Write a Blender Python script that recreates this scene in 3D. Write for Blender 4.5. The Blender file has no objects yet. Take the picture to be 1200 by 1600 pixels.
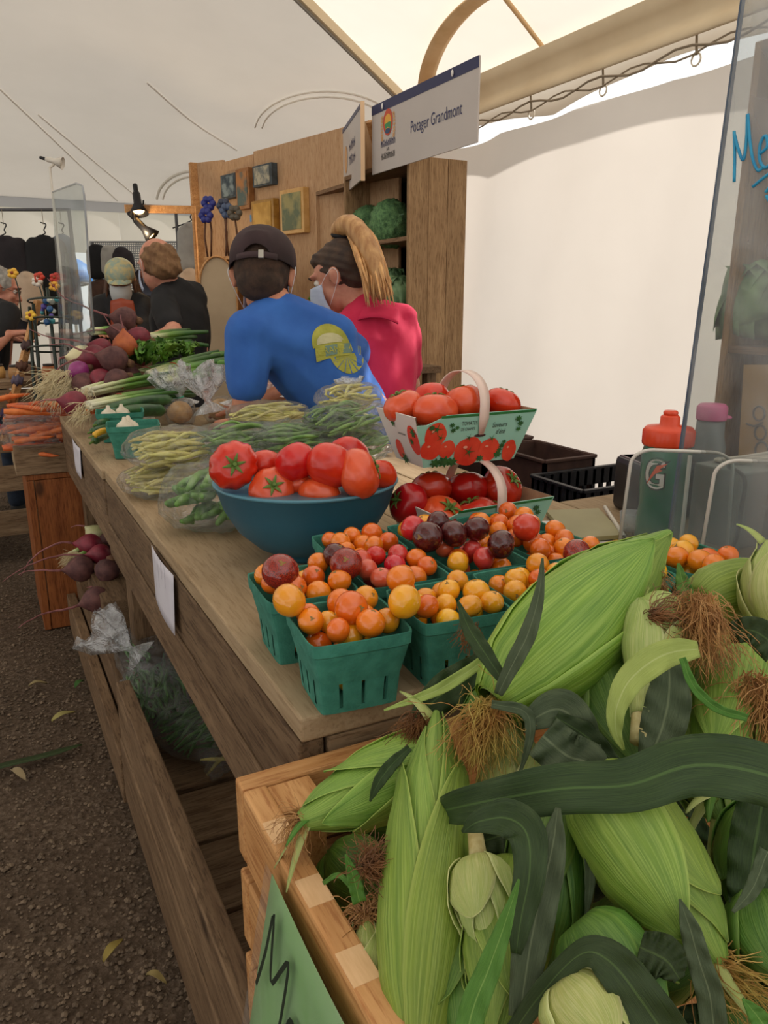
import bpy, bmesh, math, random
import numpy as np
from mathutils import Vector, Matrix, noise
from mathutils.bvhtree import BVHTree
random.seed(7)
rnd = random.random
def U(a, b): return a + (b - a) * random.random()
PI = math.pi
C = bpy.context.scene.collection
# ---------------- camera, sky, sun, exposure ----------------
CAMZ = 1.25
PITCH, YAW = math.radians(15.4), math.radians(27.4)
cam = bpy.data.objects.new('camera', bpy.data.cameras.new('camera'))
C.objects.link(cam)
cam.data.sensor_fit = 'VERTICAL'; cam.data.sensor_height = 36; cam.data.lens = 27.0
cam.data.clip_start = .02
cam.location = (0, 0, CAMZ); cam.rotation_euler = (PI / 2 - PITCH, 0, -YAW)
bpy.context.scene.camera = cam
W = bpy.data.worlds.new('sky'); bpy.context.scene.world = W; W.use_nodes = True
W.node_tree.nodes['Background'].inputs[0].default_value = (1, .985, .955, 1)
W.node_tree.nodes['Background'].inputs[1].default_value = .80
sun = bpy.data.objects.new('sun', bpy.data.lights.new('sun', 'SUN')); C.objects.link(sun)
sun.data.energy = 3.2; sun.data.angle = .02; sun.data.color = (1, .955, .90)
sun.rotation_euler = Vector((.80, .12, .62)).to_track_quat('Z', 'Y').to_euler()
vs = bpy.context.scene.view_settings
vs.view_transform = 'Standard'; vs.look = 'None'; vs.gamma = 1; vs.use_curve_mapping = False
vs.exposure = 0.60
bpy.context.scene.cycles.max_bounces = 8
bpy.context.scene.cycles.transparent_max_bounces = 24
# ---------------- measuring helpers: photograph pixel -> place in the room ----------------
F_ = Vector((math.sin(YAW) * math.cos(PITCH), math.cos(YAW) * math.cos(PITCH), -math.sin(PITCH)))
R_ = Vector((math.cos(YAW), -math.sin(YAW), 0)); U_ = R_.cross(F_)
def D(px, py, t): return (F_ + R_ * ((px - 600) / 1200) + U_ * ((800 - py) / 1200)) * t + Vector((0, 0, CAMZ))
def AZ(px, py, z):
    d = D(px, py, 1) - Vector((0, 0, CAMZ)); return d * ((z - CAMZ) / d.z) + Vector((0, 0, CAMZ))
def AX(px, py, x):
    d = D(px, py, 1) - Vector((0, 0, CAMZ)); return d * (x / d.x) + Vector((0, 0, CAMZ))
def AY(px, py, y):
    d = D(px, py, 1) - Vector((0, 0, CAMZ)); return d * (y / d.y) + Vector((0, 0, CAMZ))
# ---------------- materials ----------------
def lin(h):
    if not isinstance(h, str): return (*h, 1) if len(h) == 3 else h
    h = h.lstrip('#'); o = []
    for i in (0, 2, 4):
        v = int(h[i:i + 2], 16) / 255; o.append(v / 12.92 if v < .04045 else ((v + .055) / 1.055) ** 2.4)
    return (*o, 1)
MC = {}
class N:
    def __init__(s, name):
        s.m = bpy.data.materials.new(name); s.m.use_nodes = True; s.t = s.m.node_tree; s.p = s.t.nodes['Principled BSDF']; s.out = s.t.nodes['Material Output']
    def n(s, ty, **k):
        x = s.t.nodes.new('ShaderNode' + ty)
        for a, b in k.items():
            if a.startswith('i_'):
                q = a[2:]; q = int(q) if q.isdigit() else q.replace('_', ' '); x.inputs[q].default_value = b
            else: setattr(x, a, b)
        return x
    def l(s, a, b): s.t.links.new(a, b)
    def mix(s, fac, a, b, mode='MIX'):
        x = s.t.nodes.new('ShaderNodeMix'); x.data_type = 'RGBA'; x.blend_type = mode
        for k, v in ((0, fac), (6, a), (7, b)):
            if isinstance(v, (int, float)): x.inputs[k].default_value = v
            elif isinstance(v, (tuple, str)): x.inputs[k].default_value = lin(v)
            else: s.l(v, x.inputs[k])
        return x.outputs[2]
    def ramp(s, src, stops):
        x = s.t.nodes.new('ShaderNodeValToRGB'); s.l(src, x.inputs[0]); e = x.color_ramp.elements
        for i, (p, c) in enumerate(stops):
            q = e[i] if i < 2 else e.new(p)
            q.position = p; q.color = lin(c) if isinstance(c, str) else (c, c, c, 1)
        return x.outputs[0]
    def co(s, kind='Object', scale=(1, 1, 1)):
        a = s.n('TexCoord'); b = s.n('Mapping'); b.inputs['Scale'].default_value = scale
        s.l(a.outputs[kind], b.inputs[0]); return b.outputs[0]
    def noise(s, co, sc, detail=4, rough=.55, dist=0):
        x = s.n('TexNoise', i_Scale=sc, i_Detail=detail, i_Roughness=rough, i_Distortion=dist); s.l(co, x.inputs['Vector']); return x.outputs['Fac']
    def bump(s, h, st, dist=.002):
        x = s.n('Bump', i_Strength=st, i_Distance=dist); s.l(h, x.inputs['Height']); s.l(x.outputs[0], s.p.inputs['Normal'])
    def rand(s, col, v=.15, hue=.0):
        oi = s.n('ObjectInfo'); h = s.n('HueSaturation')
        mr = s.n('MapRange', i_3=1 - v, i_4=1 + v); s.l(oi.outputs['Random'], mr.inputs[0]); s.l(mr.outputs[0], h.inputs['Value'])
        if hue:
            m2 = s.n('MapRange', i_3=.5 - hue, i_4=.5 + hue); s.l(oi.outputs['Random'], m2.inputs[0]); s.l(m2.outputs[0], h.inputs['Hue'])
        s.l(col, h.inputs['Color']); return h.outputs[0]
def M(name, c1, c2=None, rough=.5, sc=20, stretch=(1, 1, 1), bump=0, bsc=80, bd=.002, rv=0, hue=0, metal=0, sss=0, emit=None, est=1, lo=.35, hi=.65, coat=0, transm=0, spec=.5):
    if name in MC: return MC[name]
    k = N(name); co = k.co('Object', stretch)
    if c2: col = k.ramp(k.noise(co, sc), [(lo, c1), (hi, c2)])
    else: col = k.mix(0., c1, c1)
    if rv or hue: col = k.rand(col, rv, hue)
    k.l(col, k.p.inputs['Base Color'])
    k.p.inputs['Roughness'].default_value = rough; k.p.inputs['Metallic'].default_value = metal
    k.p.inputs['Specular IOR Level'].default_value = spec
    if sss: k.p.inputs['Subsurface Weight'].default_value = sss; k.p.inputs['Subsurface Radius'].default_value = (.01, .005, .003); k.p.inputs['Subsurface Scale'].default_value = .5
    if coat: k.p.inputs['Coat Weight'].default_value = coat; k.p.inputs['Coat Roughness'].default_value = .15
    if transm: k.p.inputs['Transmission Weight'].default_value = transm
    if emit: k.p.inputs['Emission Color'].default_value = lin(emit); k.p.inputs['Emission Strength'].default_value = est
    if bump: k.bump(k.noise(co, bsc, 5, .6), bump, bd)
    MC[name] = k.m; return k.m
def wood(name, dark, light, axis='y', rough=.7, rv=.12, knots=True, gr=.5):
    k = N(name); st = {'x': (1.2, 14, 14), 'y': (14, 1.2, 14), 'z': (14, 14, 1.2)}[axis]
    oi = k.n('ObjectInfo'); tc = k.n('TexCoord'); ad = k.n('VectorMath', operation='ADD'); ms = k.n('VectorMath', operation='MULTIPLY')
    k.l(oi.outputs['Location'], ms.inputs[0]); ms.inputs[1].default_value = (3.1, 2.3, 5.7)
    k.l(tc.outputs['Object'], ad.inputs[0]); k.l(ms.outputs[0], ad.inputs[1])
    mp = k.n('Mapping'); mp.inputs['Scale'].default_value = st; k.l(ad.outputs[0], mp.inputs[0])
    g = k.noise(mp.outputs[0], 3.2, 6, .65, .6)
    mp2 = k.n('Mapping'); mp2.inputs['Scale'].default_value = tuple(v * 6 for v in st); k.l(ad.outputs[0], mp2.inputs[0])
    g2 = k.noise(mp2.outputs[0], 3, 3, .6)
    col = k.ramp(g, [(.3, dark), (.68, light)])
    big = k.noise(ad.outputs[0], 5, 3); col = k.mix(k.ramp(big, [(.35, .0), (.7, .45)]), col, dark)
    col = k.mix(k.ramp(g2, [(.36, gr), (.5, 0.)]), col, dark, 'MULTIPLY')
    if knots:
        v = k.n('TexVoronoi', i_Scale=1.0); mp3 = k.n('Mapping'); mp3.inputs['Scale'].default_value = tuple(5 if a > 2 else 2.6 for a in st); k.l(ad.outputs[0], mp3.inputs[0]); k.l(mp3.outputs[0], v.inputs['Vector'])
        col = k.mix(k.ramp(v.outputs['Distance'], [(.05, .75), (.11, 0.)]), col, '#2a1c12')
    col = k.rand(col, rv); k.l(col, k.p.inputs['Base Color']); k.p.inputs['Roughness'].default_value = rough; k.p.inputs['Specular IOR Level'].default_value = .25
    k.bump(g2, .35, .001); MC[name] = k.m; return k.m
def fabric(name, col, trans, col2=None):
    k = N(name); d = k.n('BsdfDiffuse'); t = k.n('BsdfTranslucent'); m = k.n('MixShader', i_0=trans)
    c = k.ramp(k.noise(k.co(), 1.3, 4), [(.3, col), (.7, col2 or col)])
    k.l(c, d.inputs[0]); k.l(c, t.inputs[0]); k.l(d.outputs[0], m.inputs[1]); k.l(t.outputs[0], m.inputs[2]); k.l(m.outputs[0], k.out.inputs[0])
    b = k.n('Bump', i_Strength=.5, i_Distance=.03); k.l(k.noise(k.co('Object', (1, 1, .5)), 1.6, 3), b.inputs['Height']); k.l(b.outputs[0], d.inputs['Normal']); k.l(b.outputs[0], t.inputs['Normal'])
    return k.m
def film(name, clear=.8, tint='#ffffff', rough=.12, bs=28, bst=.9, gl=.5):
    k = N(name); g = k.n('BsdfGlossy', i_Roughness=rough); tr = k.n('BsdfTransparent'); tr.inputs[0].default_value = lin(tint)
    d = k.n('BsdfDiffuse'); d.inputs[0].default_value = (.8, .82, .85, 1)
    co = k.co(); nz = k.noise(co, bs, 4, .6, 1.2); b = k.n('Bump', i_Strength=bst, i_Distance=.02); k.l(nz, b.inputs['Height']); k.l(b.outputs[0], g.inputs['Normal'])
    lw = k.n('LayerWeight', i_Blend=.22); k.l(b.outputs[0], lw.inputs['Normal'])
    m1 = k.n('MixShader'); k.l(k.ramp(nz, [(.40, (1 - clear) * .45), (.62, min(1, (1 - clear) * 2.4))]), m1.inputs[0]); k.l(tr.outputs[0], m1.inputs[1]); k.l(d.outputs[0], m1.inputs[2])
    m2 = k.n('MixShader'); mm = k.n('Math', operation='MULTIPLY'); mm.inputs[1].default_value = gl; k.l(lw.outputs['Fresnel'], mm.inputs[0]); k.l(mm.outputs[0], m2.inputs[0]); k.l(m1.outputs[0], m2.inputs[1]); k.l(g.outputs[0], m2.inputs[2])
    k.l(m2.outputs[0], k.out.inputs[0]); MC[name] = k.m; return k.m
# ---------------- mesh helpers ----------------
ORG = {}
def tag(o, label=None, cat=None, group=None, kind=None):
    if label: o['label'] = label
    if cat: o['category'] = cat
    if group: o['group'] = group
    if kind: o['kind'] = kind
    return o
def root(name, loc, label, cat, group=None):
    o = bpy.data.objects.new(name, None); C.objects.link(o); o.location = loc; o.empty_display_size = .05
    ORG[o.name] = Vector(loc); return tag(o, label, cat, group)
def mk(name, vs, fs, mat, parent=None, smooth=False, uv=None, origin=None, kind=None, label=None, cat=None, group=None, bevel=0, solid=0, sub=0, local=False):
    vs = [Vector(v) for v in vs]
    if local: o0 = Vector((0, 0, 0)); org = ORG[parent.name] if parent else Vector(origin or (0, 0, 0))
    elif parent: org = ORG[parent.name]; o0 = org
    else:
        if origin is None:
            n = len(vs); origin = (sum(v.x for v in vs) / n, sum(v.y for v in vs) / n, min(v.z for v in vs))
        org = Vector(origin); o0 = org
    me = bpy.data.meshes.new(name); me.from_pydata([v - o0 for v in vs], [], fs)
    if uv is not None:
        ul = me.uv_layers.new(name='uv'); vi = np.empty(len(me.loops), dtype=np.int32); me.loops.foreach_get('vertex_index', vi)
        ul.data.foreach_set('uv', np.array(uv, dtype=np.float32)[vi].ravel())
    if smooth: me.polygons.foreach_set('use_smooth', [True] * len(me.polygons))
    if mat: me.materials.append(mat)
    o = bpy.data.objects.new(name, me); C.objects.link(o)
    if parent: o.parent = parent
    else: o.location = org
    ORG[o.name] = org
    if bevel:
        b = o.modifiers.new('b', 'BEVEL'); b.width = bevel; b.segments = 2; b.limit_method = 'ANGLE'
    if sub: s = o.modifiers.new('s', 'SUBSURF'); s.levels = s.render_levels = sub
    if solid: s = o.modifiers.new('t', 'SOLIDIFY'); s.thickness = solid; s.offset = 0
    return tag(o, label, cat, group, kind)
def BX(x0, x1, y0, y1, z0, z1):
    v = [(x, y, z) for x in (x0, x1) for y in (y0, y1) for z in (z0, z1)]
    return v, [(0, 1, 3, 2), (4, 6, 7, 5), (0, 4, 5, 1), (2, 3, 7, 6), (0, 2, 6, 4), (1, 5, 7, 3)]
def box(name, x0, x1, y0, y1, z0, z1, mat, parent=None, bevel=.002, **k):
    v, f = BX(x0, x1, y0, y1, z0, z1); return mk(name, v, f, mat, parent, bevel=bevel, **k)
def join(*ms):
    V, F = [], []
    for v, f in ms:
        n = len(V); V += [tuple(a) for a in v]; F += [tuple(i + n for i in q) for q in f]
    return V, F
def xf(m, mat): return [mat @ Vector(v) for v in m[0]], m[1]
def obox(p0, p1, w, h):   # a beam between two points
    p0, p1 = Vector(p0), Vector(p1); d = (p1 - p0).normalized(); up = Vector((0, 0, 1)) if abs(d.z) < .95 else Vector((1, 0, 0))
    s = d.cross(up).normalized(); u = s.cross(d)
    v = [p + s * a * w / 2 + u * b * h / 2 for p in (p0, p1) for a, b in ((-1, -1), (1, -1), (1, 1), (-1, 1))]
    return v, [(0, 1, 2, 3), (7, 6, 5, 4), (0, 4, 5, 1), (1, 5, 6, 2), (2, 6, 7, 3), (3, 7, 4, 0)]
def tube(pts, rad, n=6, closed=True):
    pts = [Vector(p) for p in pts]; V, F = [], []; prev = None
    if not hasattr(rad, '__len__'): rad = [rad] * len(pts)
    for i, p in enumerate(pts):
        d = (pts[min(i + 1, len(pts) - 1)] - pts[max(i - 1, 0)]); d = d.normalized() if d.length > 1e-9 else Vector((0, 0, 1))
        if prev is None: s = d.orthogonal().normalized()
        else:
            s = prev - d * prev.dot(d); s = s.normalized() if s.length > 1e-6 else d.orthogonal().normalized()
        prev = s; u = d.cross(s)
        for j in range(n): a = 2 * PI * j / n; V.append(p + (s * math.cos(a) + u * math.sin(a)) * rad[i])
    for i in range(len(pts) - 1):
        for j in range(n): F.append((i * n + j, i * n + (j + 1) % n, (i + 1) * n + (j + 1) % n, (i + 1) * n + j))
    if closed: F.append(tuple(range(n))[::-1]); F.append(tuple(len(V) - n + j for j in range(n)))
    return V, F
def lathe(prof, n=24, fr=None, cx=0, cy=0, cz=0):
    V, F = [], []
    for r, z in prof:
        for j in range(n):
            a = 2 * PI * j / n; rr = r * (fr(a, r, z) if fr else 1); V.append((cx + rr * math.cos(a), cy + rr * math.sin(a), cz + z))
    for i in range(len(prof) - 1):
        for j in range(n): F.append((i * n + j, i * n + (j + 1) % n, (i + 1) * n + (j + 1) % n, (i + 1) * n + j))
    F.append(tuple(range(n))[::-1]); F.append(tuple(len(V) - n + j for j in range(n)))
    return V, F
def spline(P, n):
    P = [np.array(p, float) for p in P]; P = [2 * P[0] - P[1]] + P + [2 * P[-1] - P[-2]]; out = []
    m = len(P) - 3
    for k in range(n):
        u = k / (n - 1) * m; i = min(int(u), m - 1); t = u - i; a, b, c, d = P[i:i + 4]
        out.append(.5 * ((2 * b) + (-a + c) * t + (2 * a - 5 * b + 4 * c - d) * t * t + (-a + 3 * b - 3 * c + d) * t ** 3))
    return out
ICO = {}
def ico(sub=2):
    if sub not in ICO:
        bm = bmesh.new(); bmesh.ops.create_icosphere(bm, subdivisions=sub, radius=1); bm.verts.ensure_lookup_table()
        ICO[sub] = ([v.co.copy() for v in bm.verts], [tuple(v.index for v in f.verts) for f in bm.faces]); bm.free()
    return ICO[sub]
def ell(c, r, sub=2, rot=None):
    v, f = ico(sub); r = Vector(r) if hasattr(r, '__len__') else Vector((r, r, r)); c = Vector(c)
    rot = rot or Matrix.Identity(3)
    return [c + rot @ Vector((a.x * r.x, a.y * r.y, a.z * r.z)) for a in v], f
def cap(p0, r0, p1, r1):
    a, _ = ell(p0, r0, 2); b, _ = ell(p1, r1, 2); bm = bmesh.new()
    for v in a + b: bm.verts.new(v)
    r = bmesh.ops.convex_hull(bm, input=bm.verts[:]); bmesh.ops.delete(bm, geom=list({g for g in r['geom_interior'] if isinstance(g, bmesh.types.BMVert)}), context='VERTS')
    bm.verts.index_update(); out = ([v.co.copy() for v in bm.verts], [tuple(v.index for v in f.verts) for f in bm.faces]); bm.free(); return out
def hull(*ms):
    bm = bmesh.new()
    for m in ms:
        for v in m[0]: bm.verts.new(v)
    r = bmesh.ops.convex_hull(bm, input=bm.verts[:]); bmesh.ops.delete(bm, geom=list({g for g in r['geom_interior'] if isinstance(g, bmesh.types.BMVert)}), context='VERTS')
    bm.verts.index_update(); out = ([v.co.copy() for v in bm.verts], [tuple(v.index for v in f.verts) for f in bm.faces]); bm.free(); return out
def blob(name, prims, mat, parent=None, vox=.008, sm=4, disp=None, **k):
    V, F = join(*prims); me = bpy.data.meshes.new('t'); me.from_pydata(V, [], F); o = bpy.data.objects.new('t', me); C.objects.link(o)
    m = o.modifiers.new('r', 'REMESH'); m.mode = 'VOXEL'; m.voxel_size = vox
    if sm: s = o.modifiers.new('s', 'SMOOTH'); s.iterations = sm; s.factor = .5
    dg = bpy.context.evaluated_depsgraph_get(); dg.update(); e = o.evaluated_get(dg).to_mesh()
    vs = [v.co.copy() for v in e.vertices]; fs = [tuple(p.vertices) for p in e.polygons]; ns = [v.normal.copy() for v in e.vertices]
    o.evaluated_get(dg).to_mesh_clear(); bpy.data.objects.remove(o); bpy.data.meshes.remove(me)
    if disp: vs = [v + n * disp(v) for v, n in zip(vs, ns)]
    ob = mk(name, vs, fs, mat, parent, smooth=True, **k); ob_data[ob.name] = (vs, fs); return ob
ob_data = {}
def copy_tree(o, loc, rot=None, scale=None, label=None, group=None, cat=None):
    c = o.copy(); C.objects.link(c); c.location = loc; ORG[c.name] = Vector(loc)
    if rot is not None: c.rotation_euler = rot
    if scale is not None: c.scale = scale if hasattr(scale, '__len__') else (scale,) * 3
    tag(c, label, cat, group)
    def rec(s, d):
        for ch in KIDS.get(s.name, []):
            q = ch.copy(); C.objects.link(q); q.parent = d; rec(ch, q)
    rec(o, c); return c
KIDS = {}
def kids(o):
    def rec(s):
        KIDS[s.name] = [c for c in C.objects if c.parent == s]
        for c in KIDS[s.name]: rec(c)
    rec(o)
def text_mesh(s, size, align='LEFT', shear=0, ext=0):
    cu = bpy.data.curves.new('t', 'FONT'); cu.body = s; cu.size = size; cu.align_x = align; cu.shear = shear; cu.extrude = ext; cu.resolution_u = 3
    o = bpy.data.objects.new('t', cu); C.objects.link(o); dg = bpy.context.evaluated_depsgraph_get(); dg.update(); e = o.evaluated_get(dg).to_mesh()
    r = ([v.co.copy() for v in e.vertices], [tuple(p.vertices) for p in e.polygons]); o.evaluated_get(dg).to_mesh_clear(); bpy.data.objects.remove(o); bpy.data.curves.remove(cu); return r
def stroke2(pts, w):   # flat pen stroke from 2D points
    V, F = [], []
    for i, p in enumerate(pts):
        a = Vector(pts[max(i - 1, 0)]); b = Vector(pts[min(i + 1, len(pts) - 1)]); d = (b - a); d = d.normalized() if d.length else Vector((1, 0)); n = Vector((-d.y, d.x)) * w / 2
        p = Vector(p); V += [(p.x + n.x, p.y + n.y, 0), (p.x - n.x, p.y - n.y, 0)]
        if i: F.append((2 * i - 2, 2 * i - 1, 2 * i + 1, 2 * i))
    return V, F
def ngon2(cx, cy, rx, ry, n=20, fr=None):
    V = [(cx + rx * math.cos(a) * (fr(a) if fr else 1), cy + ry * math.sin(a) * (fr(a) if fr else 1), 0) for a in [2 * PI * i / n for i in range(n)]]
    return V, [tuple(range(n))]
def place(m, o, ux, uy, off=.0006):
    o, ux, uy = Vector(o), Vector(ux), Vector(uy); nn = ux.cross(uy).normalized(); return [o + ux * v[0] + uy * v[1] + nn * off for v in m[0]], m[1]
def marks(w, h, n, seed=0):   # blurred print too small to read: a row of short strokes
    r = random.Random(seed); ms = []
    for i in range(n):
        x = w * (i + .5) / n - w / 2; k = w / n
        for s in ([(x - k * .3, 0), (x - k * .25, h * r.uniform(.7, 1))], [(x - k * .25, h * r.uniform(.4, .9)), (x + k * .25, h * r.uniform(.2, .8))], [(x + k * .28, 0), (x + k * .28, h * r.uniform(.3, .9))]): ms.append(stroke2(s, k * .2))
    return join(*ms)
# common materials
W_table = wood('weathered_plank', '#957e60', '#ae987a', 'y', .75, .03, True, .28); W_tableX = wood('weathered_plank_across', '#6b533c', '#9c8468', 'x')
W_grey = wood('grey_plank', '#5d4733', '#8d7459', 'y'); W_post = wood('post_wood', '#5d4733', '#8d7459', 'z')
W_crate = wood('honey_wood_y', '#b07b48', '#dcab74', 'y', .55, .06, False); W_crateX = wood('honey_wood_x', '#b07b48', '#dcab74', 'x', .55, .06, False)
W_orange = wood('orange_wood', '#7c4420', '#a9683a', 'z', .6, .08); W_shelf = wood('shelf_wood', '#8a6c4c', '#b0906a', 'z'); W_shelfY = wood('shelf_wood_y', '#6b5038', '#94765a', 'y')
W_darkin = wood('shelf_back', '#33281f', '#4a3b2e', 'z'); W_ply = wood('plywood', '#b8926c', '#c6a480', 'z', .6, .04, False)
TEARTH = None
# ---------------- setting: ground, tent ----------------
def ground():
    k = N('dirt'); co = k.co()
    a = k.noise(co, 55, 8, .75); b = k.noise(co, 3, 4); v = k.n('TexVoronoi', i_Scale=75.); k.l(co, v.inputs['Vector'])
    c = k.ramp(a, [(.3, '#3a2f26'), (.5, '#5f5042'), (.72, '#857566')]); c = k.mix(k.ramp(b, [(.35, 0.), (.7, .5)]), c, '#4c3f33'); k.l(c, k.p.inputs['Base Color'])
    k.p.inputs['Roughness'].default_value = .95; k.p.inputs['Specular IOR Level'].default_value = .15; k.bump(k.mix(.5, a, v.outputs['Distance']), 1, .012)
    V, F = [], []; nx, ny = 60, 110
    for j in range(ny + 1):
        for i in range(nx + 1):
            x = -4 + 11 * i / nx; y = -1.5 + 12 * j / ny
            V.append((x, y, .012 * (noise.noise(Vector((x * 2.3, y * 2.3, 0)))) - .01))
    for j in range(ny):
        for i in range(nx): q = j * (nx + 1) + i; F.append((q, q + 1, q + nx + 2, q + nx + 1))
    g = mk('floor', V, F, k.m, smooth=True, origin=(0, 0, 0)); tag(g, 'packed brown earth and gravel ground', None, None, 'structure')
    mg = M('gravel_mat', '#44372b', '#8a7762', .9, 30, lo=.3, hi=.75, bump=.6, bsc=200)
    v8 = [(1, 0, 0), (-1, 0, 0), (0, 1, 0), (0, -1, 0), (0, 0, 1), (0, 0, -.6), (.6, .6, .5), (-.6, .55, .55), (-.5, -.6, .5), (.6, -.6, .45)]
    bm = bmesh.new(); [bm.verts.new(v) for v in v8]; bmesh.ops.convex_hull(bm, input=bm.verts[:]); bm.verts.index_update()
    bv = [tuple(v.co) for v in bm.verts]; bf = [tuple(v.index for v in f.verts) for f in bm.faces]; bm.free()
    V, F = [], []
    for i in range(15000):
        y = 1.0 + 4.6 * rnd() ** 1.7; x = U(-.75 - .0 * y, .22)
        if y < 1.0: continue
        s = random.choice([.0022, .003, .004, .005, .0065]) * U(.7, 1.3); a = U(0, 6.3); ca, sa = math.cos(a) * s, math.sin(a) * s; n0 = len(V); zz = U(.5, .9)
        zg = .012 * (noise.noise(Vector((x * 2.3, y * 2.3, 0)))) - .01
        for p in bv: V.append((x + p[0] * ca - p[1] * sa, y + p[0] * sa * U(.8, 1.1) + p[1] * ca, zg + s * .3 + p[2] * s * zz))
        F += [tuple(q + n0 for q in f) for f in bf]
    mk('gravel', V, F, mg, origin=(0, 0, 0), kind='stuff', label='loose grey and brown gravel scattered over the dirt ground', cat='gravel')
ground()
for i, (px, py, wpx, ang, col, lab) in enumerate([(100, 1123, 36, .5, '#a39a5c', 'pale yellow dry leaf on the dirt, curled lengthwise, above the long green blade'), (30, 1215, 34, -1.1, '#a08f6c', 'small pale dry leaf scrap below the long green leaf blade on the ground'), (125, 1072, 26, 1.0, '#3c6a2c', 'tiny dark green leaf on the ground nearest to the lower shelf beets'), (178, 1490, 40, .8, '#9c8a45', 'narrow yellow dry leaf low on the dirt near the bottom of the picture'), (60, 1073, 24, .1, '#9a8a60', 'pale dry leaf sliver left of the tiny green leaf'), (245, 1535, 30, -.8, '#94834f', 'dull yellow leaf scrap lying close to the bin board')]):
    p = AZ(px, py, .012); L = wpx * (p - cam.location).length / 1200
    V = []; F = []
    for a in range(9):
        t = a / 8; w = L * .16 * math.sin(PI * min(1, t * .93 + .07)) ** .8
        for b in (-1, 0, 1): V.append((L * (t - .5), w * b, .008 + .006 * abs(b) + .008 * math.sin(t * 4)))
    for a in range(8):
        for b in (0, 1): q = a * 3 + b; F.append((q, q + 3, q + 4, q + 1))
    mm = Matrix.Translation(p) @ Matrix.Rotation(ang, 4, 'Z'); mk('fallen_leaf', [mm @ Vector(v) for v in V], F, M('fl' + col, col, rough=.7), smooth=True, solid=.0008, label=lab, cat='leaf')
def long_blade(name, pts, ws, mat, label, cat='leaf', **k):
    pass
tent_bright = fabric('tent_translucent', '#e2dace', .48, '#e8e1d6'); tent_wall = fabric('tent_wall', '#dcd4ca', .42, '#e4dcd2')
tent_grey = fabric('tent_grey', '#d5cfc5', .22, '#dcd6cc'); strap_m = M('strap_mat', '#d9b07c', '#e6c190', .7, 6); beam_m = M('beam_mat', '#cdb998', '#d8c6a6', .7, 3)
def grid(f, nu, nv):
    V = [f(i / nu, j / nv) for j in range(nv + 1) for i in range(nu + 1)]; F = []
    for j in range(nv):
        for i in range(nu): q = j * (nu + 1) + i; F.append((q, q + 1, q + nu + 2, q + nu + 1))
    return V, F
A_ = AZ(485, 0, 2.75); B_ = AZ(632, 148, 2.45); HIP = lambda s: B_ + (A_ - B_) * s
# side wall, hung below the eave with a light gap at the top
WX = 2.6
def wallf(u, v):
    y = -1.6 + 6.1 * u; zt = 2.105 - .012 * abs(math.sin((y - .2) * PI / .58)) ; z = .0 + zt * v
    return Vector((WX + .035 * math.sin(y * 3.1 + z * .8) * (1.1 - v * .6) + .02 * math.sin(y * 9 + z * 2), y, z))
V, F = grid(wallf, 120, 14); mk('wall_right', V, F, tent_wall, smooth=True, kind='structure', label='white translucent tent side wall')
V, F = grid(lambda u, v: Vector((WX + .50 + .01 * math.sin(u * 60), -1.6 + 6.4 * u, (2.28 + .08 * abs(math.sin(u * 11))) * (1 - v) + 2.50 * v)), 90, 2); mk('trim_7', V, F, M('valance', '#cfc6b8', rough=.8), smooth=True, kind='structure', solid=.003, label='scalloped outer valance of the tent roof')
# eave beam, its valance and far walls
v, f = grid(lambda u, w: Vector((WX - .10 + .16 * (1 - abs(2 * w - 1)) * .4, -1.6 + 6.2 * u, 2.2 + .19 * w)), 20, 4); mk('trim_1', v, f, beam_m, smooth=True, kind='structure', solid=.01, label='fabric covered eave beam')
# bright roof
def brf(u, v):
    a = Vector((WX + .04, -1.6 + (B_.y + 1.9) * u, 2.4)); b = HIP(0.0 + 7.5 * (1 - u) ** 1.15) if u < 1 else B_
    p = a.lerp(b, v); p.z -= .10 * math.sin(PI * v) * math.sin(PI * min(1, u * 1.2)); return p
V, F = grid(brf, 36, 16); mk('ceiling', V, F, tent_bright, smooth=True, kind='structure', label='sunlit white tent roof panel over the stall')
def grf(u, v):
    s = -2.2 + 11.5 * (1 - u); a = HIP(s) if s > 0 else B_ + Vector((.9, .9, -.02)) * (-s)
    b = Vector((-6 + 14 * u, 9.35, 2.25)); p = a.lerp(b, v); p.z -= .12 * math.sin(PI * v); return p
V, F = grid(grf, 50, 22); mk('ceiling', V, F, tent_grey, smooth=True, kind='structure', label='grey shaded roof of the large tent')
seam_m = M('seam_mat', '#e4ded4', rough=.8)
def on_grey(px, py, lift=.015):
    return GB.ray_cast(cam.location, (D(px, py, 1) - cam.location).normalized())[0] or D(px, py, 6)
GB = BVHTree.FromPolygons(V, [tuple(q) for q in F]); BV, BF = grid(brf, 36, 16); BB = BVHTree.FromPolygons(BV, BF)
def seam(px, w, mat, n=14, bvh=None, nm='trim_2', t=8):
    P = []
    for q in spline(px, n):
        d = (D(q[0], q[1], 1) - cam.location).normalized(); h = (bvh or GB).ray_cast(cam.location, d)[0]
        if h: P.append(h - d * .03)
    if len(P) > 2:
        v, f = tube(P, w, 6); return mk(nm, v, f, mat, smooth=True, kind='structure')
dk = M('seam_dark', '#8a857d', rough=.8)
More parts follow.
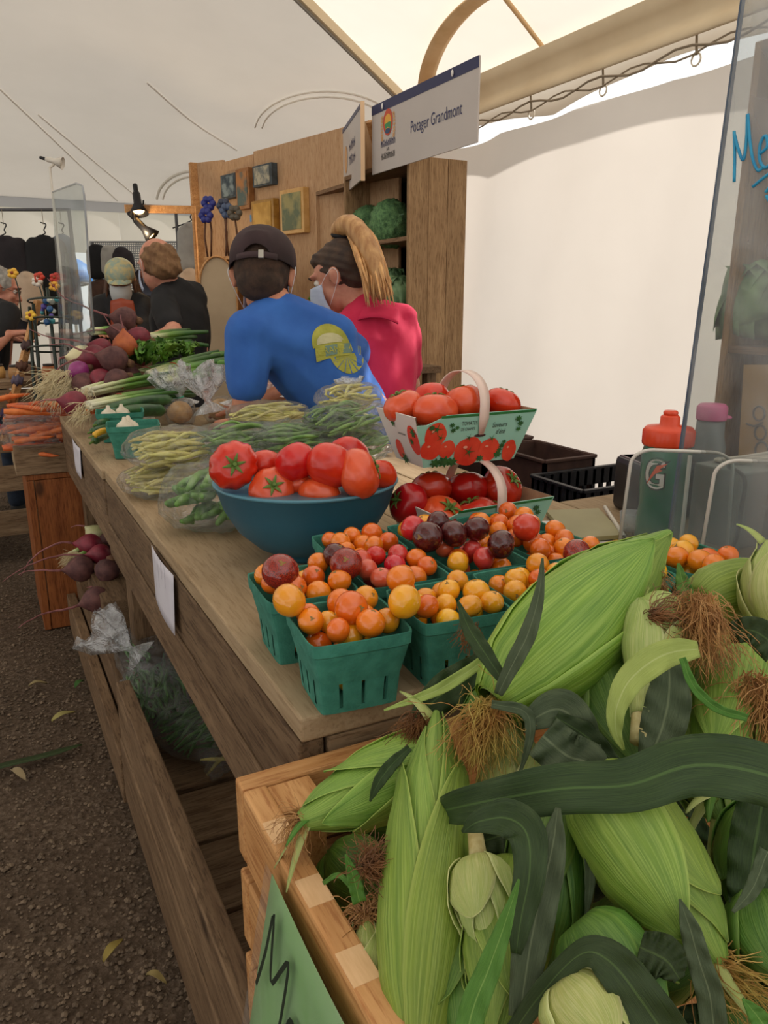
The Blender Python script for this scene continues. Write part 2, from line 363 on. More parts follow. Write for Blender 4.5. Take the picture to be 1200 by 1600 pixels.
# unseen roof and wall added left of and behind the viewer, blocking flat sky light
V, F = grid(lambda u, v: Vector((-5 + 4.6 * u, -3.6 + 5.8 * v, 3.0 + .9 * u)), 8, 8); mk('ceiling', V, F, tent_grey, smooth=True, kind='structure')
V, F = grid(lambda u, v: Vector((-5 + 7.6 * u, -3.6, 2.6 * v)), 8, 3); mk('wall_front_added', V, F, tent_wall, smooth=True, kind='structure')
seam([(0, 140), (90, 225), (200, 330)], .006, seam_m); seam([(60, 180), (180, 280), (320, 395), ], .006, seam_m); seam([(230, 130), (300, 190), (370, 235)], .006, seam_m)
for k in (0, 1): seam([(250 + 60 * math.cos(a) * (1 - .16 * k) + 55, 305 - 48 * math.sin(a) * (1 - .18 * k) + 10) for a in [PI * .02 + PI * .95 * i / 10 for i in range(11)]], .014 - .004 * k, seam_m, 24)
for k in (0, 1): seam([(510 + 112 * math.cos(a) * (1 - .10 * k), 205 - 62 * math.sin(a) * (1 - .14 * k)) for a in [PI * .12 + PI * .85 * i / 10 for i in range(11)]], .006, seam_m, 24)
# hip strap between both roofs
v, f = obox(HIP(-.15) - Vector((0, 0, .03)), HIP(6) - Vector((0, 0, .03)), .035, .05); mk('trim_3', v, f, beam_m, kind='structure', label='hip rail of the tent roof')
v, f = obox(HIP(-.15) - Vector((.06, 0.02, .03)), HIP(6) - Vector((.06, .02, .03)), .012, .03); mk('trim_3', v, f, dk, kind='structure')
# curved strap under the bright roof
P = []
for q in spline([(662, 150), (672, 100), (696, 50), (734, 8), (785, -25)], 16):
    d_ = (D(q[0], q[1], 1) - cam.location).normalized(); h_ = BB.ray_cast(cam.location, d_)[0]; P.append((h_ if h_ else cam.location + d_ * 3.4) - d_ * .10)
v, f = [], []
for i, p in enumerate(P):
    s = Vector((.5, -.3, .0)).normalized()
    w = .045
    v += [p - R_ * w, p - R_ * w * .45 + F_ * .03, p + R_ * w * .45 + F_ * .03, p + R_ * w]
    if i:
        for j in range(3): q = 4 * i - 4 + j; f.append((q, q + 1, q + 5, q + 4))
mk('trim_4', v, f, strap_m, smooth=True, kind='structure', solid=.01, label='curved tan fabric strap under the roof')
seam([(785, -8), (830, 50), (860, 95), (876, 160)], .012, strap_m, bvh=BB, nm='trim_5')
# light cable and rings hanging in the gap
rp = M('rope_mat', '#8d7f6a', rough=.8); cb = root('light_cable', (WX - .12, 2, 2.13), 'twisted grey cable with small hooks strung along the top of the tent wall', 'cable')
P = [Vector((WX - .07, -.5 + 4.9 * i / 60, 2.165 + .018 * math.sin(i * 1.1))) for i in range(61)]; v, f = tube(P, .005, 6); mk('cable', v, f, rp, cb, True)
P = [Vector((WX - .06, -.5 + 4.9 * i / 60, 2.16 - .018 * math.sin(i * 1.1))) for i in range(61)]; v, f = tube(P, .004, 6); mk('cable', v, f, rp, cb, True)
for y in (1.95, 2.35, 2.85, 3.35, 3.85):
    v, f = tube([Vector((WX - .05, y + .022 * math.cos(a), 2.13 + .022 * math.sin(a))) for a in [i * PI / 6 for i in range(13)]], .004, 5); r = mk('ring', v, f, M('ringm', '#d8cdb8', rough=.4), cb, True)
    v, f = tube([(WX - .05, y, 2.145), (WX - .06, y, 2.23)], .006, 5); mk('hook', v, f, rp, cb, True)
# far wall of the big tent with a bright opening
FY = 9.3
def fw(x0, x1, z0, z1, n, name='wall_back'):
    V, F = grid(lambda u, v: Vector((x0 + (x1 - x0) * u, FY + .03 * math.sin(u * (x1 - x0) * 5), z0 + (z1 - z0) * v)), n, 4); return mk(name, V, F, tent_wall, smooth=True, kind='structure')
fw(-6, .95, 0, 2.2, 40); fw(1.55, 8, 0, 2.2, 30); fw(.95, 1.55, 1.75, 2.2, 6)
v, f = grid(lambda u, w: Vector((-6 + 14 * u, FY - .08, 2.17 + .13 * w)), 10, 1); mk('trim_6', v, f, M('val', '#c9cbce', rough=.7), kind='structure', solid=.01)
V, F = grid(lambda u, v: Vector((-6, 0 + 9.3 * u, 2.4 * v)), 10, 3); mk('wall_left', V, F, tent_wall, smooth=True, kind='structure')
box('lawn', -10, 14, 10.8, 26, -.04, -.015, M('lawnm', '#7f8a5a', '#98a06c', .9, 3), bevel=0, kind='structure')
# ---------------- plank table ----------------
TZ = .84
tb = root('plank_table', (.7, 1.9, 0), 'long weathered plank market table running from the corn crate into the tent', 'table')
def plank(x0, x1, y0, y1, z0, z1, m, nm='plank', par=None, bv=.003): return box(nm, x0, x1, y0, y1, z0, z1, m, par or tb, bv)
plank(.245, .485, .656, 1.995, TZ - .028, TZ, W_table); plank(.487, .68, .656, 1.995, TZ - .028, TZ, W_table); plank(.683, .88, .66, 1.995, TZ - .028, TZ, W_table); plank(.883, 1.05, .66, 1.995, TZ - .028, TZ, W_table); plank(1.053, 1.24, .66, 1.225, TZ - .028, TZ, W_table); plank(1.243, 1.44, .66, 1.225, TZ - .028, TZ, W_table)
plank(.238, .42, 2.0, 3.06, TZ - .026, TZ - .002, W_table); plank(.423, .62, 2.0, 3.06, TZ - .026, TZ, W_table); plank(.623, .84, 2.0, 3.06, TZ - .026, TZ, W_table); plank(.843, .95, 2.0, 3.06, TZ - .026, TZ, W_table)
plank(.243, .272, .66, 1.995, .705, .81, W_grey, 'apron_board'); plank(.24, .268, .66, 1.995, .62, .702, W_grey, 'apron_board')
plank(.24, .268, 2.0, 3.06, .72, .812, W_grey, 'apron_board'); plank(.243, .272, 2.0, 3.06, .63, .717, W_grey, 'apron_board')
plank(.275, 1.42, .657, .685, .775, .811, W_tableX, 'end_board'); plank(.275, 1.42, .66, .688, .67, .773, W_tableX, 'end_board'); plank(.27, .93, 3.03, 3.055, .62, .81, W_tableX, 'end_board')
for x, y in ((.28, 1.98), (.28, 2.95), (1.33, .72), (.95, 1.9), (1.33, 1.13), (.85, 2.95), (.28, .72)): plank(x, x + .085, y, y + .085 if y < 2.9 else y + .07, 0, .81, W_post, 'leg')
# lower produce bin (own piece of furniture under the table)
bn = root('lower_bin', (.6, 1.4, 0), 'long low board bin standing on the dirt under the plank table', 'bin')
plank(.195, .228, -.45, 1.80, .03, .205, W_grey, 'side_board', bn); plank(.198, .232, -.45, 1.802, .207, .355, W_grey, 'side_board', bn)
plank(.19, .222, 1.81, 3.05, .01, .15, W_grey, 'side_board', bn); plank(.228, .262, 1.81, 3.03, .06, .235, W_grey, 'side_board', bn)
y = -.42; i = 0
while y < 2.95:
    w = U(.16, .2); plank(.236 if y < 1.7 else .265, 1.1, y, min(y + w, 2.98), .15 + U(-.004, .004), .172, W_tableX, 'deck_board', bn); y += w + (.012 if i % 3 else .02); i += 1
for y in (-.3, .9, 1.74, 2.8): plank(.27, 1.08, y, y + .06, .0, .147, W_post, 'bearer', bn)
plank(1.1, 1.13, -.42, 3.0, .0, .3, W_grey, 'side_board', bn)
# honey wood corn crate on a second crate
def crate(name, z1, ztop, label, x0=.172, x1=.95, y0=-.02, y1=.650, hi=.18):
    c = root(name, ((x0 + x1) / 2, (y0 + y1) / 2, z1), label, 'crate'); t = .024
    zs = [(z1 + .0, z1 + .1), (ztop - .085, ztop)] if ztop - z1 > .25 else [(z1, ztop)]
    for a, b in ((ztop - .085, ztop), (ztop - .19, ztop - .105), (ztop - .30, ztop - .21)):
        if a < z1: continue
        box('slat', x0, x0 + t, y0, y1 - t - .001, a, b, W_crate, c, .003); box('slat', x1 - t, x1, y0, y1 - t - .001, a, b, W_crate, c, .003)
        box('slat', x0, x1, y1 - t, y1, a, b, W_crateX, c, .003); box('slat', x0 + t, x1 - t, y0, y0 + t, a, b, W_crateX, c, .003)
    for x, y in ((x0 + t, y1 - t - .045), (x1 - t - .045, y1 - t - .045), (x0 + t, y0 + t), (x1 - t - .045, y0 + t)): box('corner_block', x, x + .044, y, y + .044, z1, ztop - .003, W_crate, c, .002)
    for i in range(5):
        w = (x1 - x0 - 2 * t) / 5; box('bottom_board', x0 + t + w * i, x0 + t + w * (i + 1) - .006, y0 + t, y1 - t, z1, z1 + .014, W_crate, c, .001)
    return c
cc = crate('corn_crate', .5, .80, 'open honey coloured slatted wooden crate filled with corn cobs')
pale = M('joint_pale', '#d9ae7e', '#e4bb8c', .6, 30, (8, 1, 1))
for y in (.555, .475, .395, .315, .22): box('finger_joint', .1735, .1945, y - .016, y + .016, .797, .8006, pale, cc, .0004)
crate('lower_crate', .19, .4965, 'second honey coloured wooden crate standing under the corn crate', x0=.176)
# price sign on the crate
gs = root('paper_sign', (.165, .35, .6), 'green handwritten price card in clear plastic tied on the corn crate', 'sign'); gm = M('green_paper', '#8cba7c', '#95c286', .6, 5)
def sgn(u, v): return Vector((.1675 - .004 * u, .5 - .29 * u, .777 - .32 * v + .0 * u))
sx = Vector((.004, -.33, .0)); sy = Vector((.035, -.010, .222)); so = Vector((.130, .532, .565))
V, F = grid(lambda u, v: so + sx * u + sy * v + Vector((-.006 * math.sin(u * PI), 0, 0)), 10, 8)
mk('paper', V, F, gm, gs, True, solid=.0006); V2 = [p + Vector((-.0035, 0, 0)) for p in V]
V3, F3 = grid(lambda u, v: so + sx * (u * 1.06 - .03) + sy * (v * 1.06 - .03) + Vector((-.006 * math.sin(u * PI) - .003, 0, 0)), 6, 6)
mk('plastic_sleeve', V3, F3, film('sleeve', .96, '#f4f4f0', .15, 5, .2), gs, True)
ink = M('black_ink', '#1b2a1c', rough=.5)
def W2(x, y): return (x, y)
st = []
sc = .0068
Mp = [[(0, 0), (1, 5), (1.6, 10.5), (2.4, 6), (3.2, 3.4), (4.8, 6.5), (6, 8.5), (6.2, 4), (6, -1.5)], [(9.6, 3.2), (8.2, 4), (7.4, 2), (7.9, -.2), (9.2, -.4), (10, 2), (10.2, 3.4), (10.2, 0), (10.6, -1.6), (11.4, -1.2)], [(12.4, 2.5), (12.4, 0), (12.5, -1.4)], [(11.9, 4.2), (12.05, 4.9)], [(12.9, 4.2), (13.05, 4.9)], [(14.4, 6.3), (16, 5), (14.4, 1.5), (13.9, -.6), (15, -1.2), (16.5, -.6)]]
for s in Mp: st.append(stroke2([tuple(q) for q in spline(s, 24)], .55) if len(s) > 2 else stroke2(s, .6))
Mp2 = [[(0, 6), (-.2, 3), (2, 3.4), (3, 1.4), (1.4, -.6), (-.2, .2)], [(4, 2.5), (4.2, 0), (5.2, .8), (5.6, 2.6)], [(7, 3.5), (7.2, 0), (8.5, 0)], [(10, 4), (10, 0)], [(12, 0), (14, 5), (14.2, 0)]]
for s in Mp2: st.append(([Vector((v[0] + 1.5, v[1] - 11, 0)) for v in stroke2([tuple(q) for q in spline(s, 12)], .5)[0]], stroke2([tuple(q) for q in spline(s, 12)], .5)[1]))
lv, lf = join(*st); nv = sx.normalized(); uv_ = sy.normalized()
mk('handwriting', kind='stuff', vs=[so + sx * .06 + sy * .60 + nv * (v[0] * .0085) + uv_ * (v[1] * .0078) + Vector((-.0095, 0, 0)) for v in lv], fs=lf, mat=ink, parent=gs)
# price labels on the apron
for i, (a, b, c_, d_, lab) in enumerate([((236, 832), (270, 868), (268, 962), (238, 925), 'white paper price tag on the apron of the near table section'), ((112, 672), (124, 682), (124, 732), (113, 720), 'narrow white paper tag taped to the far table section')]):
    P = [AX(*q, .2385) for q in (a, b, c_, d_)]
    y0, y1 = min(p.y for p in P[:2]), max(p.y for p in P[:2]); z1 = max(P[0].z, P[1].z) ; z0 = min(P[2].z, P[3].z)
    z1 = min(z1, .82); z0 = max(z0, .62)
    V, F = grid(lambda u, v: Vector((.2375 - .004 * math.sin(u * 3) - .005 * (1 - v) * u, y1 + (y0 - y1) * u, z0 + (z1 - z0) * v)), 6, 6)
    t = root('price_tag', (.237, y0, z0), lab, 'tag'); mk('paper', V, F, M('white_paper', '#c9c5cf', '#d2cfd8', .7, 8), t, True, solid=.0006)
    mk('print_line', *place(join(*[([(x, .0, 0), (x + .0015, .0, 0), (x + .0015, (z1 - z0) * .7, 0), (x, (z1 - z0) * .7, 0)], [(0, 1, 2, 3)]) for x in [(y1 - y0) * q for q in (.25, .4, .55, .7)]]), (.2335, y1, z0 + .03), (0, -1, 0), (0, 0, 1), .001), M('grey_print', '#9a97a8', rough=.7), t)
# ---------------- pulp baskets of cherry tomatoes ----------------
pulp = M('pulp_green', '#2f7362', '#3f8875', .9, 60, bump=.8, bsc=260, bd=.0012, rv=.05); pulp_rim = M('pulp_rim', '#4d9b84', '#62ad96', .9, 60, bump=.6, bsc=200)
def basket_mesh(s=.056, sb=.043, h=.084):
    # walls are a grid of strips so the slots near the bottom are real openings
    V, F = [], []
    def sq(r, z, n=8):
        pts = []
        for c in range(4):
            for i in range(n * 1):
                t = -1 + 2 * i / n; q = [(t, -1), (1, t), (-t, 1), (-1, -t)][c]
                a = math.atan2(q[1], q[0]); k = 1 - .06 * (abs(t) ** 6)
                pts.append((q[0] * r * k, q[1] * r * k, z))
        return pts
    n = 22; zs = [(0, sb), (.006, sb * 1.01), (.034, sb * 1.07), (.038, sb * 1.09), (h - .016, s * .955), (h - .014, s * .985), (h - .001, s), (h, s * .995), (h - .001, s * .965), (h - .016, s * .93), (.036, sb * 1.03), (.006, sb * .97), (.004, sb * .95)]
    for z, r in zs: V += sq(r, z, n)
    m = 4 * n
    for i in range(len(zs) - 1):
        for j in range(m):
            jj = j % n
            slot = jj in (4, 5, 10, 11, 16, 17) and i in (1, 10) and (jj % 2 == 0 or jj in (5, 11, 17))
            if jj in (4, 10, 16): slot = False
            slot2 = jj in (5, 10, 15) and i == 9 and False
            if slot: continue
            F.append((i * m + j, i * m + (j + 1) % m, (i + 1) * m + (j + 1) % m, (i + 1) * m + j))
    F.append(tuple(range(m))[::-1]); F.append(tuple(len(V) - m + j for j in range(m)))
    return V, F
cal_m = M('calyx', '#4c6a2a', '#6f8a3c', .7, 100)
def cherry_mat(n, a, b, r=.18): return M(n, a, b, r, 55, rv=.08, hue=.012, sss=.25, coat=.6, lo=.3, hi=.7)
CM = {'orange': cherry_mat('ch_orange', '#e2630e', '#f08a1c'), 'yellow': cherry_mat('ch_yellow', '#ee9a10', '#f6b829'), 'red': cherry_mat('ch_red', '#c8281a', '#d9402a'),
      'pink': cherry_mat('ch_pink', '#d04a34', '#dd6048'), 'black': M('ch_black', '#2c1218', '#6e1c18', .15, 38, rv=.15, coat=.5, lo=.42, hi=.62), 'marble': M('ch_marble', '#38141a', '#b8321c', .15, 30, coat=.5, lo=.4, hi=.6)}
CMESH = {}
def cherry(col, p, r, label, group, scar=None):
    key = col
    if key not in CMESH:
        v, f = ico(3); me = bpy.data.meshes.new('cherry_tomato'); me.from_pydata([Vector((a.x, a.y, a.z * .93 - .05 * math.exp(-((a.x ** 2 + a.y ** 2) * 14)) * (1 if a.z > 0 else .4))) for a in v], [], f)
        me.polygons.foreach_set('use_smooth', [True] * len(f)); me.materials.append(CM[col]); CMESH[key] = me
        sv, sf = lathe([(.0, .80), (.10, .825), (.16, .875)], 8, lambda a, r_, z: 1 + .6 * math.cos(a * 5) * (r_ > .12)); sm = bpy.data.meshes.new('stem_scar'); sm.from_pydata([Vector(a) + Vector((0, 0, .02)) for a in sv], [], sf); sm.materials.append(M('scar', '#a8864a', '#6f5a2c', .8, 60)); CMESH['scar'] = sm
    o = bpy.data.objects.new('cherry_tomato', CMESH[key]); C.objects.link(o); o.location = p; o.scale = (r * U(.96, 1.03), r, r * U(.95, 1.05))
    d = Vector((U(-1, 1), U(-1, 1), U(-.2, 1.2))) if scar is None else Vector(scar)
    o.rotation_euler = d.to_track_quat('Z', 'Y').to_euler()
    s = bpy.data.objects.new('stem_scar', CMESH['scar']); C.objects.link(s); s.parent = o
    return tag(o, label, 'tomato', group)
def pile(cx, cy, z0, hs, zt, cols, n, r0, where, seed, extra=()):
    random.seed(seed); P = []
    for e in extra: P.append((Vector(e[0]), e[1], e[2]))
    tries = 0
    while len(P) < n and tries < 9000:
        tries += 1; r = r0 * U(.88, 1.1); lim = hs - r * .80
        x, y = cx + U(-lim, lim), cy + U(-lim, lim)
        # drop: the lowest height at which it touches nothing
        z = z0 + r
        for q, rr, c in P:
            dd = (q.x - x) ** 2 + (q.y - y) ** 2; s = (r + rr) * .95
            if dd < s * s: z = max(z, q.z + math.sqrt(s * s - dd))
        fl = .040 + .013 * min(1, (z - z0) / .075) - r * .9 - .0025
        if z < zt and (abs(x - cx) > fl or abs(y - cy) > fl): continue
        if z > zt + r * .8 * (1 - .3 * rnd()): continue
        P.append((Vector((x, y, z)), r, random.choice(cols)))
    for q, r, c in P:
        nm = {'black': 'dark purple', 'marble': 'dark marbled', 'pink': 'pinkish red'}.get(c, c)
        wh_ = where.replace('green ', ''); pos_ = ('back' if q.y > cy else 'front') + (' right' if q.x > cx else ' left')
        cherry(c, q, r, '%s cherry tomato at the %s of the %s' % (nm, pos_, wh_), '%s cherry tomatoes, %s of the %s' % (nm, pos_, where))
bm_v, bm_f = basket_mesh(); b0 = None
O, Y, R, P_, B = 'orange', 'yellow', 'red', 'pink', 'black'
BK = [(.313, .690, -.10, [O, O, O, Y, Y], 'nearest green basket', 1), (.312, .818, -.07, [O, O, O, O, Y], 'green basket behind the nearest', 2),
      (.437, .688, -.08, [Y, Y, Y, O], 'green basket right of the nearest', 3), (.433, .808, -.06, [O, O, R, P_], 'second green basket of the second row', 4),
      (.440, .925, -.1, [O, O, Y], 'green basket in front of the bowl', 5), (.552, .805, -.06, [Y, O, O, P_], 'third green basket of the second row', 6),
      (.562, .922, -.05, [Y, O, Y, O], 'green basket between bowl and cartons', 7), (.558, .688, -.07, [Y, Y, Y, O], 'third green basket of the front row', 8),
      (.674, .795, -.04, [O, O, O], 'fourth green basket, second row', 9), (.678, .912, -.03, [O, O, O], 'green basket touching the lower carton', 10),
      (.680, .680, -.03, [Y, O, Y], 'green basket behind the diagonal cob', 11), (.803, .672, 0, [O, O, Y], 'rightmost green basket', 12)]
for x, y, a, cols, where, sd in BK:
    if b0 is None:
        b0 = mk('pulp_basket', bm_v, bm_f, pulp, local=True); o = b0
    else: o = b0.copy(); C.objects.link(o)
    o.location = (x, y, TZ); o.rotation_euler = (0, 0, a); tag(o, 'pressed paper pint basket of cherry tomatoes: ' + where, 'basket', 'green pulp baskets on the table')
    pile(x, y, TZ + .004, .050, TZ + .080, cols, 60, .0148, where, sd)
def top(px, py, z, c, r, label, scar=None): cherry(c, AZ(px, py, z), r, label, 'odd cherry tomatoes lying on top', scar)
top(438, 893, .945, 'marble', .0215, 'large dark red marbled tomato on top of the basket behind the nearest one', (-.1, -.6, .7))
top(452, 938, .945, 'yellow', .0185, 'yellow tomato perched where the two leftmost baskets meet')
top(549, 950, .938, 'orange', .0185, 'large deep orange tomato at the back right of the nearest basket', (.3, -1, .3))
top(541, 881, .945, 'marble', .020, 'glossy dark marbled tomato on the second row basket with red fruit', (-.3, -.6, .5)); top(524, 868, .94, 'black', .0165, 'purple tomato tucked left of the glossy marbled one')
top(626, 905, .948, 'orange', .0165, 'orange tomato heaped on the left rim of the front middle basket'); top(632, 940, .946, 'yellow', .0185, 'big yellow tomato at the left of the front middle basket')
top(645, 825, .955, 'red', .0175, 'bright red round tomato right of the blue bowl, below the cartons'); top(668, 839, .95, 'black', .021, 'dark purple tomato in front of the bright red one'); top(709, 834, .95, 'black', .019, 'dark purple tomato right of the one under the bright red one')
top(685, 817, .955, 'black', .017, 'small dark tomato wedged behind two purple ones'); top(745, 826, .955, 'black', .018, 'blackish tomato at the foot of the lower carton'); top(822, 824, .95, 'red', .0195, 'deep red tomato next to the printed corner of the lower carton')
top(783, 851, .948, 'black', .0195, 'dark violet tomato on the left of the deep orange basket'); top(902, 866, .94, 'marble', .0195, 'dark tomato with reddish base at the right end of the deep orange basket', (.6, -.6, .3))
top(948, 880, .94, 'orange', .0165, 'orange tomato resting just behind the corn cob tip basket'); top(972, 864, .935, 'yellow', .0145, 'yellow orange tomato by the left corner of the acrylic foot'); top(1115, 884, .93, 'orange', .0155, 'lone orange tomato at the far right end of the baskets')
# ---------------- large tomatoes ----------------
def tommat(n, a, b): return M(n, a, b, .25, 1.2, rv=.07, hue=.006, sss=.2, coat=.3)
TM = [tommat('tom_red', '#c42210', '#d63018'), tommat('tom_orange', '#cc3c1c', '#de5230'), tommat('tom_deep', '#a81a10', '#bc2416')]
def tom_mesh(lobes, depth):
    V, F = [], []; n = 40; m = 20
    for i in range(m + 1):
        th = PI * i / m
        for j in range(n):
            a = 2 * PI * j / n; w = math.sin(th) ** 1.5; rib = 1 - depth * w * (.5 + .5 * math.cos(a * lobes + math.sin(a) * 1.1)) ** 3 * (1.1 if th < 1.6 else .35)
            rr = math.sin(th) * rib * (1 + .05 * math.sin(a * 2)); z = .80 * math.cos(th) - .20 * math.exp(-(th / .38) ** 2) + .05 * math.exp(-((PI - th) / .4) ** 2)
            V.append((rr * math.cos(a), rr * math.sin(a), z))
    for i in range(m):
        for j in range(n): F.append((i * n + j, (i + 1) * n + j, (i + 1) * n + (j + 1) % n, i * n + (j + 1) % n))
    return V, F
def calyx_mesh():
    V, F = [], []
    for k in range(6):
        a = k * PI / 3 + .2; c, s = math.cos(a), math.sin(a); n0 = len(V)
        for i in range(5):
            t = i / 4; r = .05 + .42 * t; w = .07 * (1 - t) * (1 + t) + .006; z = .60 + .10 * math.sin(t * 3) + .06 * t
            V += [(c * r - s * w, s * r + c * w, z), (c * r, s * r, z + .02), (c * r + s * w, s * r - c * w, z)]
        for i in range(4):
            for b in (0, 1): q = n0 + i * 3 + b; F.append((q, q + 3, q + 4, q + 1))
    v, f = tube([(0, 0, .55), (.0, .01, .68), (.03, .02, .80)], [.075, .06, .07], 8); return join((V, F), (v, f))
TP = []
for k, (lb, dp) in enumerate([(10, .10), (5, .035), (7, .05)]):
    for mi in range(3):
        v, f = tom_mesh(lb, dp); o = mk('beefsteak_tomato', v, f, TM[mi], smooth=True, local=True); cv, cf = calyx_mesh(); c = mk('calyx', cv, cf, cal_m, o, local=True, solid=.02)
        kids(o); TP.append(o)
used = set()
def tomato(p, r, axis, k, label, group, mi=0, flat=1.0):
    src = TP[k * 3 + mi]; q = Vector(axis).to_track_quat('Z', 'Y').to_euler()
    if src.name not in used:
        used.add(src.name); src.location = p; src.rotation_euler = q; src.scale = (r, r, r * flat); tag(src, label, 'tomato', group); return src
    return copy_tree(src, p, q, (r, r, r * flat), label, group, 'tomato')
# blue bowl
BC = Vector((.452, 1.150, TZ)); bowl_m = M('bowl_blue', '#24566a', '#2b6478', .45, 4, bump=.05)
bo = root('bowl', BC, 'large matte teal blue bowl heaped with big red tomatoes', 'bowl')
pr = [(.0, .004), (.055, .0), (.058, .004), (.060, .012), (.085, .022), (.115, .05), (.135, .085), (.148, .125), (.150, .127), (.146, .127), (.132, .085), (.110, .052), (.08, .026), (.0, .018)]
v, f = lathe([(max(r, .0005), z) for r, z in pr], 64, cx=BC.x, cy=BC.y, cz=BC.z); mk('bowl_body', v, f, bowl_m, bo, True)
v, f = lathe([(.149, .124), (.1515, .127), (.149, .130), (.1455, .127)], 64, cx=BC.x, cy=BC.y, cz=BC.z); mk('rim', v, f, M('bowl_rim', '#4d8294', rough=.35), bo, True, label='lighter blue rim')
G = 'big tomatoes in the blue bowl'
def tp(px, py, z, wpx, ax, k, lab, mi=0, flat=1.0, g=G):
    p = AZ(px, py, z); r = wpx / 2400 * (p - cam.location).dot(F_); return tomato(p, r, ax, k, lab, g, mi, flat)
tp(365, 727, 1.008, 78, (-.25, -1, .25), 0, 'ribbed red tomato facing front with a green star stem, far left in the blue bowl', 0, 1.05)
tp(416, 727, 1.000, 58, (.2, .6, .8), 1, 'smooth red tomato just right of the ribbed one', 1); tp(462, 722, 1.012, 70, (-.3, .5, .8), 1, 'large glossy red tomato standing high in the centre of the bowl', 0, 1.1)
tp(516, 727, 1.010, 76, (.5, .5, .7), 2, 'large red tomato in the right centre of the bowl', 0, 1.15); tp(560, 740, .998, 80, (1, -.35, .35), 1, 'orange red tomato with green stem pointing right, resting on the right side of the bowl', 1, 1.05)
tp(545, 712, 1.0, 66, (.3, .8, .5), 1, 'red tomato peeping out behind the right centre one', 0); tp(596, 742, .985, 50, (.2, 1, .4), 2, 'partly hidden red tomato at the right rim of the bowl', 0)
tp(425, 765, .972, 74, (-.1, -.5, .3), 2, 'pale red ribbed tomato low at the front rim of the bowl', 1, .9); tp(470, 757, .975, 48, (.1, .4, .9), 1, 'small red tomato low between the big ones', 1); tp(500, 772, .965, 66, (.3, .2, 1), 1, 'broad tomato barely showing above the front rim of the bowl', 1)
for o in TP:
    pass
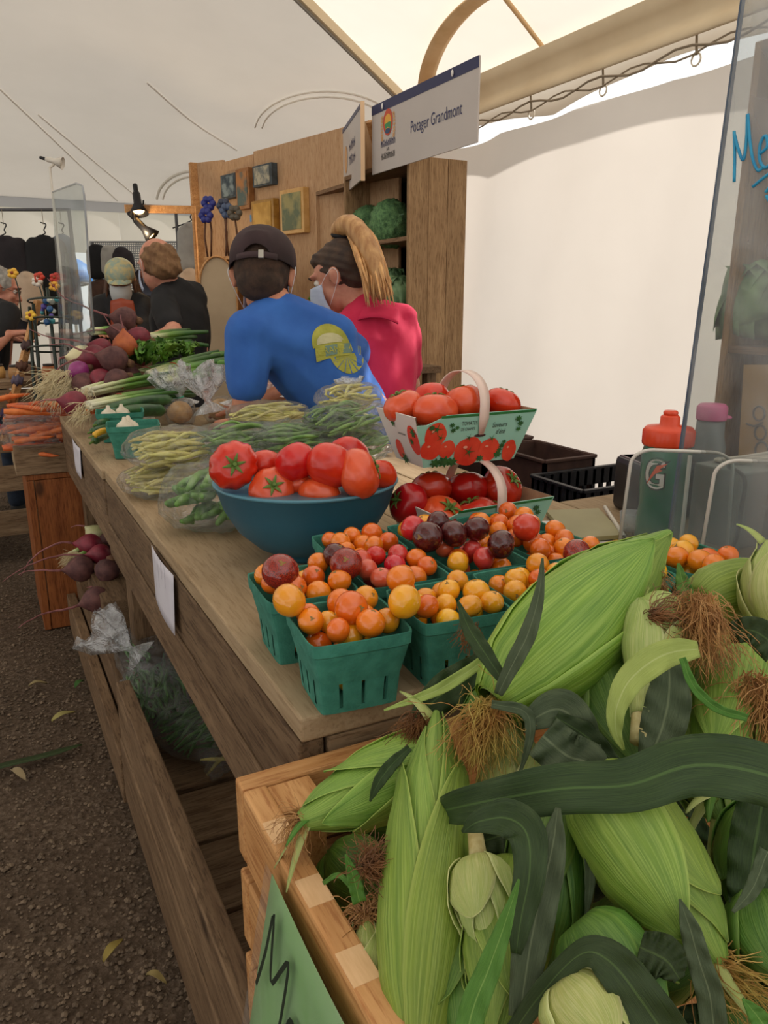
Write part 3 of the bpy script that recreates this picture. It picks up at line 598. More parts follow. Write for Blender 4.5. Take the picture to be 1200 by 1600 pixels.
# two cardboard cartons with handle
card_g = M('carton_print', '#8ec3b0', '#9accba', .5, 3); card_in = M('carton_inside', '#9a7b5e', '#b39474', .8, 20); card_w = M('carton_white', '#d4cfc8', rough=.5)
gl = M('print_green', '#1f6a35', '#2c7a3c', .5, 60); gd = M('print_leaf', '#1d4a22', '#2f6a2c', .6, 90); prd = M('print_red', '#cf2f1c', '#e24a30', .45, 25); prl = M('print_high', '#e9a087', rough=.5); blk = M('print_black', '#20211f', rough=.5)
hm = M('handle_plastic', '#e3c9bd', '#ead3c8', .35, 5, sss=.1)
def carton(name, c, z0, hx, hy, h, yaw, label, flare=.028):
    rt = root(name, (c[0], c[1], z0), label, 'carton'); Mx = Matrix.Translation((c[0], c[1], z0)) @ Matrix.Rotation(yaw, 4, 'Z')
    bx, by = hx - flare, hy - flare * .8; T = .0018
    cs = [(-1, -1), (1, -1), (1, 1), (-1, 1)]
    lo = [Vector((a * bx, b * by, 0)) for a, b in cs]; hi = [Vector((a * hx, b * hy, h)) for a, b in cs]
    for k in range(4):
        a0, a1, b0_, b1 = lo[k], lo[(k + 1) % 4], hi[k], hi[(k + 1) % 4]
        nv = (a1 - a0).cross(b0_ - a0).normalized()
        # front and back edges dip and rise a little like folded card
        N_ = 12; V, F = [], []
        for i in range(N_ + 1):
            u = i / N_; dip = (-.014 if (u < .12) else (-.014 + .014 * min(1, (u - .12) / .1))) if k == 0 else -.006 * math.sin(PI * u) if k == 2 else 0.0 + .012 * math.sin(PI * u) * 0
            tp_ = b0_.lerp(b1, u); bt = a0.lerp(a1, u); tp2 = bt.lerp(tp_, 1 + dip / h)
            V += [bt, tp2, bt - nv * T, tp2 - nv * T]
        for i in range(N_):
            q = 4 * i; F += [(q, q + 4, q + 5, q + 1), (q + 2, q + 3, q + 7, q + 6), (q + 1, q + 5, q + 7, q + 3), (q, q + 2, q + 6, q + 4)]
        o = mk('side_panel', [Mx @ v for v in V], F, card_g if k != 3 else card_w, rt)
        o.data.materials.append(card_in)
        for pi, p in enumerate(o.data.polygons):
            if pi % 4 == 1: p.material_index = 1
        ux = (a1 - a0).normalized(); uy = (b0_.lerp(b1, .5) - a0.lerp(a1, .5)).normalized(); L = (a1 - a0).length; HH = (b0_.lerp(b1, .5) - a0.lerp(a1, .5)).length
        R3 = Mx.to_3x3(); oo = Mx @ a0; X_, Y_ = R3 @ ux, R3 @ uy
        def dec(nm, m, mat, lvl=1): return mk(nm, *place(m, oo, X_, Y_, .0005 * lvl), mat, rt, kind='stuff' if nm in ('lettering', 'fine_print') else None)
        if k in (0, 3):
            e = flare * .9
            if k == 0:
                dec('green_edge', ([(-e + .045, HH - .0045, 0), (L + e - .002, HH - .0045, 0), (L + e, HH, 0), (-e + .045, HH, 0)], [(0, 1, 2, 3)]), gl)
                toms = [(.012, .056, .020, .022), (.008, .032, .020, .018), (.034, .030, .015, .016), (.071, .020, .028, .026), (.106, .022, .021, .021), (.142, .014, .014, .020)]
                for i, (x, y, rx, ry) in enumerate(toms):
                    dec('printed_tomato', ngon2(x * L / .155, max(y, ry * .85), rx, min(ry, .028), 24, lambda a: 1 + .03 * math.cos(a * 5)), prd, 1 + i % 3)
                    dec('print_highlight', ngon2(x * L / .155 - rx * .3, max(y, ry * .85) + ry * .35, rx * .16, ry * .1, 8), prl, 4.5)
                def star(x, y, r, n=5, sd=0): return ngon2(x, y, r, r, n * 2 * 2, lambda a: .22 + .78 * (max(0, math.cos(a * n / 1.0 + sd)) ** 4))
                for x, y, r in ((.071, .022, .013), (.067, .048, .009), (.107, .043, .009), (.012, .067, .014), (.02, .052, .010)): dec('printed_stem', star(x * L / .155, y, r), gd, 5)
                for x, y, r in ((.032, .008, .014), (.045, .006, .012), (.018, .007, .012), (.092, .008, .008), (.122, .012, .009), (.127, .028, .007), (.124, .020, .006), (.130, .035, .005), (.148, .075, .008), (.153, .066, .007), (.151, .056, .006), (.036, .072, .006), (.039, .063, .006), (.045, .067, .005), (.004, .070, .007)): dec('printed_leaf', ngon2(x * L / .155, y, r, r * .8, 24, lambda a: .75 + .25 * math.cos(a * 7 + x * 99)), gd, 3.5)
                t1 = text_mesh('TOMATES', .0095); t2 = text_mesh('DE CHAMPS', .0075); t3 = text_mesh('Saveurs', .0125, shear=.2); t4 = text_mesh("d'été", .0125, shear=.2)
                for tt, x, y, sx_ in ((t1, .052, .070, .70), (t2, .052, .0605, .66), (t3, .104, .0625, .76), (t4, .112, .050, .76)):
                    dec('lettering', ([Vector((v.x * sx_ + x * L / .155, v.y + y, 0)) for v in tt[0]], tt[1]), blk, 2)
            else:
                for i, (x, y, rx, ry) in enumerate([(L - .005, .048, .018, .026), (.028, .022, .013, .018)]):
                    dec('printed_tomato', ngon2(x, y, rx, ry, 20), prd, 1)
                for x, y, r in ((L - .0, .062, .010), (L - .012, .045, .007), (.04, .006, .012), (.03, .07, .008)): dec('printed_leaf', ngon2(x, y, r, r, 20, lambda a: .7 + .3 * math.cos(a * 6)), gd, 3)
                tt = marks(.026, .004, 8, 3); dec('fine_print', ([Vector((v[0] + L * .55, v[1] + .052, 0)) for v in tt[0]], tt[1]), blk, 2)
    v, f = BX(-bx, bx, -by, by, 0, .002); mk('bottom_panel', [Mx @ Vector(q) for q in v], f, card_in, rt)
    # arched plastic handle across the middle
    V, F = [], []; n = 28; pts = []
    for i in range(n + 1):
        a = PI * i / n; yy = -(hy + .0015) * math.cos(a) ; zz = h + (.062) * math.sin(a) ** .8
        pts.append(Vector((.0 + .006 * math.sin(a), yy if abs(yy) < hy else yy, zz)))
    hxo = Vector((.010, 0, 0)); pts = [Vector((0, -hy + .002 * 0 - .002, h - .036)) + Vector((0, .0085, 0))] + [Vector((0, -hy - .001, h - .008))] + pts[1:-1] + [Vector((0, hy + .001, h - .008)), Vector((0, hy - .006, h - .036))]
    for i, p in enumerate(pts):
        w = .0045 if i in (0, len(pts) - 1) else .009
        V += [Mx @ (p + hxo + Vector((-w, 0, 0))), Mx @ (p + hxo + Vector((w, 0, 0)))]
        if i: q = 2 * i - 2; F.append((q, q + 1, q + 3, q + 2))
    mk('handle', V, F, hm, rt, True, solid=.0016)
    mk('handle_slot', *xf(ell((.010, -hy + .0105, h - .038), (.012, .003, .003), 2), Mx), M('slot', '#3a1a18', rough=.8), rt)
    return rt, Mx
lowc, LM = carton('fruit_carton', (.718, 1.068), TZ, .122, .078, .088, .02, 'lower printed cardboard carton with pale handle on the table, stacked under the other')
upc, UM = carton('fruit_carton', (.708, 1.100), .988, .117, .070, .086, -.02, 'upper printed cardboard carton with red tomato pictures, stacked on the lower one')
G1, G2 = 'tomatoes in the lower carton', 'tomatoes in the upper carton'
for x, y, z, r, ax, k, mi, lab in [(-.072, -.028, .062, .043, (.2, -.6, .9), 1, 1, 'orange red tomato in the left of the lower carton'), (-.01, -.035, .060, .041, (-.3, .3, 1), 1, 1, 'orange tomato at the front middle of the lower carton'), (.045, -.03, .050, .036, (.2, .2, 1), 1, 1, 'tomato beside the pale handle of the lower carton'),
    (.080, .012, .090, .040, (.4, -.7, .7), 0, 2, 'deep red ribbed tomato at the right end of the lower carton'), (.02, .035, .088, .040, (.1, .5, 1), 1, 2, 'deep red tomato in shade at the back of the lower carton'), (-.055, .035, .098, .038, (0, .5, 1), 1, 2, 'shaded tomato at the back left of the lower carton'), (-.115, .01, .085, .036, (-1, 0, .4), 1, 2, 'dark red tomato bulging over the left side of the lower carton'), (.085, -.042, .048, .026, (0, 0, 1), 1, 1, 'small tomato under the right rim of the lower carton')]:
    tomato(LM @ Vector((x, y, z)), r, ax, k, lab, G1, mi)
for x, y, z, r, ax, k, mi, lab in [(-.092, .018, .092, .034, (-.4, .2, 1), 1, 1, 'salmon red tomato at the far left of the upper carton'), (-.058, -.030, .088, .038, (.1, .2, 1), 1, 1, 'large orange red tomato at the front left of the upper carton'), (-.028, .035, .100, .034, (.1, .5, 1), 2, 0, 'red tomato behind the handle of the upper carton'),
    (.010, -.012, .094, .040, (0, .4, 1), 1, 1, 'orange tomato under the arch of the upper carton handle'), (.052, .018, .088, .034, (.3, .4, 1), 1, 1, 'tomato just right of the handle on the upper carton'), (.086, -.010, .090, .033, (.5, .1, 1), 1, 0, 'bright red tomato at the right end of the upper carton'), (0, 0, .035, .032, (0, 0, 1), 1, 0, 'hidden tomato at the bottom of the upper carton')]:
    tomato(UM @ Vector((x, y, z)), r, ax, k, lab, G2, mi)

for o in TP:
    if o.name not in used:
        for c in KIDS.get(o.name, []): bpy.data.objects.remove(c)
        bpy.data.objects.remove(o)
# ---------------- corn ----------------
def husk_mat(name, base, tip, dark, edge='#bfce7e'):
    k = N(name); uvn = k.n('TexCoord'); sp = k.n('SeparateXYZ'); k.l(uvn.outputs['UV'], sp.inputs[0])
    m1 = k.n('Mapping'); m1.inputs['Scale'].default_value = (1.1, 26, 1); oi = k.n('ObjectInfo'); ad = k.n('VectorMath', operation='ADD'); k.l(uvn.outputs['UV'], ad.inputs[0]); k.l(oi.outputs['Random'], ad.inputs[1]); k.l(ad.outputs[0], m1.inputs[0])
    s1 = k.noise(m1.outputs[0], 2.4, 3, .6)
    m2 = k.n('Mapping'); m2.inputs['Scale'].default_value = (1.5, 7, 1); k.l(ad.outputs[0], m2.inputs[0]); s2 = k.noise(m2.outputs[0], 1.6, 3)
    grad = k.mix(k.ramp(sp.outputs[0], [(.15, 0.), (.95, 1.)]), base, tip)
    c = k.mix(k.ramp(s2, [(.3, 0.), (.7, .7)]), grad, dark)
    c = k.mix(k.ramp(s1, [(.42, 0.), (.62, .5)]), c, edge, 'MIX')
    ed = k.n('Math', operation='SUBTRACT'); k.l(sp.outputs[1], ed.inputs[0]); ed.inputs[1].default_value = .5; ab = k.n('Math', operation='ABSOLUTE'); k.l(ed.outputs[0], ab.inputs[0])
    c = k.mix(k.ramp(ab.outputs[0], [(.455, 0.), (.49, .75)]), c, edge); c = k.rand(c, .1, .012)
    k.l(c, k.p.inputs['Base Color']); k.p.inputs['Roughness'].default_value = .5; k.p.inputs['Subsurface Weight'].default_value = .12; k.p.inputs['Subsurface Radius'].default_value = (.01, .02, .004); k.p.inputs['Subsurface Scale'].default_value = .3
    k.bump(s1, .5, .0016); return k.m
H1 = husk_mat('husk_green', '#829f2e', '#709636', '#4b7424', '#a6bf5c'); H2 = husk_mat('husk_pale', '#b3b968', '#9cb25a', '#8ca450', '#d0d396'); H3 = husk_mat('husk_deep', '#527a24', '#4c7c2c', '#30581c', '#789a44')  # husk_deep is the darker copy: shade among the low cobs put into colour
def blade_mat(name, a, b, rib):
    k = N(name); uvn = k.n('TexCoord'); sp = k.n('SeparateXYZ'); k.l(uvn.outputs['UV'], sp.inputs[0]); m1 = k.n('Mapping'); m1.inputs['Scale'].default_value = (2, 30, 1); k.l(uvn.outputs['UV'], m1.inputs[0])
    s = k.noise(m1.outputs[0], 2, 3, .6); c = k.ramp(s, [(.3, a), (.7, b)]); ed = k.n('Math', operation='SUBTRACT'); k.l(sp.outputs[1], ed.inputs[0]); ed.inputs[1].default_value = .5; ab = k.n('Math', operation='ABSOLUTE'); k.l(ed.outputs[0], ab.inputs[0])
    c = k.mix(k.ramp(ab.outputs[0], [(.012, .55), (.035, 0.)]), c, rib)
    big = k.noise(k.co(), 14, 4); c = k.mix(k.ramp(big, [(.64, 0.), (.78, .35)]), c, '#5e5a34'); c = k.rand(c, .12, .01)
    k.l(c, k.p.inputs['Base Color']); k.p.inputs['Roughness'].default_value = .5; k.p.inputs['Specular IOR Level'].default_value = .3; k.bump(s, .5, .001); return k.m
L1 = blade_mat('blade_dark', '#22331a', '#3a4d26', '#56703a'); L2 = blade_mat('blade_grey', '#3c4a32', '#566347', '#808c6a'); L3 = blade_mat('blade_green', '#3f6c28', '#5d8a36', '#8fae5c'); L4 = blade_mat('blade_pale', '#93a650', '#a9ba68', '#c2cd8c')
silk_b = M('silk_brown', '#94663a', '#c89a60', .6, 60, rv=.05); silk_g = M('silk_gold', '#c0ac58', '#a8743c', .6, 30); silk_d = M('silk_dark', '#5c3a20', '#87582f', .7, 60); cutm = M('cut_stem', '#d2c894', '#b8a468', .8, 90)
def Rprof(u, k=0):
    pts = [(0, .34), (.05, .52), (.14, .80), (.27, .97), (.40, 1), (.55, .95), (.70, .80), (.83, .50), (.93, .26), (1, .09)]
    if k == 1: pts = [(0, .42), (.06, .72), (.16, .93), (.3, 1), (.5, .99), (.68, .86), (.82, .66), (.92, .45), (1, .26)]
    if k == 2: pts = [(0, .30), (.1, .40), (.3, .64), (.55, .92), (.75, 1), (.9, .85), (1, .5)]
    for (a, x), (b, y) in zip(pts, pts[1:]):
        if u <= b: t = (u - a) / (b - a); t = t * t * (3 - 2 * t) * .4 + t * .6; return x + (y - x) * t
    return pts[-1][1]
def ear(p0, p1, R, mat, label, roll=0, seed=0, silk=None, stem=True, bend=.0, silk_n=90, silk_mat=None, silk_len=.06, flags=3, pk=0, drop=(0, 0, -1), group='corn cobs in the wooden crate', leaves=6, tipcol=None):
    rs = random.getstate(); random.seed(seed + 100); p0, p1 = Vector(p0), Vector(p1); ax = (p1 - p0); L = ax.length; ax.normalize()
    rt = root('corn_cob', p0, label, 'corn', group)
    s = ax.cross(Vector((0, 0, 1))).normalized(); up = s.cross(ax).normalized()
    def pos(u, a, r):
        sag = up * (bend * math.sin(PI * u)); a += roll
        return p0 + ax * (L * u) + sag + (s * math.cos(a) + up * math.sin(a)) * r
    # body of the husk
    nu, nv = 22, 24; V, F, UV = [], [], []
    for i in range(nu + 1):
        u = i / nu
        for j in range(nv + 1):
            a = 2 * PI * j / nv; V.append(pos(u, a, R * Rprof(u, pk) * .965 * (1 + .02 * math.cos(a * 3 + seed)))); UV.append((u, (j / nv * 1.7) % 1.0 * .9 + .05))
    for i in range(nu):
        for j in range(nv): q = i * (nv + 1) + j; F.append((q, q + 1, q + nv + 2, q + nv + 1))
    mk('husk', V, F, mat, rt, True, UV)
    # overlapping husk leaves
    for k in range(leaves):
        a0 = k * 2.25 + U(-.2, .2); ue = U(.74, .88) if k >= leaves - 3 else U(.9, 1.03); wm = U(1.0, 1.3); tw = U(-.35, .35); off = .0008 + .0009 * k; nu, nv = 20, 10
        V, F, UV = [], [], []
        for i in range(nu + 1):
            t = i / nu; u = t * ue; w = wm * max(.0, (1 - t ** 2.6)) ** .75 + .03
            for j in range(nv + 1):
                b = -1 + 2 * j / nv; r = R * Rprof(min(1, u), pk) * (1.0 + .012 * math.sin(b * 9 + k)) + off + .0012 * abs(b) ** 4 + .004 * max(0, t - .9) * 10 * (k % 2)
                V.append(pos(u, a0 + tw * t + b * w, r)); UV.append((u, j / nv))
        for i in range(nu):
            for j in range(nv): q = i * (nv + 1) + j; F.append((q, q + 1, q + nv + 2, q + nv + 1))
        mk('husk_leaf', V, F, mat, rt, True, UV, solid=.0006)
    for k in range(flags):   # little green flag leaves at the tip
        a0 = U(0, 6.3); n = 9; V, F, UV = [], [], []; ln = U(.03, .06) * R / .035; w0 = .16 * R
        base = pos(.97, a0, R * .16); dirr = (ax * U(.6, 1.0) + (s * math.cos(a0 + roll) + up * math.sin(a0 + roll)) * U(.3, .9)).normalized(); sd = dirr.cross(up + s * .3).normalized()
        for i in range(n):
            t = i / (n - 1); c = base + dirr * ln * t + Vector(drop) * ln * .35 * t * t; w = w0 * (1 - t) ** .7 + .0005
            V += [c - sd * w, c + Vector((0, 0, .001)), c + sd * w]; UV += [(t, 0), (t, .5), (t, 1)]
            if i:
                for b in (0, 1): q = 3 * i - 3 + b; F.append((q, q + 1, q + 4, q + 3))
        mk('flag_leaf', V, F, L3 if k % 2 else H2, rt, True, UV, solid=.0005)
    if silk is None: silk = True
    if silk: silk_part(p1 - ax * .004, ax, silk_n, silk_len, silk_mat or silk_b, rt, R * .35, drop)
    if stem:
        v, f = tube([p0 + ax * .01, p0 - ax * .012, p0 - ax * .022], [R * .40, R * .33, R * .30], 12); mk('stem_stub', v, f, cutm, rt, True)
    random.setstate(rs); return rt
def silk_part(c, ax, n, ln, mat, rt, spread=.012, drop=(0, 0, -1), name='silk'):
    ms = []; c = Vector(c); drop = Vector(drop)
    for i in range(n):
        d = (ax + Vector((U(-1, 1), U(-1, 1), U(-1, 1))) * .85).normalized(); p = c + Vector((U(-1, 1), U(-1, 1), U(-1, 1))) * spread * .6; pts = [p]; L = ln * U(.5, 1.15); m = 8
        curl = Vector((U(-1, 1), U(-1, 1), U(-1, 1))) * 1.1; d = d * 1.0
        for j in range(m):
            d = (d + drop * .24 + curl * .42 * math.sin(j * 1.1 + i) + Vector((U(-1, 1), U(-1, 1), U(-1, 1))) * .38).normalized(); p = p + d * L / m; pts.append(p)
        ms.append(tube(pts, [.00040 - .00002 * q for q in range(m + 1)], 3, False))
    V, F = join(*ms); return mk(name, V, F, mat, rt, kind='stuff')
def tuft(px, py, t, n, ln, mat, label, drop=(0, 0, -1), ax=(0, 0, -1), spread=.014, knot=True):
    p = D(px, py, t); rt = root('corn_silk', p, label, 'silk', 'tufts of corn silk'); silk_part(p, Vector(ax), n, ln, mat, rt, spread, drop, 'strands'); return rt
def blade(pts, mat, label, fold=.25, wave=.13, seed=0, face=None, n=34, name='corn_leaf', parent=None):
    rs = random.getstate(); random.seed(seed + 5)
    P = [(*D(a, b, t), w * t / 1200 / 2) for a, b, t, w in pts]; S = spline(P, n); V, F, UV = [], [], []; m = 7
    face = Vector(face) if face else None
    for i, q in enumerate(S):
        c = Vector(q[:3]); w = max(q[3], .0004); d = (Vector(S[min(i + 1, n - 1)][:3]) - Vector(S[max(i - 1, 0)][:3])).normalized()
        vn = (cam.location - c).normalized() if face is None else face; sd = d.cross(vn).normalized(); nn = sd.cross(d).normalized()
        for j in range(m):
            b = -1 + 2 * j / (m - 1); V.append(c + sd * w * b + nn * (w * fold * (abs(b) ** 1.4 - .5) + w * wave * math.sin(i * .9 + 3 * b + seed) * abs(b) * 2)); UV.append((i / n * 2, j / (m - 1)))
        if i:
            for j in range(m - 1): k = m * i - m + j; F.append((k, k + 1, k + m + 1, k + m))
    random.setstate(rs); return mk(name, V, F, mat, parent, True, UV, solid=.0007, label=label, cat='leaf' if label else None)
def E(a, b, wpx, mat, label, **k):
    p0, p1 = D(*a), D(*b); R = wpx / 2400 * (a[2] + b[2]) / 2; return ear(p0, p1, R, mat, label, **k)
E((654, 1640, .50), (682, 1112, .685), 128, H1, 'large green corn cob standing upright at the left front of the crate', roll=2.2, seed=1, silk=False, stem=False, flags=1, bend=.004)
E((770, 1098, .640), (1046, 832, .74), 158, H1, 'big pale green corn cob lying diagonally on top, its tip beside the green bottle', roll=.6, seed=2, silk=False, stem=False, flags=0, pk=0)
tuft(762, 1108, .625, 420, .055, silk_g, 'golden silk tuft hanging at the lower left end of the big diagonal cob', (-.1, -.1, -1), (-.3, -.1, -.6), .016)
E((700, 1176, .70), (468, 1284, .640), 104, H1, 'corn cob on the left rear crate corner, brown silk hanging over the rim', roll=1, seed=3, stem=False, silk_n=110, silk_len=.04, pk=1)
E((1006, 1120, .60), (1035, 935, .66), 98, H2, 'pale half peeled corn cob pointing down with its cut stem showing', roll=.3, seed=4, silk=False, flags=0, pk=2, leaves=3)
E((925, 1205, .555), (1122, 1505, .49), 150, H1, 'bright green corn cob slanting down to the right under the long leaf', roll=1.4, seed=5, stem=False, silk_n=170, silk_len=.06, silk_mat=silk_g, drop=(.8, -.1, -.2), flags=4, pk=1)
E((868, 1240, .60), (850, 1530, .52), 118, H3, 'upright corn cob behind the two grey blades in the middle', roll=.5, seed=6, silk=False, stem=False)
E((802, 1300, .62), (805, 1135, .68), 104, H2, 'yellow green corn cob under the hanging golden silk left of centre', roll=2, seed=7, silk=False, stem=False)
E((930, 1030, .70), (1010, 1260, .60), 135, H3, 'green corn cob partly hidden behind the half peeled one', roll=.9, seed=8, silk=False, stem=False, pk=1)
E((1040, 1090, .68), (1130, 1290, .58), 90, H1, 'narrow green corn cob between the grey blade and the long dark leaf', roll=.2, seed=9, silk=False, stem=False)
E((1170, 985, .70), (1105, 1260, .56), 96, H1, 'upright corn cob near the right edge above the long leaf', roll=2.5, seed=10, silk=False, stem=False)
E((1085, 950, .74), (1225, 905, .80), 92, H1, 'corn cob lying across the top right of the pile', roll=2.1, seed=11, silk=False, stem=False, pk=1)
E((1215, 985, .68), (1200, 845, .72), 90, H2, 'corn cob standing at the far right edge of the pile', roll=1.1, seed=12, silk=False, stem=False)
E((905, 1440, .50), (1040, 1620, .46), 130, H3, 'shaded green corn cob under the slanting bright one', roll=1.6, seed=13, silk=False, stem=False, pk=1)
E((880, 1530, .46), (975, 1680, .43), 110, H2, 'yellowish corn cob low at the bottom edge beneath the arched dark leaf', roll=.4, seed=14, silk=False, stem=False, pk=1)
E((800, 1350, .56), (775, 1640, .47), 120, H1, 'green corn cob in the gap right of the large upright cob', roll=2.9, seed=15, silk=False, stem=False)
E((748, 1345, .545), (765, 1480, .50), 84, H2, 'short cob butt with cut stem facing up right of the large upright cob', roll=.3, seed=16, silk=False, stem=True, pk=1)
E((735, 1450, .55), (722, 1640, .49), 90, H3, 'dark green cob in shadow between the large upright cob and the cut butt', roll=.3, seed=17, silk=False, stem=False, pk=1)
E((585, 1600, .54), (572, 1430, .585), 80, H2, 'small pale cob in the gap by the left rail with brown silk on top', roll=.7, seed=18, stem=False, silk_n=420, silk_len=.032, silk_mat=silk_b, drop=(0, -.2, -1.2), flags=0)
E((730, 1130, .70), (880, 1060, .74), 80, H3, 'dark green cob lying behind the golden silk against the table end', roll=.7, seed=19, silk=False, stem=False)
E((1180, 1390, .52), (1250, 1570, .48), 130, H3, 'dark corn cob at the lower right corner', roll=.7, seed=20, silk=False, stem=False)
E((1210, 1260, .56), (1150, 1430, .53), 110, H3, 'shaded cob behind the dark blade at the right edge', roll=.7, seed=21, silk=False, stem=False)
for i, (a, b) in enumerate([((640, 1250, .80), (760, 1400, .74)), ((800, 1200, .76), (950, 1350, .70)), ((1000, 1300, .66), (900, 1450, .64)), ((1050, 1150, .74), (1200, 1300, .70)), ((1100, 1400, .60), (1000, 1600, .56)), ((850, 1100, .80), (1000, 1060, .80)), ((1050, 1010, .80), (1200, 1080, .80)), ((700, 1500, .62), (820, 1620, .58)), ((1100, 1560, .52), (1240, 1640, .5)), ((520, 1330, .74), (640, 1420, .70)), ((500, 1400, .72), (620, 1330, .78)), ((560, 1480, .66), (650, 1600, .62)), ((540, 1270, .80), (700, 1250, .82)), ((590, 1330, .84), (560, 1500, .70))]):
    E(a, b, 100, H3, 'deeply shaded corn cob buried low in the crate, ' + ['left of centre', 'in the middle', 'below the very long leaf', 'under the right edge silk', 'near the bottom right', 'under the diagonal cob', 'under the round silk tuft', 'behind the cut butt', 'in the bottom right corner', 'in the dark gap by the rail', 'at the left rail inside', 'under the small pale cob', 'under the left rear cob', 'beside the left rear corner'][i], roll=i, seed=30 + i, silk=False, stem=False, leaves=3, flags=0, group='corn cobs deep in the crate')
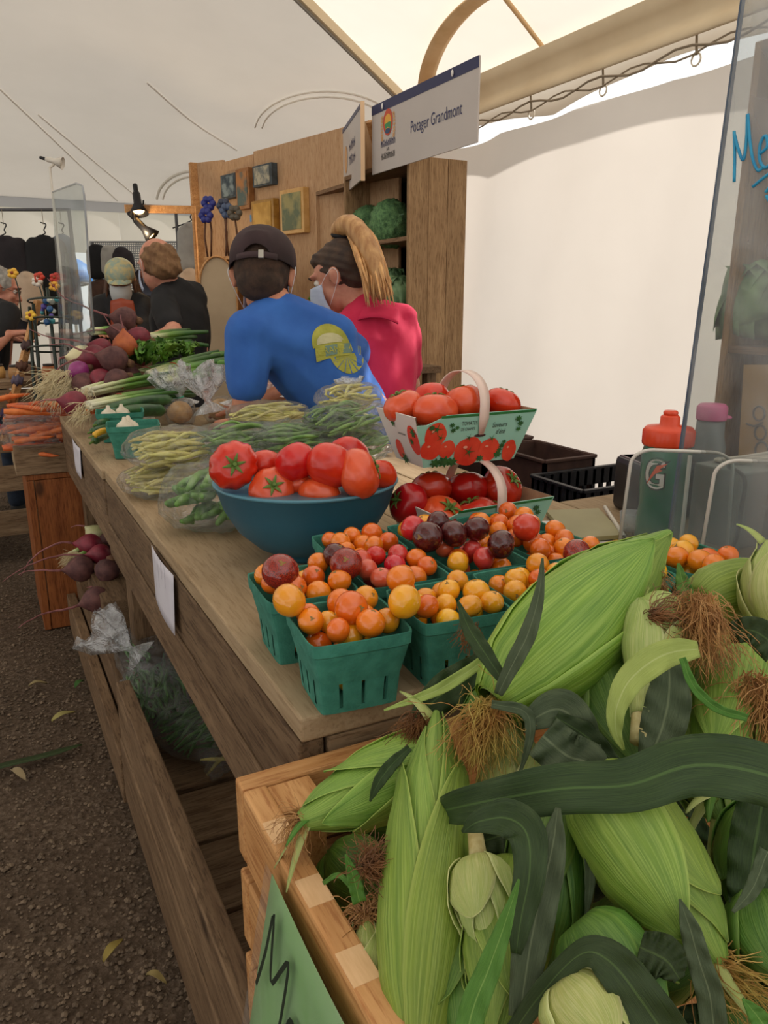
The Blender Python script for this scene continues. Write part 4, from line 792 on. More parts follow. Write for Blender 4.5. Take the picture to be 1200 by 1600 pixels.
BL = [([(660, 1272, .62, 20), (712, 1262, .565, 48), (780, 1248, .53, 64), (880, 1232, .515, 76), (985, 1226, .505, 80), (1080, 1196, .50, 92), (1180, 1206, .495, 96), (1300, 1250, .49, 90)], L1, 'very long dark green corn leaf lying across the whole pile', .12),
    ([(872, 1262, .50, 8), (862, 1330, .49, 44), (840, 1420, .48, 58), (825, 1500, .47, 52), (812, 1590, .46, 34)], L2, 'greyish pointed corn blade hanging down in the middle foreground', .2),
    ([(722, 1300, .505, 4), (748, 1284, .50, 34), (790, 1278, .50, 58), (822, 1300, .49, 60), (828, 1360, .48, 50), (815, 1430, .475, 40), (806, 1490, .47, 16)], L1, 'dark folded leaf curling over just right of the large upright cob', .3),
    ([(811, 1374, .46, 3), (790, 1440, .455, 22), (765, 1510, .45, 36), (738, 1580, .445, 42), (725, 1650, .44, 40)], L3, 'bright green pointed blade at the bottom centre', .35),
    ([(785, 1640, .46, 24), (840, 1560, .455, 32), (905, 1492, .45, 36), (950, 1500, .445, 62), (1000, 1560, .44, 74), (1060, 1650, .435, 80)], L1, 'dark leaf arching over the bottom edge of the pile', .25),
    ([(1192, 1250, .52, 70), (1180, 1320, .515, 76), (1168, 1400, .51, 60), (1150, 1440, .505, 20)], L1, 'broad dark leaf hanging at the right edge below the long leaf', .15),
    ([(1200, 1330, .49, 26), (1175, 1390, .485, 22), (1145, 1425, .48, 5)], L2, 'thin grey leaf tip near the right edge above the golden silk', .3),
    ([(1045, 1020, .60, 30), (1045, 1090, .59, 66), (1030, 1150, .58, 62), (1005, 1200, .575, 20)], L2, 'grey green blade hanging right of the half peeled cob', .2),
    ([(1092, 1014, .575, 26), (1040, 1022, .57, 44), (990, 1056, .565, 44), (965, 1100, .56, 32), (962, 1140, .56, 20), (974, 1172, .56, 4)], L4, 'light green husk strip curling across the half peeled cob', .3),
    ([(848, 872, .59, 3), (842, 930, .585, 16), (825, 990, .58, 26), (800, 1040, .58, 24), (778, 1085, .585, 14)], L2, 'slim grey blade standing up in front of the tomato baskets', .4),
    ([(716, 940, .62, 3), (732, 980, .61, 22), (756, 1018, .60, 26), (785, 1062, .59, 16)], L1, 'short dark blade pointing up and left before the front middle basket', .4),
    ([(640, 1130, .71, 14), (690, 1085, .71, 56), (740, 1050, .72, 50), (790, 1010, .72, 18)], L1, 'broad shaded leaf lying on the table end', .1),
    ([(600, 1110, .70, 3), (690, 1075, .69, 18), (770, 1020, .68, 14), (800, 985, .68, 6)], L4, 'thin pale leaf stalk crossing toward the tomato baskets', .3),
    ([(578, 1252, .625, 3), (592, 1222, .625, 18), (612, 1195, .63, 20), (640, 1168, .64, 10)], L1, 'small dark pointed leaf lying over the cob at the rear left', .3),
    ([(820, 1130, .60, 26), (870, 1108, .60, 62), (900, 1130, .59, 60), (915, 1180, .585, 50), (918, 1210, .585, 30)], L2, 'dark blade draped over the middle behind the long leaf', .2),
    ([(868, 1120, .59, 20), (915, 1150, .585, 40), (960, 1190, .58, 20), (978, 1196, .58, 4)], L1, 'dark pointed leaf lying left of the grey green blade', .2),
    ([(848, 1150, .575, 70), (885, 1180, .57, 74), (920, 1196, .565, 62), (905, 1240, .56, 30)], L2, 'wide ribbed dark leaf just above the long leaf', .12),
    ([(1066, 1028, .56, 10), (1084, 1072, .555, 14), (1120, 1106, .55, 14), (1168, 1122, .545, 12)], L3, 'narrow green leaf looping right of the grey green blade', .4),
    ([(768, 860 + 240, .605, 12), (820, 1112, .60, 18), (828, 1150, .595, 14), (812, 1210, .59, 4)], L2, 'thin curled leaf tip under the golden silk', .4),
    ([(1140, 990, .62, 30), (1175, 985, .61, 44), (1215, 1010, .60, 60)], L1, 'dark leaf at the right edge below the top cob', .2),
    ([(1060, 880, .68, 4), (1068, 915, .67, 22), (1082, 950, .66, 20)], L3, 'small green leaf standing above the brown silk near the top right', .3),
    ([(930, 1003, .66, 4), (965, 985, .65, 34), (975, 955, .65, 44), (1010, 915, .67, 12)], L4, 'pale husk flap by the right side of the big diagonal cob', .3),
    ([(1020, 965, .66, 20), (1050, 955, .66, 34), (1090, 960, .67, 20)], L2, 'grey leaf fold behind the brown silk at the top right', .2),
    ([(1062, 1405, .475, 3), (1078, 1450, .47, 30), (1092, 1500, .465, 36), (1110, 1560, .46, 42), (1118, 1640, .455, 36)], L2, 'torn grey green leaf hanging beside the large golden silk', .3),
    ([(1000, 1480, .46, 50), (1040, 1500, .455, 70), (1062, 1530, .45, 20)], L1, 'ragged dark leaf fragment below the slanting bright cob', .2),
    ([(1160, 1560, .45, 4), (1185, 1590, .445, 30), (1220, 1640, .44, 40)], L3, 'green leaf in the bottom right corner', .3),
    ([(915, 1300, .53, 6), (922, 1370, .525, 16), (915, 1440, .52, 3)], L2, 'very thin grey leaf beside the upright middle cob', .4),
    ([(540, 1335, .57, 3), (552, 1370, .57, 20), (562, 1410, .57, 22)], L3, 'small green blade standing in the dark gap beside the left rail', .3),
    ([(505, 1380, .60, 6), (530, 1368, .59, 8), (556, 1395, .58, 7)], L3, 'thin stem loop in the dark gap by the rail', .3),
    ([(880, 1020, .66, 26), (905, 990, .66, 50), (960, 1000, .66, 56), (985, 1040, .655, 20)], L1, 'shaded leaf under the big diagonal cob', .2),
    ([(512, 1215, .66, 4), (514, 1200, .66, 12), (520, 1182, .66, 8)], L3, 'tiny leaf tip poking up by the rear rail', .3)]
BL = BL[:-1]
for i, (p, m, lab, fo) in enumerate(BL): blade(p, m, lab, fo, seed=i)
rs = random.getstate(); random.seed(5)
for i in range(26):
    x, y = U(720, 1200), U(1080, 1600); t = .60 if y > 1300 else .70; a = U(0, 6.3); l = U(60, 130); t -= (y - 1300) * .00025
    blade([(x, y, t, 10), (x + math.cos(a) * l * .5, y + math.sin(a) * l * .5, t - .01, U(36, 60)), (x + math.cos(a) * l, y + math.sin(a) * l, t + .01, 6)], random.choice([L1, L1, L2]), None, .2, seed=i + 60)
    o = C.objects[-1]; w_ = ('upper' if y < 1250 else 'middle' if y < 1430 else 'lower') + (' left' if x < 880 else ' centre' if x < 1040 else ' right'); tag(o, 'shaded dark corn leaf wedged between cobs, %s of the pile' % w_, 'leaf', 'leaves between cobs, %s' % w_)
random.setstate(rs)
tuft(1092, 945, .62, 420, .062, silk_b, 'round tuft of brown silk on the pile above the half peeled cob', (.1, -.1, -.8), (.1, -.2, -1), .02)
tuft(1020, 962, .62, 160, .05, silk_d, 'dark matted silk strand trailing left from the round tuft', (.9, 0, -.3), (.9, 0, -.2), .008)
tuft(1190, 1075, .60, 420, .075, silk_b, 'brown silk tuft at the right edge of the pile', (0, -.1, -1), (0, 0, -1), .022)
tuft(655, 1125, .68, 200, .04, silk_d, 'dark brown silk behind the tip of the large upright cob', (-.3, 0, -.7), (-.4, 0, -1), .012)
tuft(1015, 905, .70, 220, .05, silk_b, 'brown silk tucked behind the top end of the diagonal cob', (.1, 0, -.9), (.3, 0, -1), .02)
tuft(575, 1355, .575, 240, .030, silk_d, 'dark brown silk in the gap by the left rail', (.2, 0, -.4), (.5, 0, .4), .012)
tuft(735, 980, .72, 90, .03, silk_d, 'small brown silk scrap under the front right basket', (0, 0, -.6), (0, 0, -1), .012)
# ---------------- bagged vegetables ----------------
bagm = film('clear_bag', .95, '#fdfdfd', .22, 40, 1.0, .55); neckm = film('bag_neck', .68, '#fdfdfd', .2, 26, 1.0, .7); tie_m = M('green_tie', '#2fae8a', rough=.4)
bean = {'g': M('bean_green', '#55803a', '#86a85a', .45, 40, rv=.15), 'y': M('bean_yellow', '#c8c06a', '#dcd68c', .45, 40, rv=.1, hue=.012), 'p': M('pod_green', '#5c8a3c', '#84ae5a', .4, 25, rv=.12), 'd': M('bean_dark', '#3a6a2c', '#588844', .4, 40, rv=.15)}
BEAN = {}
def bean_obj(kind, w, L):
    key = (kind, w)
    if key not in BEAN:
        ms = []
        for v_ in range(3):
            P = [(L * (t - .5), .16 * L * math.sin(PI * t) * (1, -.5, .3)[v_], .03 * L * math.sin(t * 7 + v_)) for t in [i / 8 for i in range(9)]]
            r = [w * (.25 + .75 * math.sin(PI * min(.98, max(.02, t))) ** .4) * (1 + .08 * math.sin(t * 30)) for t in [i / 8 for i in range(9)]]; r[-1] = w * .15
            v, f = tube(P, r, 7); me = bpy.data.meshes.new('bean'); me.from_pydata(v, [], f); me.polygons.foreach_set('use_smooth', [True] * len(f)); me.materials.append(bean[kind]); ms.append(me)
        BEAN[key] = ms
    return random.choice(BEAN[key])
def bag(c, hx, hy, hz, yaw, kind, desc, neck=None, n=30, w=.0045, L=.11, single=False, tie=False, ball=None, seed=0, cat_='beans', rumple=.006, nm='bean', dirx=0):
    rs = random.getstate(); random.seed(seed + 40); c = Vector(c); base = c - Vector((0, 0, hz)); Mx = Matrix.Translation(c) @ Matrix.Rotation(yaw, 4, 'Z')
    rt = root('plastic_bag', base, 'clear plastic bag ' + desc, 'bag', 'clear plastic produce bags')
    def surf(th, ph):   # superellipsoid
        ct, st_ = math.cos(th), math.sin(th); cp, sp = math.cos(ph), math.sin(ph); e = .75
        g = lambda a: math.copysign(abs(a) ** e, a)
        return Vector((hx * g(ct) * g(cp), hy * g(ct) * g(sp), hz * g(st_)))
    V, F = [], []; n1, n2 = 30, 60
    for i in range(n1 + 1):
        th = -PI / 2 + PI * i / n1
        for j in range(n2):
            p = surf(th, 2 * PI * j / n2); nz = noise.noise(p * 24 + Vector((seed * 7, 0, 0))) * rumple * 1.5 + abs(noise.noise(Vector((p.x * 30, p.y * 70, p.z * 50)) + Vector((seed, 5, 0)))) * rumple * 1.6 - rumple * .8
            q = p * (1.03) + p.normalized() * (nz + .002)
            if q.z < -hz * .97: q.z = -hz * .97
            V.append(Mx @ q)
    for i in range(n1):
        for j in range(n2): F.append((i * n2 + j, i * n2 + (j + 1) % n2, (i + 1) * n2 + (j + 1) % n2, (i + 1) * n2 + j))
    mk('film', V, F, bagm, rt, True)
    if neck is not None:
        nk, fl, ln, wd = neck; nk = Vector(nk); d = Vector(fl).normalized(); s = d.cross(Vector((.3, 1, .1))).normalized(); u = s.cross(d); V, F = [], []
        st_ = [(-.3, .9), (-.12, .5), (0, .16), (.06, .16), (.25, .5), (.6, .95), (1, 1.15)]; m = 30
        for i, (t, r) in enumerate(st_):
            for j in range(m):
                a = 2 * PI * j / m; rr = wd * r * (1 + .28 * math.sin(a * 5 + seed + i * .5) * min(1, max(0, t) * 2) + .12 * math.sin(a * 11 + seed))
                V.append(nk + d * ln * (t + .12 * math.sin(a * 3 + seed) * max(0, t)) + s * math.cos(a) * rr + u * math.sin(a) * rr * .45)
        for i in range(len(st_) - 1):
            for j in range(m): F.append((i * m + j, i * m + (j + 1) % m, (i + 1) * m + (j + 1) % m, (i + 1) * m + j))
        mk('bag_neck', V, F, neckm, rt, True)
        if tie:
            P = [nk + d * .003 + (s * math.cos(a) + u * math.sin(a) * .6) * wd * .19 for a in [PI * i / 6 for i in range(13)]]; v, f = tube(P, .0022, 5)
            v2, f2 = tube([P[0], P[0] + s * .014 + Vector((0, 0, .004)), P[0] + s * .02], .0018, 5); mk('tie', *join((v, f), (v2, f2)), tie_m, rt, True, kind='stuff')
    if ball: 
        bl = M('potato', '#b8905f', '#d3ad7c', .75, 40, bump=.3)
        V, F = ell(c, (hx * .82, hy * .82, hz * .85), 3); V = [v + (v - c) * .05 * noise.noise((v - c) * 30) for v in V]
        mk('turnip', V, F, bl, None, True, label='tan root in the bag, ' + desc.split(', ')[-1], cat='turnip')
    else:
        items = []
        for i in range(n):
            # mostly parallel beans stacked inside the ellipsoid
            while True:
                q = Vector((U(-1, 1), U(-1, 1), U(-1, 1)))
                if q.length < 1: break
            q = q.normalized() * (q.length ** .45) * .86; l2 = L * U(.75, 1.1)
            p = Vector((q.x * max(0, hx - (l2 * .36 if not dirx else w)), q.y * max(0, hy - (w if not dirx else l2 * .36)), q.z * (hz - w)))
            items.append((p, Matrix.Rotation(U(-.28, .28) + (PI / 2 if dirx else 0), 4, 'Z') @ Matrix.Rotation(U(-.16, .16), 4, 'Y') @ Matrix.Rotation(U(0, 6), 4, 'X'), l2 / L))
        names = {'y': ('yellow', 'bean'), 'g': ('green', 'bean'), 'p': ('thick green', 'pod'), 'd': ('dark green', 'bean')}[kind]
        if not n: pass
        elif single:
            for p, r, s_ in items:
                o = bpy.data.objects.new(nm, bean_obj(kind, w, L)); C.objects.link(o); o.matrix_world = Mx @ Matrix.Translation(p) @ r @ Matrix.Scale(s_, 4)
                tag(o, '%s %s in the bag %s' % (names[0], names[1], desc.split(',')[-1].strip()), names[1], '%s %ss in the bag %s' % (names[0], names[1], desc.split(',')[-1].strip()))
        else:
            ms = []
            for p, r, s_ in items:
                me = bean_obj(kind, w, L); T = Mx @ Matrix.Translation(p) @ r @ Matrix.Scale(s_, 4); ms.append(([T @ v.co for v in me.vertices], [tuple(q.vertices) for q in me.polygons]))
            V, F = join(*ms); mk('beans', V, F, bean[kind], None, True, kind='stuff', label='tangle of %s beans inside the bag %s' % (names[0], desc.split(',')[-1].strip()), cat='beans')
    random.setstate(rs); return rt
def bz(px, py, z): return AZ(px, py, z)
bag(bz(262, 748, .872), .098, .085, .032, .25, 'y', 'of yellow beans, lying lowest beside the table edge', n=46, L=.10, single=True, seed=1, w=.0048)
bag(bz(268, 698, .942), .098, .080, .042, .15, 'y', 'of long yellow beans, stacked on the lowest yellow bean bag', n=56, L=.13, single=True, seed=2, w=.0048)
bag(bz(338, 772, .902), .092, .095, .060, .9, 'p', 'of thick green pods, left of the blue bowl', n=34, L=.125, single=True, seed=3, w=.0095, nm='pod')
bag(bz(372, 688, .945), .105, .080, .038, .1, 'g', 'of green beans, behind the ribbed tomato', n=44, L=.12, single=True, seed=4)
bag(bz(372, 712, .885), .10, .12, .022, .1, 'd', 'of green beans, underneath the green bean bag behind the bowl', n=30, L=.12, seed=5)
bag(bz(455, 690, .94), .10, .08, .045, -.2, 'g', 'of pale green beans, directly behind the high glossy tomato', n=44, L=.12, seed=6, rumple=.01)
bag(bz(540, 655, .985), .105, .075, .040, .5, 'g', 'of green beans, topmost beside the upper carton', n=44, L=.13, single=True, seed=7, neck=None)
bag(bz(545, 690, .925), .115, .09, .045, .3, 'g', 'of pale green beans, left of the lower carton', n=50, L=.12, seed=8, rumple=.01)
bag(bz(420, 645, .965), .105, .07, .028, .1, 'y', 'of yellow beans, in the second row behind the green bean bags', n=40, L=.13, single=True, seed=9)
bag(bz(420, 668, .90), .11, .10, .05, .1, 'y', 'of yellow beans, buried in the middle of the bag heap', n=40, L=.13, seed=10)
bag(bz(545, 622, 1.015), .085, .07, .035, .6, 'y', 'of yellow beans, highest, against the blue shirt', n=34, L=.12, single=True, seed=11, neck=(bz(548, 608, 1.03), (0, .2, 1), .03, .03))
bag(bz(555, 640, .93), .10, .09, .05, .6, 'y', 'of yellow beans, hidden under the highest yellow bean bag', n=30, L=.12, seed=12)
bag(bz(281, 644, .885), .052, .05, .045, 0, None, 'holding one tan root, tied with a green twist', (bz(283, 622, .925), (-.35, 0, 1), .11, .055), tie=True, ball=1, seed=13)
bag(bz(345, 640, .885), .056, .052, .045, 0, None, 'holding a tan root, second from the green twist tie', (bz(325, 628, .925), (-.15, .1, 1), .12, .06), ball=1, seed=14)
bag(bz(420, 622, .90), .056, .052, .045, 0, None, 'holding a tan root, in front of the left arm in blue', (bz(420, 612, .95), (-.1, 0, 1), .10, .08), ball=1, seed=15)
bag(bz(480, 622, .93), .056, .052, .045, 0, None, 'holding a tan root, below the middle of the blue shirt', (bz(470, 612, .96), (.2, 0, 1), .09, .07), ball=1, seed=16)
bag(bz(380, 632, .89), .06, .05, .04, 0, None, 'holding a tan root, between the two puffy bag tops', (bz(372, 625, .93), (.4, 0, 1), .10, .06), ball=1, seed=17)
# bags in the lower bin
bag(AZ(250, 1030, .31), .10, .17, .07, .1, 'd', 'of dark green beans, furthest back in the lower bin', n=60, L=.11, single=False, seed=20, dirx=1)
bag(AZ(245, 1085, .28), .085, .13, .065, -.1, 'd', 'of dark green beans, middle one in the lower bin', n=60, L=.11, single=True, seed=21, dirx=1, neck=(AZ(205, 1015, .36), (-.7, .4, .6), .12, .06), rumple=.009)
bag(AZ(315, 1130, .25), .10, .11, .06, .4, 'd', 'of dark green beans, nearest in the lower bin', n=50, L=.11, single=True, seed=22, rumple=.008)
bag(AZ(348, 1185, .21), .045, .05, .03, .3, 'y', 'crumpled small and nearly empty, nearest the corn crate in the lower bin', n=3, L=.05, seed=23, rumple=.022)
# ---------------- far end vegetables ----------------
root_m = M('root_hair', '#c9b78c', '#e0d3ae', .8, 60); beet_m = M('beet_skin', '#4a2a2c', '#6e4642', .7, 35, rv=.15, bump=.3, bsc=200); beet_r = M('beet_red', '#6a1a2c', '#8a2a3c', .5, 30, rv=.12); beet_o = M('beet_orange', '#a8502c', '#c46a3a', .55, 30); tail_m = M('beet_tail', '#7c4a4a', '#a0686a', .7, 50); pur = M('onion_purple', '#8a3070', '#a8488c', .35, 20); whi = M('turnip_white', '#d8ce9c', '#e6ddb4', .45, 20)
def wig(p, d, L, n=10, drop=.0, seed=0, amp=.25):
    d = Vector(d).normalized(); pts = [Vector(p)]
    for i in range(n): d = (d + Vector((U(-1, 1), U(-1, 1), U(-1, 1))) * amp + Vector((0, 0, -drop))).normalized(); pts.append(pts[-1] + d * L / n)
    return pts
def beet(c, r, d, L, mat, label, tm=None, cat='beet', name='beet', squash=1.0, leafy=False, drop=.06):
    c = Vector(c); d = Vector(d).normalized(); q = d.to_track_quat('Z', 'Y').to_matrix().to_4x4(); Mx = Matrix.Translation(c) @ q
    rt = root(name, c - Vector((0, 0, r)), label, cat, 'root vegetables' )
    pr = [(.001, -.82 * squash), (.3, -.86 * squash), (.7, -.66 * squash), (.95, -.25), (1, .1), (.88, .5), (.6, .85), (.3, 1.12), (.12, 1.35), (.06, 1.5)]
    v, f = lathe([(a * r, b * r) for a, b in pr], 18, lambda a, rr, z: 1 + .03 * math.sin(a * 3)); mk('body', *xf((v, f), Mx), mat, rt, True)
    P = wig(Mx @ Vector((0, 0, r * 1.4)), d, L, 12, drop, amp=.22); v, f = tube(P, [r * .09 * (1 - i / 14) + .0006 for i in range(13)], 5); mk('tail_root', v, f, tm or tail_m, rt, True)
    v, f = tube([Mx @ Vector((0, 0, -.8 * r * squash)), Mx @ Vector((.02, 0, -1.1 * r))], [r * .35, r * .28], 8); mk('crown', v, f, M('crown', '#5c3a2c', '#7a5a3c', .8, 80), rt, True)
    return rt
def bq(px, py, t, wpx, d, L, mat, label, **k): return beet(D(px, py, t), wpx / 2400 * t, d, L, mat, label, **k)
lf_ = -R_
bq(197, 498, 3.05, 38, (-.9, .1, .15), .26, beet_m, 'grey brown beet topping the root pile, its tail curving far left', drop=-.02)
bq(185, 520, 2.95, 30, (-.9, 0, .2), .12, beet_m, 'small beet just below the topmost one', drop=0)
bq(219, 528, 2.95, 36, (-1, .1, .3), .1, beet_r, 'reddish beet at the right of the pile top'); bq(195, 541, 2.78, 38, (.0, .0, 1), .05, beet_o, 'orange pear shaped beet with its tail pointing straight up', drop=0)
bq(160, 545, 2.85, 34, (-1, .1, .35), .20, beet_r, 'pinkish red beet left of the orange one with a long curled tail', drop=.02); bq(220, 556, 2.85, 32, (1, 0, 0), .03, beet_r, 'bright red beet under the right side of the pile')
bq(180, 562, 2.72, 44, (-1, 0, .30), .16, beet_m, 'dark beet with pointed tail, left below the orange one', drop=.02); bq(150, 558, 2.78, 40, (-1, .2, -.1), .12, beet_r, 'maroon beet beside the white turnip')
bq(130, 560, 2.82, 42, (-.8, -.3, .1), .06, whi, 'cream white turnip half at the left of the root pile', cat='turnip', name='turnip'); bq(124, 579, 2.72, 32, (-.7, -.3, -.2), .05, pur, 'bright purple onion below the white turnip', cat='onion', name='onion')
bq(131, 600, 2.70, 38, (.3, -1, -.5), .05, beet_m, 'dark round beet low on the left of the pile'); bq(158, 592, 2.70, 34, (-.5, -1, -.2), .06, beet_r, 'crimson beet low in the middle of the pile')
bq(184, 594, 2.66, 38, (-1, -.4, -.3), .08, beet_m, 'round brownish beet at the low right of the pile with short tail'); bq(205, 585, 2.8, 30, (-1, 0, 0), .1, beet_m, 'shadowed beet wedged at the right of the pile')
bq(118, 630, 2.45, 40, (-1, 0, .25), .06, beet_r, 'dark red beet alone at the table corner beside the scallion roots'); bq(165, 575, 2.95, 40, (-1, 0, 0), .1, beet_m, 'beet in the middle of the pile, mostly hidden'); bq(195, 575, 3.0, 40, (-1, 0, 0), .1, beet_m, 'beet at the back of the pile, mostly hidden')
bq(150, 620, 2.66, 36, (-1, 0, 0), .08, beet_m, 'beet resting on the table under the pile')
def hairs(c, d, n, L, spread, name, label, mat=None, parent=None, r=.0007):
    ms = []
    for i in range(n):
        p = Vector(c) + Vector((U(-1, 1), U(-1, 1), U(-1, 1))) * spread; dd = (Vector(d).normalized() + Vector((U(-1, 1), U(-1, 1), U(-1, 1))) * .55)
        ms.append(tube(wig(p, dd, L * U(.5, 1.1), 7, .10), [r * 1.3, r * 1.2, r, r, r, r * .8, r * .6, r * .3], 3, False))
    V, F = join(*ms); return mk(name, V, F, mat or root_m, parent, kind='stuff', label=label, cat=None if parent else 'roots')
def stalk_mat():
    k = N('stalk'); t = k.n('TexCoord'); sp = k.n('SeparateXYZ'); k.l(t.outputs['UV'], sp.inputs[0]); c = k.ramp(sp.outputs[0], [(.0, '#dfdcc0'), (.16, '#d5dca8'), (.34, '#6d9a3c'), (.6, '#3c6c2c'), (1., '#2c5626')])
    c = k.rand(c, .18, .01); k.l(c, k.p.inputs['Base Color']); k.p.inputs['Roughness'].default_value = .4; return k.m
SK = stalk_mat()
def bunch(c, d, L, n, w, label, roots=True, r=.007, spread=.03, fan=.12, group='bunches of green onions', band=True):
    c = Vector(c); d = Vector(d).normalized(); rt = root('green_onion_bunch', c, label, 'green onions', group); s = d.cross(Vector((0, 0, 1))).normalized(); u = s.cross(d)
    for i in range(n):
        a = U(-1, 1); b = abs(U(0, 1)); p = c + s * a * spread + u * b * spread * .8; dd = (d + s * a * fan + u * (b - .3) * fan * .5).normalized(); P = [p + dd * L * t + Vector((0, 0, -.02 * t * t * L / .3)) for t in [j / 10 for j in range(11)]]
        rr = [r * (1.05 - .25 * t) if t < .4 else r * (1.2 - .9 * (t - .4)) for t in [j / 10 for j in range(11)]]; V, F = tube(P, rr, 7); mk('stalk', V, F, SK, rt, True, [(j // 7 / 10, 0) for j in range(len(V))])
    if band:
        P = [c + d * L * .3 + s * math.cos(a) * spread * 1.15 + u * (.4 + .75 * math.sin(a)) * spread for a in [PI * i / 8 for i in range(17)]]; v, f = tube(P, .0018, 5); mk('rubber_band', v, f, M('redband', '#b8442c', rough=.5), rt, True)
    if roots: hairs(c - d * .01, -d + Vector((0, 0, -.4)), 90, .055, spread, 'root_hairs', None, parent=rt)
    return rt
random.seed(11)
bunch(D(138, 617, 2.55), (.80, .52, .10), .42, 14, 0, 'upper bunch of green onions with white ends towards the left, on the far table', spread=.028); bunch(D(137, 640, 2.42), (.85, .48, .06), .42, 13, 0, 'lower bunch of green onions nearest the cucumber', spread=.026)
bunch(D(190, 600, 2.9), (.8, .55, .1), .45, 14, 0, 'third bunch of green onions, leaves reaching under the leafy greens', roots=False, spread=.035); bunch(D(235, 597, 2.75), (.9, .4, .16), .36, 12, 0, 'bunch of thick leek tops fanning right behind the bag with green twist', roots=False, r=.011, spread=.04, fan=.25)
bunch(D(285, 580, 2.95), (.95, -.1, .06), .3, 12, 0, 'dark green leek leaves drooping beside the blue shirt', roots=False, r=.010, spread=.05, fan=.3, band=False); bunch(D(230, 537, 3.15), (.95, .2, .06), .24, 8, 0, 'leek tops sticking out right of the beet pile, in front of the black shirt', roots=False, r=.011, spread=.035, fan=.3, band=False)
bunch(D(140, 522, 3.3), (.9, .3, .05), .16, 5, 0, 'green stalks behind the beet tails at the back left of the pile', roots=False, r=.011, spread=.02, band=False)
hairs(D(100, 592, 2.7), (-.6, -.3, -.2), 260, .12, .035, 'onion_roots', 'big tangle of pale dry onion roots hanging over the table corner', r=.0010)
on = M('onion_body', '#c5c48c', '#dcd9b0', .5, 20); beet(D(103, 597, 2.75), .035, (.3, -.5, -.5), .03, on, 'pale onion bulb inside the tangle of dry roots', cat='onion', name='onion')
# cucumber / squash
def cuke(a, b, r, mat, label, bend=.01, cat='zucchini', name='zucchini'):
    a, b = Vector(a), Vector(b); P = [a.lerp(b, t) + Vector((0, 0, bend * math.sin(PI * t))) for t in [i / 12 for i in range(13)]]; v, f = tube(P, [r * (.55 + .45 * math.sin(PI * min(1, max(0, .1 + t * .8))) ** .3) * (1 if 0 < i < 12 else .4) for i, t in enumerate([i / 12 for i in range(13)])], 14)
    o = root(name, a, label, cat, 'long green squashes'); mk('body', v, f, mat, o, True); v, f = tube([a, a + (a - b).normalized() * .018], [r * .3, r * .26], 8); mk('stem', v, f, cal_m, o, True); return o
cm = M('cuke', '#26482a', '#3f6a38', .3, 30, (1, 1, 1)); cuke(D(165, 652, 2.33), D(258, 642, 2.5), .021, cm, 'dark green zucchini lying behind the small green basket', .01); cuke(D(162, 643, 2.4), D(270, 625, 2.6), .02, cm, 'second dark zucchini tucked behind the first')
for a, b, r, m, lab in [((146, 690, 2.13), (170, 678, 2.2), .012, cm, 'small dark green squash lowest by the table edge'), ((143, 675, 2.17), (165, 668, 2.24), .011, cm, 'small green squash above the yellow one'), ((146, 681, 2.10), (166, 672, 2.14), .009, M('ysq', '#d8a024', '#e6b83c', .4), 'small yellow squash between the dark ones'), ((150, 664, 2.2), (172, 658, 2.3), .012, cm, 'small squash at the left corner of the empty looking basket')]: cuke(D(*a), D(*b), r, m, lab, .002)
# two stacked pulp baskets with garlic
for i, (px, py, lab) in enumerate([(208, 690, 'turquoise pulp basket of garlic in front, on the far table section'), (196, 675, 'turquoise pulp basket of garlic behind the front one, on the far table section')]):
    o = b0.copy(); C.objects.link(o); p = AZ(px + 4, py, TZ + .04); o.location = (p.x, p.y + (0.02 if i == 0 else .12), TZ); o.rotation_euler = (0, 0, -.15); o.scale = (1.25, 1.1, 1.05); tag(o, lab, 'basket', 'green pulp baskets on the table'); gp = o.location.copy()
    gr = M('garlic_skin', '#d8ccb4', '#e8dfcc', .6, 30, rv=.05)
    for j in range(5):
        q = gp + Vector((U(-.035, .035), U(-.03, .03), .055 + .02 * (j % 2))); pr = [(.002, -.018), (.016, -.015), (.024, 0), (.018, .012), (.007, .020), (.004, .030)]
        v, f = lathe(pr, 16, lambda a, rr, z: 1 + .07 * abs(math.cos(a * 4)), q.x, q.y, q.z); mk('garlic_bulb', v, f, gr, None, True, label='white garlic bulb in the %s turquoise basket' % ('front' if i == 0 else 'rear'), cat='garlic', group='garlic bulbs in the %s basket' % ('front' if i == 0 else 'rear'))
for px, py in ((240, 664), (232, 658)):
    q = AZ(px, py, TZ + .018); v, f = lathe([(.002, -.018), (.016, -.015), (.024, 0), (.018, .012), (.007, .020), (.004, .030)], 16, None, q.x, q.y, q.z); mk('garlic_bulb', v, f, gr, None, True, label='white garlic bulb resting between the baskets and the yellow bean bag, %s' % ('nearer' if px == 240 else 'further'), cat='garlic')
